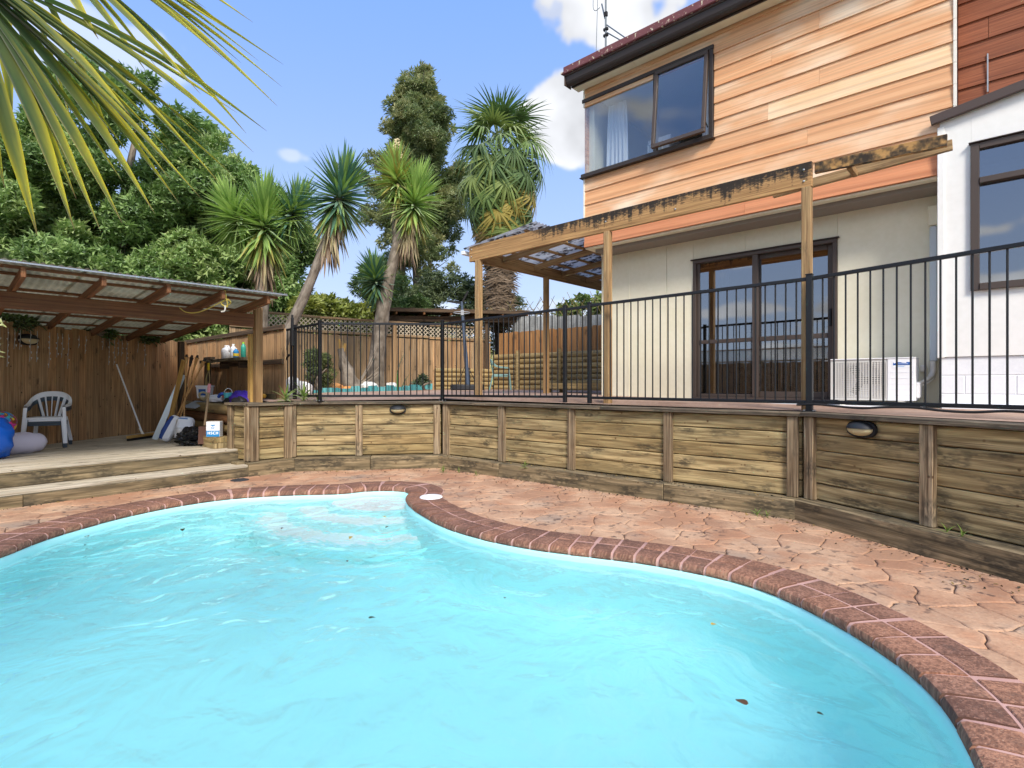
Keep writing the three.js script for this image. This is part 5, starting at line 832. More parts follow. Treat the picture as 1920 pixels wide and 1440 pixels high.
{ // tall narrow tree
  const g = thing('tall_narrow_tree', 'tall narrow tree with olive foliage behind the thick yucca', 'tree'), cx = -14.0, cz = -6.8;
  mesh('trunk', merge([limb([[cx + 0.1, 1, cz], [cx, 5, cz], [cx, 9, cz + 0.1], [cx, 14.6, cz]], [0.26, 0.2, 0.14, 0.04], 9, 0.2), limb([[cx - 0.35, 1, cz + 0.45], [cx - 0.45, 5, cz + 0.5], [cx - 0.3, 9, cz + 0.4]], [0.16, 0.13, 0.06], 8, 0.2), limb([[cx + 0.4, 1, cz - 0.4], [cx + 0.45, 5, cz - 0.35], [cx + 0.4, 9.5, cz - 0.3]], [0.14, 0.11, 0.05], 8, 0.2)]), M.barkGrey, g);
  const br = []; { const r = rng(3); for (let k = 0; k < 34; k++) { const y = 4 + k * 0.3, a = r() * 6.3, l = 0.7 + r() * 0.9; br.push(limb([[cx, y, cz], [cx + Math.cos(a) * l * 0.5, y + 0.35, cz + Math.sin(a) * l * 0.5], [cx + Math.cos(a) * l, y + 0.9, cz + Math.sin(a) * l]], [0.035, 0.025, 0.01], 5)); } } mesh('branch', merge(br), M.barkGrey, g);
  const cl = [], rc = rng(34); for (let k = 0; k < 110; k++) { // upswept branches of uneven length, each with a few clumps near its end
    const h = mix(4.2, 14.2, Math.pow(rc(), 0.75)), full = h > 8 ? mix(2.2, 0.3, Math.pow((h - 8) / 6.2, 1.05)) : mix(0.9, 1.7, (h - 4.2) / 4), a = rc() * 6.283, L = full * (0.6 + 0.95 * rc()), n = h < 8 ? 2 : 4; for (let j = 0; j < n; j++) { const q = L * mix(0.45, 1, j / (n - 1)); cl.push([cx + Math.cos(a) * q + (rc() - 0.5) * 0.3, h + q * 0.45 + (rc() - 0.5) * 0.4, cz + Math.sin(a) * q + (rc() - 0.5) * 0.3, 0.24 + 0.3 * rc()]); } }
  for (let k = 0; k < 10; k++) cl.push([cx + (rc() - 0.5) * 0.7, 14.0 + rc() * 1.5, cz + (rc() - 0.5) * 0.7, 0.22 + 0.2 * rc()]);
  foliage('crown', g, spray(9, 0.2, 0.026, 7, 0.8), leafMat(0xffffff), cl, 23000, 1, [[0.09, 0.145, 0.05], [0.17, 0.24, 0.08], [0.28, 0.33, 0.12], [0.42, 0.42, 0.18]], 33, { hollow: true });
}
// ---- sword leaf and rosettes
function blade(len, wid, droop, seg = 5, fold = 0.25) { // along +x, bends down in y
  const pos = [], uv = [], idx = []; for (let i = 0; i <= seg; i++) { const t = i / seg, w = wid * Math.min(1, (1 - t) * 2.2 + 0.02) * (0.55 + 0.45 * Math.min(1, t * 5)), x = len * t * (1 - 0.18 * droop * t), y = -droop * len * t * t * 0.55; pos.push(x, y + fold * w, -w, x, y, 0, x, y + fold * w, w); uv.push(t, 0, t, 0.5, t, 1); if (i < seg) { const a = i * 3; idx.push(a, a + 1, a + 3, a + 1, a + 4, a + 3, a + 1, a + 2, a + 4, a + 2, a + 5, a + 4); } }
  return geom(pos, uv, idx);
}
function rosette(n, len, wid, seed, el0, el1, droop, axis = [0, 1, 0], jit = 0.25) {
  const r = rng(seed), L = [], qa = new THREE.Quaternion().setFromUnitVectors(new THREE.Vector3(0, 1, 0), new THREE.Vector3(...axis).normalize());
  for (let k = 0; k < n; k++) { const t = (k + 0.5) / n, el = mix(el1, el0, t) + (r() - 0.5) * jit, az = k * 2.39996 + (r() - 0.5) * 0.4, b = blade(len * (0.78 + 0.35 * r()), wid, droop * (0.3 + 1.2 * t) * (0.6 + 0.8 * r()), 4); b.rotateX((r() - 0.5) * 0.8); b.rotateZ(el); b.rotateY(az); b.applyQuaternion(qa); const v = new THREE.Vector3(0, (0.5 - t) * len * 0.55, 0).applyQuaternion(qa); b.translate(v.x, v.y, v.z); L.push(b); }
  return merge(L);
}
const yg = [leafMat(0x86a84c, { through: 0.4 }), leafMat(0xa8c662, { through: 0.4 }), leafMat(0x527f64, { through: 0.25 }), leafMat(0xa8a04a, { through: 0.3, rough: 0.5 }), leafMat(0xa89a74, { through: 0.1, rough: 0.9 }), leafMat(0x86705a, { through: 0.05, rough: 0.95 })];
function yuccaHead(g, x, y, z, len, seed, m1, m2, axis, skirt = 0) {
  const put = (geo, mat, name = 'leaf_rosette') => { const m = mesh(name, geo, mat, g); m.position.set(x, y, z); m.userData.kind = 'stuff'; return m; };
  put(rosette(190, len * 0.92, 0.032, seed, -1.1, 1.45, 0.06, axis), yg[m1]); put(rosette(130, len * 0.88, 0.032, seed + 1, -1.15, 1.35, 0.1, axis), yg[m2]);
  if (skirt) { // dying and dead leaves hang down the stem as a beard
    const beard = (n, l, w, sd, y0, y1, flare) => { const r = rng(sd), L = [], A = new THREE.Vector3(...axis).normalize(); for (let k = 0; k < n; k++) { const t = r(), a = r() * 6.283, b = blade(l * (0.6 + 0.6 * r()), w, 0.25 * r(), 4); b.rotateX((r() - 0.5) * 1.6); b.rotateZ(-1.45 + flare * r()); b.rotateY(a); const h = mix(y0, y1, t); b.translate(A.x * h + Math.cos(a) * 0.09, A.y * h, A.z * h - Math.sin(a) * 0.09); L.push(b); } return merge(L); };
    put(beard(Math.round(50 * skirt), len * 0.8, 0.03, seed + 2, -0.1, -0.35, 0.7), yg[3]); put(beard(Math.round(90 * skirt), len * 0.75, 0.026, seed + 3, -0.2, -0.85, 0.35), yg[4], 'dead_leaves'); put(beard(Math.round(80 * skirt), len * 0.65, 0.022, seed + 4, -0.45, -1.15, 0.25), yg[5], 'dead_leaves');
  }
}
{
  const a = thing('yucca_tree', 'bushy bright green yucca beside the shelter roof corner', 'yucca');
  mesh('trunk', limb([[-6.5, 1.1, 3.15], [-6.48, 2.6, 3.1], [-6.42, 4.3, 3.07]], [0.2, 0.14, 0.1], 10, 0.25), M.barkGrey, a);
  yuccaHead(a, -6.41, 4.72, 3.06, 1.02, 101, 0, 1, [0.05, 1, 0.02], 1); yuccaHead(a, -6.2, 5.05, 2.55, 0.78, 105, 0, 2, [0.2, 1, -0.4], 0); yuccaHead(a, -6.75, 4.85, 3.5, 0.8, 108, 1, 0, [-0.2, 1, 0.4], 0);
  const b = thing('yucca_tree', 'slender leaning yucca with blue green head by the gate', 'yucca');
  mesh('trunk', limb([[-5.92, 1.1, 3.3], [-5.62, 2.2, 3.02], [-5.25, 3.3, 2.68], [-4.9, 4.6, 2.35], [-4.78, 5.2, 2.24]], [0.14, 0.115, 0.1, 0.085, 0.07], 10, 0.15), M.barkGrey, b);
  yuccaHead(b, -4.78, 5.15, 2.24, 0.92, 111, 2, 0, [0.22, 1, -0.15], 0.9);
  const c = thing('yucca_tree', 'thick trunked yucca with twin yellow green heads', 'yucca');
  mesh('trunk', limb([[-6.42, 1.1, 0.36], [-6.36, 2.2, 0.3], [-6.24, 3.3, 0.2], [-6.02, 4.7, 0.0], [-5.82, 5.4, -0.15]], [0.24, 0.19, 0.165, 0.13, 0.1], 12, 0.2), M.barkGrey, c); mesh('branch', limb([[-6.02, 4.7, 0.0], [-6.02, 5.4, 0.02], [-6.02, 6.2, -0.02]], [0.09, 0.08, 0.06], 8, 0.1), M.barkGrey, c);
  yuccaHead(c, -5.68, 5.85, -0.3, 0.98, 121, 1, 0, [0.2, 1, -0.1], 1.1); yuccaHead(c, -6.02, 6.45, -0.05, 0.85, 126, 1, 3, [-0.1, 1, 0.05], 0.4);
  const fl = mesh('flower_spike', (() => { const r = rng(8), L = []; for (let k = 0; k < 90; k++) { const t = r(), a2 = r() * 6.3, q = 0.14 * (1 - t * 0.7); L.push(at(new THREE.IcosahedronGeometry(0.03, 0), Math.cos(a2) * q, t * 0.5, Math.sin(a2) * q)); } return merge(L); })(), std(0xcdbf95, 0.8), c); fl.position.set(-6.05, 6.95, -0.05); fl.userData.kind = 'stuff';
  mesh('side_branch', limb([[-6.3, 3.0, 0.22], [-6.42, 3.5, 0.28], [-6.46, 3.85, 0.29]], [0.06, 0.055, 0.05], 8), M.barkGrey, c); yuccaHead(c, -6.47, 3.95, 0.29, 0.72, 131, 2, 0, [-0.1, 1, 0.05], 0);
}
// ---- fan palms
function fanGeo(n, len, wid, span, seed, droop) { const r = rng(seed), L = []; for (let k = 0; k < n; k++) { const a = ((k + 0.5) / n - 0.5) * span, b = blade(len * (0.82 + 0.18 * Math.cos(a)) * (0.92 + 0.14 * r()), wid, droop * (0.5 + r()), 5, 0.35); b.rotateX((r() - 0.5) * 0.5); b.rotateY(a + (r() - 0.5) * 0.05); L.push(b); } return merge(L); }
{
  const p = thing('fan_palm', 'shaggy fan palm with brown skirt behind the pergola', 'palm'), x = -7.25, z = -5.0, y = 8.95;
  mesh('trunk', limb([[x, 1.2, z], [x, 4, z], [x, 6, z], [x, 8.2, z]], [0.16, 0.17, 0.22, 0.16], 12, 0.5), std(0x5e5044, 1), p);
  const gA = fanGeo(26, 1.2, 0.03, 4.6, 41, 0.5), gB = fanGeo(26, 1.2, 0.032, 4.2, 42, 1.3), mats = [leafMat(0x6c8a40), leafMat(0x869a4c), leafMat(0x567438), leafMat(0xb0a048), leafMat(0x9c8050, { through: 0.2 }), leafMat(0x7c6a56, { through: 0.05, rough: 0.95 })], r = rng(44);
  const frond = (az, el, len, geo, mat, dy = 0, roll = 0) => { const f = grp('frond', p), st = [[0, 0, 0], [Math.cos(el) * len * 0.55, Math.sin(el) * len * 0.62, 0], [Math.cos(el) * len, Math.sin(el) * len * 0.92, 0]]; mesh('stalk', tube(st, 0.014, 5, 5), mats[1], f); const q = mesh('fan', geo, mat, f); q.position.set(...st[2]); q.rotation.set(roll, 0, el - 0.45 - 0.5 * sat(0.6 - el)); f.position.set(x, y + dy, z); f.rotation.y = az; };
  for (let k = 0; k < 38; k++) { const t = k / 37, el = mix(1.4, -0.5, t) + (r() - 0.5) * 0.2; frond(k * 2.4, el, mix(0.85, 1.2, r()), t > 0.35 ? gB : gA, mats[k % 3], mix(0.35, -0.5, t), (r() - 0.5) * 0.9); }
  for (let k = 0; k < 34; k++) frond(k * 2.4 + 0.5, mix(-0.1, -0.75, k / 34), mix(1.0, 1.3, r()), gB, mats[k % 5 === 3 ? 3 : k % 3], -0.45 - k * 0.05, (r() - 0.5) * 0.8);
  for (let k = 0; k < 18; k++) frond(k * 2.4 + 1, mix(-0.5, -1.0, k / 18), 1.05, gB, mats[k % 3 === 2 ? 1 : 3 + (k % 2)], -1.7 - k * 0.05, (r() - 0.5) * 0.7);
  for (let k = 0; k < 46; k++) { const yy = -2.1 - k * 0.075, f = grp('dead_frond', p); const q = mesh('fan', gB, k < 8 ? mats[4] : mats[5], f); q.rotation.set(0, 0, -1.42 - 0.12 * r()); q.scale.setScalar(mix(1.0, 0.72, k / 46)); q.position.set(0.3 + 0.12 * r(), 0, 0); f.position.set(x, y + yy, z); f.rotation.y = k * 2.4; }
}
{ // near palm whose fronds hang into view from the left; its trunk stands on the terrace behind
  const p = thing('fan_palm', 'near fan palm with long yellow edged blades overhanging the pool', 'palm');
  mesh('trunk', limb([[2.2, 0, 10.1], [2.25, 1.5, 10.0], [2.3, 3.1, 9.9]], [0.16, 0.14, 0.12], 12, 0.4), std(0x5e5044, 1), p);
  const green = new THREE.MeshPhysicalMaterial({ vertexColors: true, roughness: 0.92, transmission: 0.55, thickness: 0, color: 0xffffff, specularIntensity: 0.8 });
  const mkBlade = (h, t, w, seed) => { // from the hub to the tip, folded along the rib; light shining through is painted as yellow towards margin and tip, brown at the very end
    const r = rng(seed), H = new THREE.Vector3(...h), T = new THREE.Vector3(...t), d = T.clone().sub(H), L = d.length(), s = new THREE.Vector3().crossVectors(d, new THREE.Vector3(0.35, 1, 0.2)).normalize(), up = new THREE.Vector3().crossVectors(s, d).normalize(), n = 12, pos = [], col = [], idx = [], uv = [], sag = L * (0.03 + 0.05 * r()), tw = (r() - 0.5) * 0.8;
    for (let i = 0; i <= n; i++) {
      const u = i / n, ww = w * Math.min(1, 0.35 + u * 1.6) * Math.min(1, (1 - u) * 3.2 + 0.03), c = H.clone().addScaledVector(d, u).addScaledVector(new THREE.Vector3(0, 1, 0), Math.sin(u * Math.PI) * sag), cs = Math.cos(tw * u), sn = Math.sin(tw * u), S = s.clone().multiplyScalar(cs).addScaledVector(up, sn), U = up.clone().multiplyScalar(cs).addScaledVector(s, -sn);
      for (const [k, e] of [[-1, 0.62], [-0.55, 0.30], [0, 0], [0.55, 0.30], [1, 0.62]]) { const q = c.clone().addScaledVector(S, k * ww).addScaledVector(U, e * ww); pos.push(q.x, q.y, q.z); uv.push(u, k);
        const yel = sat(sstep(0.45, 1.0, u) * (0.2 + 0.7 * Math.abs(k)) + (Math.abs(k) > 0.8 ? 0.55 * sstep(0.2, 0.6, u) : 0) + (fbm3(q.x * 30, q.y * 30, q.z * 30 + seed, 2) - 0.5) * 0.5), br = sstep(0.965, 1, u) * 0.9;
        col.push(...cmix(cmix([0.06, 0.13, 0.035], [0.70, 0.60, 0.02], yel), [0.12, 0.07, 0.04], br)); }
      if (i < n) for (let k = 0; k < 4; k++) { const a = i * 5 + k; idx.push(a, a + 1, a + 5, a + 1, a + 6, a + 5); }
    }
    const g = geom(pos, uv, idx); g.setAttribute('color', new THREE.Float32BufferAttribute(col, 3)); return g;
  };
  const hubA = [3.156, 2.483, 7.926], tipsA = [[3.348, 1.876, 7.885], [3.246, 1.804, 7.775], [3.291, 1.825, 7.707], [3.305, 1.828, 7.653], [3.287, 1.867, 7.602], [3.33, 1.9, 7.535], [3.29, 1.957, 7.463], [3.384, 1.954, 7.431], [3.367, 2.008, 7.366], [3.328, 2.065, 7.319], [3.349, 2.154, 7.273], [3.329, 2.245, 7.223], [2.93, 2.282, 7.387], [2.978, 2.081, 7.682], [3.425, 2.117, 7.611], [3.338, 2.235, 7.69], [3.116, 1.86, 7.894]];
  const hubB = [2.883, 2.843, 7.838], tipsB = [[3.319, 2.5, 7.165], [3.295, 2.437, 7.16], [3.303, 2.362, 7.18], [3.306, 2.539, 7.313], [3.296, 2.608, 7.254], [3.124, 2.317, 7.208], [3.337, 2.293, 7.42], [3.22, 2.36, 7.527], [3.241, 2.392, 7.644], [3.312, 2.552, 7.443], [3.334, 2.427, 7.355], [2.932, 2.227, 7.792], [2.868, 2.163, 7.512], [2.743, 2.235, 7.694]];
  [[hubA, tipsA, [2.32, 3.0, 9.85]], [hubB, tipsB, [2.3, 3.1, 9.85]]].forEach(([hub, tips, from], f) => {
    const g = grp('frond', p); mesh('stalk', tube([from, [mix(from[0], hub[0], 0.5), Math.max(from[1], hub[1]) + 0.12, mix(from[2], hub[2], 0.5)], hub], 0.016, 6, 12), yg[0], g);
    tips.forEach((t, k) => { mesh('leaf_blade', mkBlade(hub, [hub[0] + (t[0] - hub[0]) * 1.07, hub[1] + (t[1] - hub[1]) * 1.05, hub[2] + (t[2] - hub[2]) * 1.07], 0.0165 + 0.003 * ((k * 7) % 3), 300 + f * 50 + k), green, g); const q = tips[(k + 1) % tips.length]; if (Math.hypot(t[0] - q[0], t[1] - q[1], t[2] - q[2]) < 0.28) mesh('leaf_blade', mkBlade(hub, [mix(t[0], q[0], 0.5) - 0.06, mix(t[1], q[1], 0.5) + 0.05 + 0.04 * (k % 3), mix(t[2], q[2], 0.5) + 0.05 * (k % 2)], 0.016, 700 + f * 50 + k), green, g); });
  });
  // fronds out of view that complete the crown
  const gC = fanGeo(24, 0.75, 0.024, 4.4, 61, 0.6); for (let k = 0; k < 9; k++) { const f = grp('frond', p), a = 1.2 + k * 0.55; mesh('stalk', rod([0, 0, 0], [0.7, 0.25, 0], 0.014), yg[0], f); const q = mesh('fan', gC, yg[k % 3], f); q.position.set(0.7, 0.25, 0); q.rotation.z = -0.4; f.position.set(2.3, 3.05, 9.9); f.rotation.y = a + Math.PI * 0.75; }
}
// ---- hedges, shrubs, far bush and hill
function bush(name, label, list, per, rad, count, leaf, cols, seed, trunk, o = {}) {
  const g = thing(name, label, o.cat ?? 'shrub', { group: o.group }); const [x, y, z] = list[0]; mesh('stem', merge([0, 1, 2, 3].map((k) => limb([[x + 0.05 * k, trunk, z], [x + 0.15 * (k - 1.5), (y + trunk) / 2, z + 0.1 * (k % 2)], [x + 0.3 * (k - 1.5), y, z]], [0.04, 0.03, 0.012], 6))), M.bark, g);
  foliage('foliage', g, spray(...leaf), leafMat(0xffffff, o), lumps(list, per, rad, seed), count, 1, cols, seed + 1, { hollow: true, squash: 0.9 }); return g;
}
bush('hedge', 'yellow green broad leaved hedge above the lattice fence', [[-9.6, 3.25, 0.2, 0.6, 0.4, 0.8], [-9.5, 3.3, -0.9, 0.6, 0.4, 0.7], [-9.2, 3.2, -1.9, 0.6, 0.35, 0.7]], 16, 0.24, 2600, [7, 0.2, 0.042, 9], [[0.10, 0.15, 0.02], [0.24, 0.30, 0.04], [0.42, 0.44, 0.08]], 51, 1.2, { cat: 'hedge' });
bush('round_shrub', 'small round green shrub behind the fence post', [[-5.62, 1.68, 2.32, 0.28, 0.3, 0.28]], 16, 0.12, 1100, [7, 0.07, 0.012, 10], [[0.05, 0.09, 0.02], [0.12, 0.17, 0.04], [0.22, 0.26, 0.07]], 53, 1.2);
bush('feathery_tree', 'small bright green feathery leaved tree left of the thick yucca', [[-9.0, 4.4, -1.6, 0.7, 0.6, 0.7], [-8.7, 3.6, -2.2, 0.8, 0.6, 0.8]], 14, 0.24, 1500, [9, 0.16, 0.022, 12], [[0.05, 0.11, 0.02], [0.11, 0.2, 0.04], [0.2, 0.3, 0.08]], 55, 1.2, { cat: 'tree' });
bush('dark_bush', 'dark green bush mass behind the old shed roof', [[-10.6, 4.2, -5.4, 1.3, 1.2, 1.3], [-9.6, 3.8, -6.6, 1.4, 1.1, 1.4], [-11.6, 3.8, -4.2, 1.1, 1.0, 1.1]], 18, 0.4, 3800, [8, 0.17, 0.026, 13], [[0.06, 0.10, 0.035], [0.11, 0.16, 0.05], [0.18, 0.23, 0.09]], 57, 1.2);
bush('garden_bush', 'glossy green bush beside the house corner behind the orange fence', [[-3.2, 3.5, -6.4, 1.0, 0.8, 0.8], [-1.4, 3.6, -6.6, 1.1, 0.9, 0.8], [-4.9, 3.4, -6.8, 1.0, 0.7, 0.8], [-0.2, 3.5, -7.4, 1.0, 0.9, 0.8]], 18, 0.32, 4200, [7, 0.17, 0.045, 14], [[0.06, 0.12, 0.02], [0.14, 0.23, 0.04], [0.28, 0.36, 0.06]], 59, 1.2);
bush('far_tree', 'light green tree beside the yellow hill', [[-15.5, 4.5, 0.6, 1.5, 1.2, 1.4], [-14.5, 4.0, -0.6, 1.2, 0.9, 1.2]], 22, 0.42, 4200, [8, 0.17, 0.03, 15], [[0.06, 0.12, 0.02], [0.14, 0.22, 0.04], [0.24, 0.30, 0.08]], 61, 1.2, { cat: 'tree' });
bush('ivy_growth', 'green creeper leaves in the gap above the dark brown fence', [[-7.3, 2.3, 5.7, 0.15, 0.08, 0.3], [-7.9, 2.3, 4.9, 0.15, 0.08, 0.25], [-6.3, 2.3, 7.0, 0.15, 0.07, 0.3]], 7, 0.1, 420, [6, 0.11, 0.026, 16], [[0.04, 0.09, 0.02], [0.12, 0.2, 0.04]], 63, 2.25, { cat: 'plant' });
bush('small_plant', 'small leafy plant by the end of the turquoise edging', [[-6.25, 1.42, -0.95, 0.14, 0.16, 0.14]], 8, 0.07, 160, [6, 0.09, 0.02, 17], [[0.04, 0.08, 0.03], [0.09, 0.14, 0.05]], 65, 1.2);
{ // yellow grassy hill far behind
  const pos = [], uv = [], idx = [], n = 40; for (let j = 0; j <= n; j++) for (let i = 0; i <= n; i++) { const u = i / n * 2 - 1, v = j / n * 2 - 1, h = 11 * Math.exp(-(u * u * 2.2 + v * v * 2.2)) - 1.2 + 1.2 * (fbm3(u * 5 + 3, 1, v * 5, 4) - 0.5); pos.push(-60 + u * 45, h + 0.2, -18 + v * 45); uv.push(u * 20, v * 20); if (i < n && j < n) { const a = j * (n + 1) + i; idx.push(a, a + n + 1, a + 1, a + 1, a + n + 1, a + n + 2); } }
  struct(mesh('hill', geom(pos, uv, idx), std(0xffffff, 1, { map: scaled(speck(97, [140, 138, 66], [206, 196, 112], 2.4), 0.3, 0.3) })));
  const t = tag(new THREE.Group(), 'pale yellow bushes covering the far hill', 'bushes'); t.name = numbered('hill_bushes'); scene.add(t); const r = rng(71), cl = []; for (let k = 0; k < 160; k++) { const u = (r() - 0.5) * 1.3, v = (r() - 0.5) * 1.3, h = 11 * Math.exp(-(u * u * 2.2 + v * v * 2.2)) - 0.9; cl.push([-60 + u * 45, h + 0.3, -18 + v * 45, 1.1 + r()]); }
  const f = foliage('foliage', t, spray(9, 0.5, 0.1, 18), leafMat(0xffffff), cl, 9000, 1, [[0.16, 0.2, 0.05], [0.34, 0.34, 0.11], [0.48, 0.44, 0.18]], 72, { hollow: true, squash: 0.7 }); t.userData.kind = 'stuff'; f.userData.kind = 'stuff';
}
// ---- bed plants
{ const g = thing('tree_stump', 'broken grey tree stump with splintered top in the garden bed', 'stump'); mesh('trunk', limb([[-6.2, 1.15, 1.05], [-6.3, 1.5, 1.12], [-6.42, 1.95, 1.22], [-6.45, 2.2, 1.25]], [0.26, 0.18, 0.11, 0.07], 10, 0.6), M.barkGrey, g); mesh('splinter', merge([beam([-6.45, 2.1, 1.25], [-6.47, 2.42, 1.27], 0.05, 0.06), beam([-6.42, 2.1, 1.2], [-6.38, 2.32, 1.18], 0.04, 0.05)]), M.newTimber[1], g); for (const [a, b, c] of [[-6.0, 2.05, 0.6], [-5.95, 1.8, 0.5], [-6.1, 2.35, 0.45], [-5.9, 1.65, 0.55]]) mesh('dead_branch', limb([[-6.2, 1.35, 0.95], [(a - 6.2) / 2, (b + 1.35) / 2 - 0.05, (c + 0.95) / 2], [a, b, c]], [0.03, 0.02, 0.008], 6), M.bark, g); }
{ const g = thing('banana_plant', 'young plant with two big upright leaves by the lattice fence', 'plant'), m = leafMat(0x3f7a2a, { through: 0.35 }); mesh('stem', limb([[-5.95, 1.2, 0.0], [-5.93, 1.5, 0.02], [-5.9, 1.7, 0.03]], [0.025, 0.02, 0.012], 6), m, g); const l = (len, w) => { const b = blade(len, w, 0.35, 8, 0.2); return b; }; const a = mesh('leaf', l(0.62, 0.085), m, g); a.position.set(-5.9, 1.62, 0.03); a.rotation.set(0.2, 0.9, 1.25); const b = mesh('leaf', l(0.55, 0.07), m, g); b.position.set(-5.9, 1.25, -0.1); b.rotation.set(0.4, 0.6, 0.95); }
{ // strappy plant spilling over the planter cap
  const g = thing('strappy_plant', 'light green strappy plant at the planter corner', 'plant'); for (const [x, z, s, n] of [[-3.28, 4.05, 0.26, 26], [-3.22, 3.78, 0.28, 30], [-3.1, 3.6, 0.2, 18]]) { const m = mesh('leaves', rosette(n, s, 0.014, Math.round(x * -1000), 0.0, 1.2, 1.1), leafMat(0x7f9a3c, { through: 0.35 }), g); m.position.set(x, 1.09, z); }
  const w = thing('weed_tuft', 'weeds growing along the foot of the timber walls', 'weeds'); w.userData.kind = 'stuff'; const r = rng(81), L = []; for (const [x, z, y] of [[-1.35, 2.42, 0], [-1.0, 2.40, 0], [-0.6, 2.42, 0], [3.3, 2.14, 0], [3.4, 2.15, 0], [4.86, 2.58, 0.2], [4.96, 2.63, 0.2], [-1.2, 2.55, 0], [0.2, 2.24, 0.2], [-3.0, 5.6, 0]]) { const t = rosette(9 + Math.floor(r() * 8), 0.09, 0.005, Math.floor(r() * 9999), 0.1, 1.3, 1.0); t.translate(x, y, z); L.push(t); } mesh('blades', merge(L), leafMat(0x6f8a2c, { through: 0.3 }), w).userData.kind = 'stuff'; }
{ // fallen leaves and grit along the wall foot
  const w = thing('leaf_litter', 'fallen leaves and grit along the foot of the timber walls', 'leaf litter'); w.userData.kind = 'stuff'; const r = rng(83), L = [[], [], []]; const run = (a, b, n, y) => { for (let k = 0; k < n; k++) { const t = r(), l = blade(0.012 + 0.04 * r() * r(), 0.004 + 0.006 * r(), 0.4, 2); l.rotateX(r() * 3); l.rotateY(r() * 6.3); l.translate(mix(a[0], b[0], t) + (r() - 0.5) * 0.05, y + 0.004 + r() * 0.008, mix(a[1], b[1], t) + Math.pow(r(), 3) * 0.5); L[k % 3].push(l); } };
  run([-1.55, 2.36], [3.66, 2.08], 260, 0); run([3.7, 2.1], [5.5, 3.06], 110, 0); run([-2.9, 4.0], [-1.6, 2.38], 60, 0); run([-1.5, 2.18], [3.6, 1.98], 160, 0.2); run([-2.75, 7.4], [-3.0, 4.7], 60, 0);
  L.forEach((q, k) => { mesh('leaves', merge(q), std([0x5a4630, 0x8a7444, 0x3c3a2a][k], 0.95), w).userData.kind = 'stuff'; }); }
{ // branch with pale leaves reaching in over the deck
  const g = thing('leafy_branch', 'thin branch with pale variegated leaves before the dark fence', 'branch'); mesh('twig', merge([limb([[-3.3, 0.37, 9.0], [-3.0, 1.5, 8.6], [-2.62, 2.05, 7.9], [-2.35, 2.0, 7.4]], [0.02, 0.014, 0.009, 0.004], 6), limb([[-2.62, 2.05, 7.9], [-2.4, 1.85, 7.6], [-2.32, 1.68, 7.45]], [0.008, 0.006, 0.003], 5)]), M.bark, g);
  const r = rng(91), m = leafMat(0xb9c27a, { through: 0.35 }); for (let k = 0; k < 26; k++) { const t = r(), b = blade(0.09 + r() * 0.04, 0.016, 0.8, 3); const q = mesh('leaf', b, m, g); const low = k % 2; q.position.set(mix(-2.62, low ? -2.32 : -2.35, t), mix(2.05, low ? 1.68 : 2.0, t) + (r() - 0.5) * 0.1, mix(7.9, low ? 7.45 : 7.4, t) + (r() - 0.5) * 0.08); q.rotation.set(r() * 2, r() * 6.3, -0.4 + r()); } }
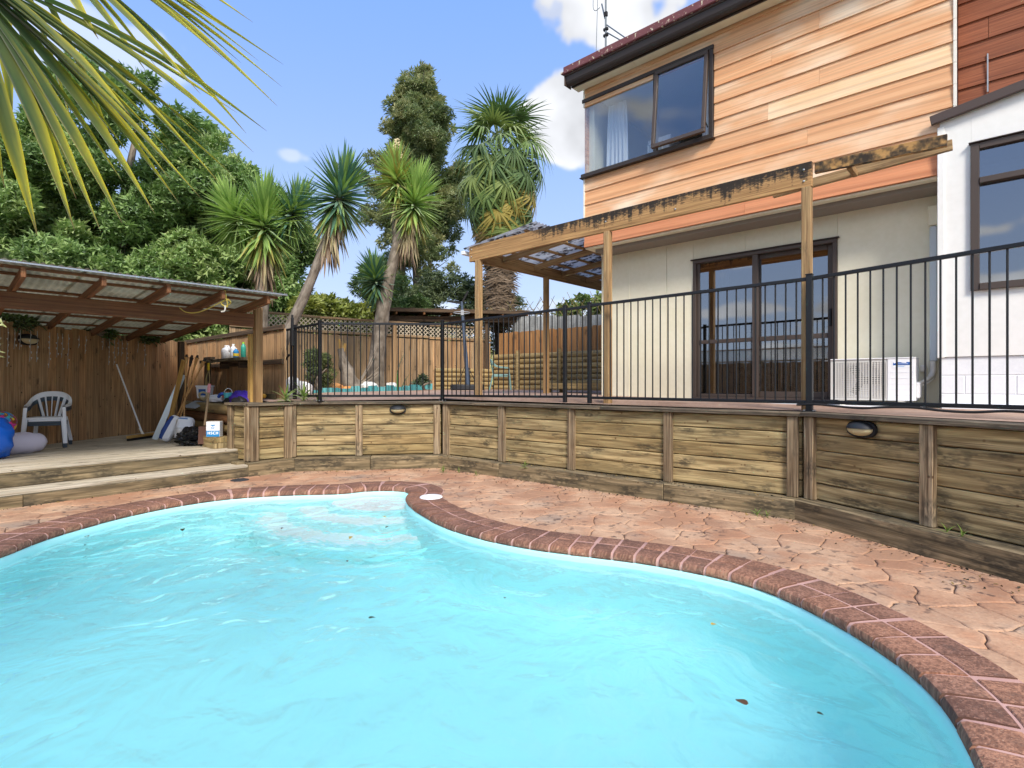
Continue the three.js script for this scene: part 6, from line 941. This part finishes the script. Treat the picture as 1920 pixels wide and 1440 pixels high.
// ================================================================ things on the deck and in the shelter
const DY = 0.369;
{ // stack of plastic chairs: two grey ones under a white one
  const T = 1.25, P = [-5.93, 6.62];
  plasticChair('plastic_chair', 'lowest dark grey plastic chair of the stack under the white chair', M.greyPlastic, { at: [P[0] - 0.03, DY, P[1]], turn: T }).userData.group = 'stacked plastic chairs';
  plasticChair('plastic_chair', 'middle grey plastic chair of the stack under the white chair', M.greyPlastic, { at: [P[0] - 0.015, DY + 0.035, P[1]], turn: T }).userData.group = 'stacked plastic chairs';
  plasticChair('plastic_chair', 'white plastic armchair on top of the stack on the deck', M.whitePlastic, { at: [P[0], DY + 0.07, P[1]], turn: T }).userData.group = 'stacked plastic chairs';
}
{ // pool inflatables at the left edge
  const blob = (sx, sy, sz, seed, amp) => { const g = new THREE.SphereGeometry(1, 28, 20), p = g.attributes.position; for (let i = 0; i < p.count; i++) { const v = new THREE.Vector3().fromBufferAttribute(p, i), n = 1 + amp * (fbm3(v.x * 2 + seed, v.y * 2, v.z * 2, 2) - 0.5); p.setXYZ(i, v.x * sx * n, v.y * sy * n, v.z * sz * n); } g.computeVertexNormals(); return g; };
  const a = thing('pool_float', 'shiny blue inflatable pool float on the deck', 'pool float', { at: [-4.62, DY, 7.38] }); mesh('body', at(blob(0.26, 0.3, 0.26, 2, 0.5), 0, 0.27, 0), std(0x1565d8, 0.25), a); mesh('valve', at(new THREE.CylinderGeometry(0.02, 0.02, 0.03, 10), 0.1, 0.55, -0.05), std(0xdfe9f5, 0.4), a);
  const w = mesh('float_roll', (() => { const g = blob(1, 1, 1, 4, 0.2), p = g.attributes.position; for (let i = 0; i < p.count; i++) { const zz = Math.sign(p.getZ(i)) * Math.pow(Math.abs(p.getZ(i)), 0.6), rad = Math.hypot(p.getX(i), p.getY(i)) || 1, f = Math.pow(rad, -0.5) ; p.setXYZ(i, p.getX(i) * 0.155 * f, p.getY(i) * 0.15 * f, zz * 0.34); const k = 1 + 0.06 * Math.sin(p.getZ(i) * 36 + p.getX(i) * 9); p.setXY(i, p.getX(i) * k, p.getY(i) * k); } g.computeVertexNormals(); return g; })(), std(0xd6d3e6, 0.45)); w.position.set(-5.15, DY + 0.145, 7.08); w.rotation.y = 0.25; tag(w, 'rolled up white pool float beside the plastic chairs', 'pool float');
  const bt = tex(256, 128, (x, y) => { const n = fbm(x * 8, y * 5, 3, 8, 5), m = fbm(x * 8 + 4, y * 5 + 2, 3, 8, 5); return n > 0.56 ? [240, 212, 60] : m > 0.57 ? [214, 60, 150] : n < 0.42 ? [60, 150, 220] : m < 0.42 ? [70, 190, 190] : [150, 78, 60]; });
  const b = mesh('beach_ball', new THREE.SphereGeometry(0.17, 24, 16), std(0xffffff, 0.35, { map: bt })); b.position.set(-5.18, DY + 0.44, 7.22); tag(b, 'multicoloured beach ball resting on the pool floats', 'ball');
}
{ const g = thing('broom', 'wide broom with white handle leaning on the dark fence', 'broom'); mesh('handle', rod([-6.32, 0.46, 5.27], [-6.85, 1.72, 5.55], 0.014, 0.013, 10), M.whitePlastic, g); mesh('head', beam([-6.05, 0.435, 5.55], [-6.58, 0.435, 4.98], 0.06, 0.045), M.newTimber[0], g); mesh('bristles', beam([-6.05, 0.39, 5.55], [-6.58, 0.39, 4.98], 0.05, 0.04), M.blackMatt, g); mesh('socket', rod([-6.3, 0.44, 5.26], [-6.38, 0.56, 5.30], 0.022, 0.018), M.creamTrim, g); }
{ const g = mesh('metal_channel', (() => { const s = slab([[-0.045, 0], [0.045, 0], [0.045, 0.05], [0.038, 0.05], [0.038, 0.007], [-0.038, 0.007], [-0.038, 0.05], [-0.045, 0.05]], 1.24); s.rotateX(-Math.PI / 2); return s; })(), std(0xc3ced4, 0.35, { metalness: 0.6 })); g.position.set(-6.02, DY, 5.16); g.rotation.set(0, 1.2, -0.36, 'YXZ'); tag(g, 'silver metal channel leaning beside the bamboo torches', 'channel');
  tag(mesh('timber_batten', beam([-6.0, 0.42, 4.98], [-5.52, 1.78, 4.84], 0.04, 0.085), M.newTimber[0]), 'yellow timber batten leaning beside the metal channel', 'timber'); tag(mesh('timber_batten', beam([-5.85, 0.42, 4.92], [-5.5, 1.3, 4.78], 0.03, 0.05), M.oldDark[1]), 'short dark timber batten leaning behind the torches', 'timber'); }
{ // bamboo torches
  const cane = [std(0xb48a54, 0.7), std(0x8b6438, 0.7)], dk = std(0x2c2824, 0.7);
  [[[-5.25, 0.4, 4.93], [-5.27, 1.84, 4.87], 0, 'upright bamboo torch nearest the timber batten'], [[-5.4, 0.4, 5.02], [-5.24, 1.83, 4.80], 1, 'dark topped bamboo torch between two leaning torches'], [[-5.35, 0.4, 5.04], [-5.12, 1.83, 4.75], 0, 'bamboo torch with dark lid leaning to the shelf'], [[-5.45, 0.45, 5.12], [-5.02, 1.77, 4.67], 0, 'most slanted bamboo torch with open cane top']].forEach(([a, b, m, l]) => {
    const g = thing('bamboo_torch', l, 'torch', { group: 'bamboo torches leaning by the log wall' }), d = new THREE.Vector3(...b).sub(new THREE.Vector3(...a)).normalize(), P = (t) => { const v = new THREE.Vector3(...b).addScaledVector(d, t); return v.toArray(); };
    mesh('cane', rod(a, P(-0.16), 0.011, 0.013, 8), cane[m], g); mesh('basket', merge([rod(P(-0.17), P(-0.02), 0.016, 0.032, 10), rod(P(-0.03), P(-0.015), 0.036, 0.036, 10), rod(P(-0.1), P(-0.09), 0.028, 0.028, 10)]), m ? dk : cane[0], g); mesh('oil_can', rod(P(-0.02), P(0.03), 0.026, 0.018, 10), dk, g); mesh('node', merge([0.35, 0.7, 1.0].map((t) => rod(P(-t), P(-t - 0.012), 0.0145, 0.0145, 8))), cane[1], g);
  });
}
{ // white sacks, rubbish bag, boxes
  const puff = (w, h, d, seed) => { const g = new THREE.SphereGeometry(1, 36, 26), p = g.attributes.position, pw = (v, e) => Math.sign(v) * Math.pow(Math.abs(v), e); for (let i = 0; i < p.count; i++) { const x = pw(p.getX(i), 0.55), y = pw(p.getY(i), 0.45), z = pw(p.getZ(i), 0.85), n = 1 + (Math.abs(fbm3(x * 2.6 + seed, y * 2.6, z * 2.6, 4) - 0.5) - 0.08) * 0.7; p.setXYZ(i, x * w / 2 * n, y * h / 2, z * d * 0.62 * n); } g.computeVertexNormals(); return g; };
  const print = (seed, mk) => { const cv = document.createElement('canvas'); cv.width = 256; cv.height = 512; const c = cv.getContext('2d'); c.fillStyle = '#e8ebf0'; c.fillRect(0, 0, 256, 512); mk(c); const t = new THREE.CanvasTexture(cv); t.colorSpace = THREE.SRGBColorSpace; return std(0xffffff, 0.45, { map: t }); };
  const sk = print(1, (c) => { c.fillStyle = '#21438a'; c.fillRect(0, 120, 60, 300); c.beginPath(); c.arc(150, 110, 26, 0, 7); c.fill(); c.fillStyle = '#3c5d9c'; for (let k = 0; k < 7; k++) c.fillRect(140, 190 + k * 34, 22, 22); });
  const s1 = mesh('sack', puff(0.2, 0.46, 0.13, 1), sk); s1.position.set(-5.32, DY + 0.235, 5.1); s1.rotation.set(-0.2, 1.0, -0.42, 'YXZ'); tag(s1, 'white sack with blue print leaning on the bamboo torches', 'sack');
  const s2 = mesh('sack', puff(0.26, 0.44, 0.16, 7), print(2, (c) => { c.fillStyle = '#5d86c0'; c.fillRect(60, 60, 120, 26); c.fillRect(30, 120, 40, 40); })); s2.position.set(-5.08, DY + 0.22, 4.96); s2.rotation.set(-0.15, 1.1, -0.12, 'YXZ'); tag(s2, 'crumpled white sack beside the black rubbish bag', 'sack');
  const tub = thing('plastic_tub', 'white plastic tub behind the black rubbish bag', 'tub', { at: [-4.93, DY, 5.0] }); mesh('body', lathe([[0, 0], [0.1, 0], [0.125, 0.24], [0.118, 0.24], [0.1, 0.02], [0, 0.02]], 20), M.white, tub); mesh('lid', lathe([[0, 0.262], [0.13, 0.262], [0.133, 0.235], [0.126, 0.235]], 20), M.whitePlastic, tub);
  const bagG = new THREE.SphereGeometry(1, 40, 26), p = bagG.attributes.position; for (let i = 0; i < p.count; i++) { const v = new THREE.Vector3().fromBufferAttribute(p, i), n = 0.72 + 0.75 * Math.abs(fbm3(v.x * 3.2 + 2, v.y * 3.2, v.z * 3.2 + 5, 4) - 0.5) * 1.6 + 0.15 * v.x; p.setXYZ(i, v.x * 0.27 * n, Math.max(-0.11, v.y * 0.17 * n * (1.1 - v.z * 0.5)), v.z * 0.24 * n); } bagG.computeVertexNormals();
  const bag = mesh('rubbish_bag', flat(bagG), std(0x101114, 0.28)); bag.position.set(-4.55, DY + 0.11, 5.05); bag.rotation.y = 0.6; tag(bag, 'shiny black rubbish bag on the deck beside the boxes', 'rubbish bag');
  const st = thing('timber_block_step', 'small timber box step against the planter', 'step', { at: [-3.98, 0, 4.86], turn: 0.0 }); mesh('plank', bx(-0.24, 0.26, DY, DY + 0.085, -0.14, 0.1), M.sleeper[0], st); mesh('plank', bx(-0.24, 0.26, DY + 0.088, DY + 0.172, -0.14, 0.1), M.sleeper[4], st);
  const cb = thing('cardboard_box', 'plain brown cardboard box behind the detergent box', 'box', { at: [-4.13, DY + 0.173, 4.8], turn: 0.9 }); mesh('carton', bx(-0.1, 0.1, 0, 0.2, -0.07, 0.07), std(0xa98a62, 0.9), cb); for (const s of [-1, 1]) mesh('flap', box(0.19, 0.003, 0.07, { y: 0.215, z: s * 0.085, rx: s * 0.5, b: 0.001 }), std(0xb2936b, 0.9), cb);
  const cv = document.createElement('canvas'); cv.width = 256; cv.height = 320; const c = cv.getContext('2d'); c.fillStyle = '#eef2f6'; c.fillRect(0, 0, 256, 320); c.fillStyle = '#1f86c8'; c.fillRect(0, 190, 256, 130); c.fillStyle = '#ffffff'; c.font = 'bold 84px sans-serif'; c.textAlign = 'center'; c.fillText('HSCH', 128, 272, 226); c.fillStyle = '#2b86c4'; c.font = 'bold 64px sans-serif'; c.fillText('DC', 128, 160); c.fillRect(84, 62, 88, 22); c.fillRect(118, 62, 22, 44); const dt = new THREE.CanvasTexture(cv); dt.colorSpace = THREE.SRGBColorSpace;
  const db = thing('detergent_box', 'white and blue printed box on the small timber step', 'box', { at: [-3.92, DY + 0.173, 4.88], turn: 0.85 }); mesh('carton', bx(-0.1, 0.1, 0, 0.235, -0.06, 0.06, { b: 0.003 }), std(0xe9eef3, 0.5), db); const pl = new THREE.PlaneGeometry(0.194, 0.229); pl.translate(0, 0.1175, 0.0605); mesh('printed_front', pl, std(0xffffff, 0.5, { map: dt }), db); }
{ // things on top of the log wall
  const y = 1.045;
  const bk = thing('bucket', 'square white bucket with blue label on the log wall', 'bucket', { at: [-5.95, y + 0.05, 4.36], turn: 0.8 }); const bg = new THREE.CylinderGeometry(0.155, 0.13, 0.22, 4, 1, true); bg.rotateY(Math.PI / 4); bg.translate(0, 0.11, 0); mesh('body', flat(bg), M.white, bk); const bl = new THREE.CylinderGeometry(0.165, 0.165, 0.025, 4); bl.rotateY(Math.PI / 4); bl.translate(0, 0.225, 0); mesh('lid', flat(bl), M.whitePlastic, bk); mesh('label', box(0.13, 0.12, 0.003, { y: 0.11, z: 0.104, rx: 0.08, b: 0.001 }), std(0x2a63ae, 0.5), bk);
  const tp = thing('hose_coil', 'coiled cream hose lying beside the bucket', 'hose', { at: [-5.55, y + 0.09, 4.5] }); for (let k = 0; k < 3; k++) mesh('loop', at(new THREE.TorusGeometry(0.085 - k * 0.012, 0.017, 8, 26), 0.03 * k, k * 0.012, 0.02 * k, 0.7 + k * 0.2, 0.5), std(0xb8ab88, 0.7), tp);
  const cs = mesh('roofing_offcut', (() => { const pos = [], idx = [], n = 48; for (let i = 0; i <= n; i++) { const x = i / n * 0.5, w = 0.008 * Math.cos(x / 0.0762 * Math.PI * 2); pos.push(x, w, 0, x + 0.12, w, 0.3); if (i < n) { const a = i * 2; idx.push(a, a + 1, a + 2, a + 1, a + 3, a + 2); } } return geom(pos, null, idx); })(), std(0x8d8f90, 0.6)); cs.position.set(-5.95, y + 0.0, 4.52); cs.rotation.set(0.35, 0.1, -0.05); tag(cs, 'grey corrugated roofing offcut sticking out of the log wall top', 'roofing sheet');
  const bagM = std(0xd9dbe0, 0.6); const rag = (x, z, w, h, d, m, name, label, cat, seed) => { const g = new THREE.SphereGeometry(1, 26, 18), p = g.attributes.position; for (let i = 0; i < p.count; i++) { const v = new THREE.Vector3().fromBufferAttribute(p, i), n = 0.7 + 0.7 * fbm3(v.x * 3 + seed, v.y * 3, v.z * 3, 4); p.setXYZ(i, v.x * w * n, Math.max(-h * 0.3, v.y * h * n), v.z * d * n); } g.computeVertexNormals(); const q = mesh(name, g, m); q.position.set(x, y + h * 0.3, z); return tag(q, label, cat); };
  rag(-5.2, 4.42, 0.22, 0.09, 0.12, bagM, 'plastic_bag', 'crumpled white plastic bag on the log wall', 'bag', 2); rag(-4.0, 4.42, 0.34, 0.15, 0.16, std(0x3b1f9a, 0.6), 'purple_bag', 'purple and black fabric bag on the planter edge', 'bag', 5); rag(-3.62, 4.62, 0.16, 0.09, 0.1, std(0x17171a, 0.6), 'black_cloth', 'black cloth with yellow marks beside the purple bag', 'cloth', 8); rag(-4.35, 4.5, 0.14, 0.06, 0.1, std(0x111114, 0.6), 'black_glove', 'black swim gear beside the purple bag', 'cloth', 11);
  const toy = (x, z, c, l, a, s) => { const g = mesh('pool_toy', merge([tube([[0, 0, 0], [0.06, 0.05, 0.02], [0.14, 0.05, 0], [0.22, 0.0, 0.02]], 0.03 * s, 8, 14), at(new THREE.SphereGeometry(0.04 * s, 10, 8), 0.22, 0.02, 0.02)]), std(c, 0.4)); g.position.set(x, y + 0.09, z); g.rotation.y = a; tag(g, l, 'toy', 'bright plastic pool toys'); };
  toy(-5.0, 4.36, 0xe8602c, 'orange plastic pool toy on the log wall', 0.3, 1); toy(-4.75, 4.32, 0xd8342c, 'red plastic pool toy on the log wall', 0.8, 0.9); toy(-4.75, 4.2, 0x7cc142, 'lime green plastic pool toy behind the red one', 0.1, 1); toy(-4.45, 4.2, 0x35b7c4, 'turquoise plastic pool toy beside the purple bag', 0.4, 1.2); toy(-4.3, 4.15, 0xf0b43c, 'yellow plastic pool toy behind the purple bag', 0.6, 1); toy(-4.85, 4.5, 0x2f59b8, 'dark blue plastic pool toy on the log wall', 0.5, 0.9);
  const cups = thing('plastic_bucket', 'small turquoise toy bucket beside the purple bag', 'bucket', { at: [-4.55, y, 4.45] }); mesh('body', lathe([[0, 0.01], [0.055, 0.01], [0.075, 0.17], [0.07, 0.17], [0.05, 0.02]], 18), std(0x57c3cf, 0.4), cups); mesh('handle', at(new THREE.TorusGeometry(0.07, 0.005, 6, 18, Math.PI), 0, 0.17, 0, 0.6), M.white, cups);
  const cup = mesh('white_cup', lathe([[0, 0], [0.05, 0], [0.035, 0.12], [0.03, 0.12], [0.045, 0.01]], 16), M.white); cup.position.set(-4.0, y + 0.12, 4.2); tag(cup, 'upturned white plastic cup behind the purple bag', 'cup');
  // shelf with bottles
  const sh = thing('shelf', 'weathered plank shelf on the side fence', 'shelf', { at: [0, 0, 3.98] }); mesh('plank', bx(-6.35, -4.95, 1.79, 1.845, -0.1, 0.12), M.plinth[1], sh); for (const x of [-6.1, -5.2]) mesh('bracket', bx(x - 0.03, x + 0.03, 1.66, 1.789, -0.1, 0.06), M.oldDark[0], sh);
  const bot = (x, c, l, h, r, o = {}) => { const g = thing('bottle', l, 'bottle', { at: [x, 1.846, 4.0], group: 'bottles on the fence shelf' }); mesh('body', lathe([[0, 0], [r, 0], [r, h * 0.65], [r * 0.8, h * 0.78], [r * 0.4, h * 0.88], [r * 0.4, h * 0.93]], 18), std(c, 0.35), g); mesh('cap', at(new THREE.CylinderGeometry(r * 0.45, r * 0.45, h * 0.1, 14), 0, h * 0.97, 0), std(o.cap ?? 0xeeeeee, 0.4), g); if (o.handle) mesh('handle', at(new THREE.TorusGeometry(r * 0.55, r * 0.16, 8, 18, Math.PI), r * 0.55, h * 0.72, 0, 0, 0, -0.6), std(c, 0.35), g); if (o.label) mesh('label', at(new THREE.CylinderGeometry(r * 1.02, r * 1.02, h * 0.3, 18, 1, true), 0, h * 0.32, 0), std(o.label, 0.5), g); };
  bot(-5.86, 0xdadce0, 'white jerry bottle with handle on the shelf', 0.25, 0.1, { handle: 1 }); bot(-5.55, 0xe8eaee, 'slim white bottle on the shelf', 0.26, 0.055, { label: 0xd8dde6 }); bot(-5.42, 0x2f8fd0, 'short blue bottle on the shelf', 0.18, 0.05, { label: 0xf0d040 }); bot(-5.08, 0x3fae9a, 'lime capped teal bottle at the end of the shelf', 0.27, 0.045, { cap: 0x9ad63c });
  const pv = thing('timber_offcut', 'stack of grey timber offcuts beside the bottle shelf', 'timber', { at: [-6.75, 1.78, 4.05] }); mesh('piece', bx(-0.3, 0.25, 0, 0.06, -0.06, 0.06), M.plinth[0], pv); mesh('piece', bx(-0.1, 0.28, 0.062, 0.12, -0.05, 0.05), M.oldDark[1], pv); mesh('support', bx(-0.05, 0.05, -0.75, -0.002, -0.05, 0.05, { grain: 1 }), M.oldDark[0], pv);
  const hk = thing('hanging_rope', 'coil of tan rope hanging from a yellow hook by the shelf', 'rope', { at: [-6.0, 0, 4.28] }); mesh('hook', bx(-0.03, 0.03, 1.62, 1.76, -0.01, 0.02), std(0xd9b61c, 0.5), hk); mesh('rope', merge([0, 1, 2].map((k) => tube([[0, 1.63, 0], [-0.05 - 0.02 * k, 1.45, 0.02], [-0.02, 1.34 - 0.02 * k, 0.02 * k], [0.06, 1.42, 0], [0.01, 1.62, 0]], 0.009, 6, 24))), std(0xa08a5c, 0.95), hk);
  const sv = thing('spade', 'spade with pink grip standing behind the rubbish bag', 'spade'); mesh('shaft', rod([-4.2, 0.7, 4.93], [-4.3, 1.22, 4.84], 0.019, 0.018, 10), std(0x8a7458, 0.8), sv); mesh('grip', rod([-4.3, 1.22, 4.84], [-4.32, 1.36, 4.82], 0.026, 0.024, 10), std(0xcf8b90, 0.6), sv); mesh('blade', box(0.17, 0.28, 0.006, { x: -4.17, y: 0.55, z: 4.95, ry: 0.9, rx: -0.1, b: 0.002 }), std(0x5a3c30, 0.7), sv);
  tag(mesh('timber_upright', bx(-3.70, -3.60, 1.05, 2.15, 4.42, 4.47, { grain: 1 }), M.newTimber[0]), 'yellow new timber plank standing against the shelter post', 'timber');
}
{ // rope tied on the rafter
  const g = thing('yellow_rope', 'yellow rope tied in a loop on the rafter end', 'rope'); mesh('rope', merge([tube([[-2.54, 2.62, 5.22], [-2.56, 2.5, 5.20], [-2.62, 2.45, 5.24], [-2.56, 2.4, 5.18], [-2.52, 2.5, 5.2], [-2.55, 2.46, 5.14], [-2.6, 2.42, 5.18]], 0.008, 6, 40), tube([[-2.56, 2.5, 5.2], [-2.75, 2.40, 5.32], [-2.98, 2.34, 5.42], [-3.2, 2.36, 5.50], [-3.3, 2.42, 5.54]], 0.007, 6, 24)]), std(0xc9b455, 0.9), g); mesh('rope_end', tube([[-2.58, 2.42, 5.2], [-2.6, 2.35, 5.2], [-2.66, 2.34, 5.22]], 0.01, 6, 10), std(0xdcdad2, 0.9), g); }
{ // icicle string lights under the front beam and along the fence
  const r = rng(505), g = thing('string_lights', 'icicle string lights hanging unlit along the dark fence', 'string lights'), wires = [], bulbs = [], fx = (t) => [mix(B0[0], B1[0], t), mix(B0[1], B1[1], t)];
  for (let k = 0; k < 30; k++) { if (r() < 0.3) continue; const t = 0.373 + k * 0.0149 + (r() - 0.5) * 0.009, [x, z] = fx(t), px = x + 0.12, pz = z - 0.08, n = 2 + Math.floor(r() * 5); wires.push(tube([[px, 2.2, pz], [px + 0.02, 2.1, pz], [px - 0.01, 2.16 - n * 0.09, pz + 0.01]], 0.0035, 4, 6)); for (let j = 0; j < n; j++) { const yy = 2.12 - j * 0.09, b = new THREE.ConeGeometry(0.009, 0.04, 5); b.rotateZ(2.4 + r() * 1.4); b.translate(px + (r() - 0.5) * 0.05, yy, pz + (r() - 0.5) * 0.03); bulbs.push(b); } }
  mesh('wire', merge(wires), std(0xaeb4b4, 0.6), g); const b = mesh('bulbs', merge(bulbs), std(0xd5d9da, 0.3), g); b.userData.kind = 'stuff';
}
// leaves adrift on the pool
{ const r = rng(606), ms = [std(0xb89a3c, 0.7), std(0x5a3a22, 0.7), std(0x2e3a24, 0.7)];
  const spots = [[-0.9, 6.2, 2, 0.07], [-1.25, 6.9, 1, 0.06], [0.6, 5.2, 0, 0.06], [0.15, 4.55, 0, 0.05], [4.35, 5.45, 1, 0.07], [3.9, 4.75, 0, 0.05], [2.3, 6.1, 2, 0.05], [0.55, 4.75, 2, 0.045], [2.7, 5.3, 2, 0.03], [1.2, 5.6, 1, 0.03], [4.6, 5.3, 2, 0.03], [-0.2, 5.5, 1, 0.04]];
  for (const [x, z, k, s] of spots) { const m = mesh('floating_leaf', blade(s, s * 0.3, 0.3, 4, 0.3), ms[k]); m.position.set(x, WATER_Y + 0.006, z); m.rotation.y = r() * 6; tag(m, ['small yellow leaf afloat on the pool', 'brown leaf afloat on the pool', 'dark leaf afloat on the pool'][k], 'leaf', 'leaves afloat on the pool'); } }
// boundary fence with lattice and a hedge behind the camera, which the windows mirror
boardFence('boundary_fence', 'dark board fence with lattice top on the open side of the pool', [9, 14.2], [-9, 14.2], -0.02, 2.2, M.brownFence, { wide: 1.4, lattice: [2.28, 2.7], posts: [2, 5, 8, 11, 14] });
renderer.render(scene, camera);
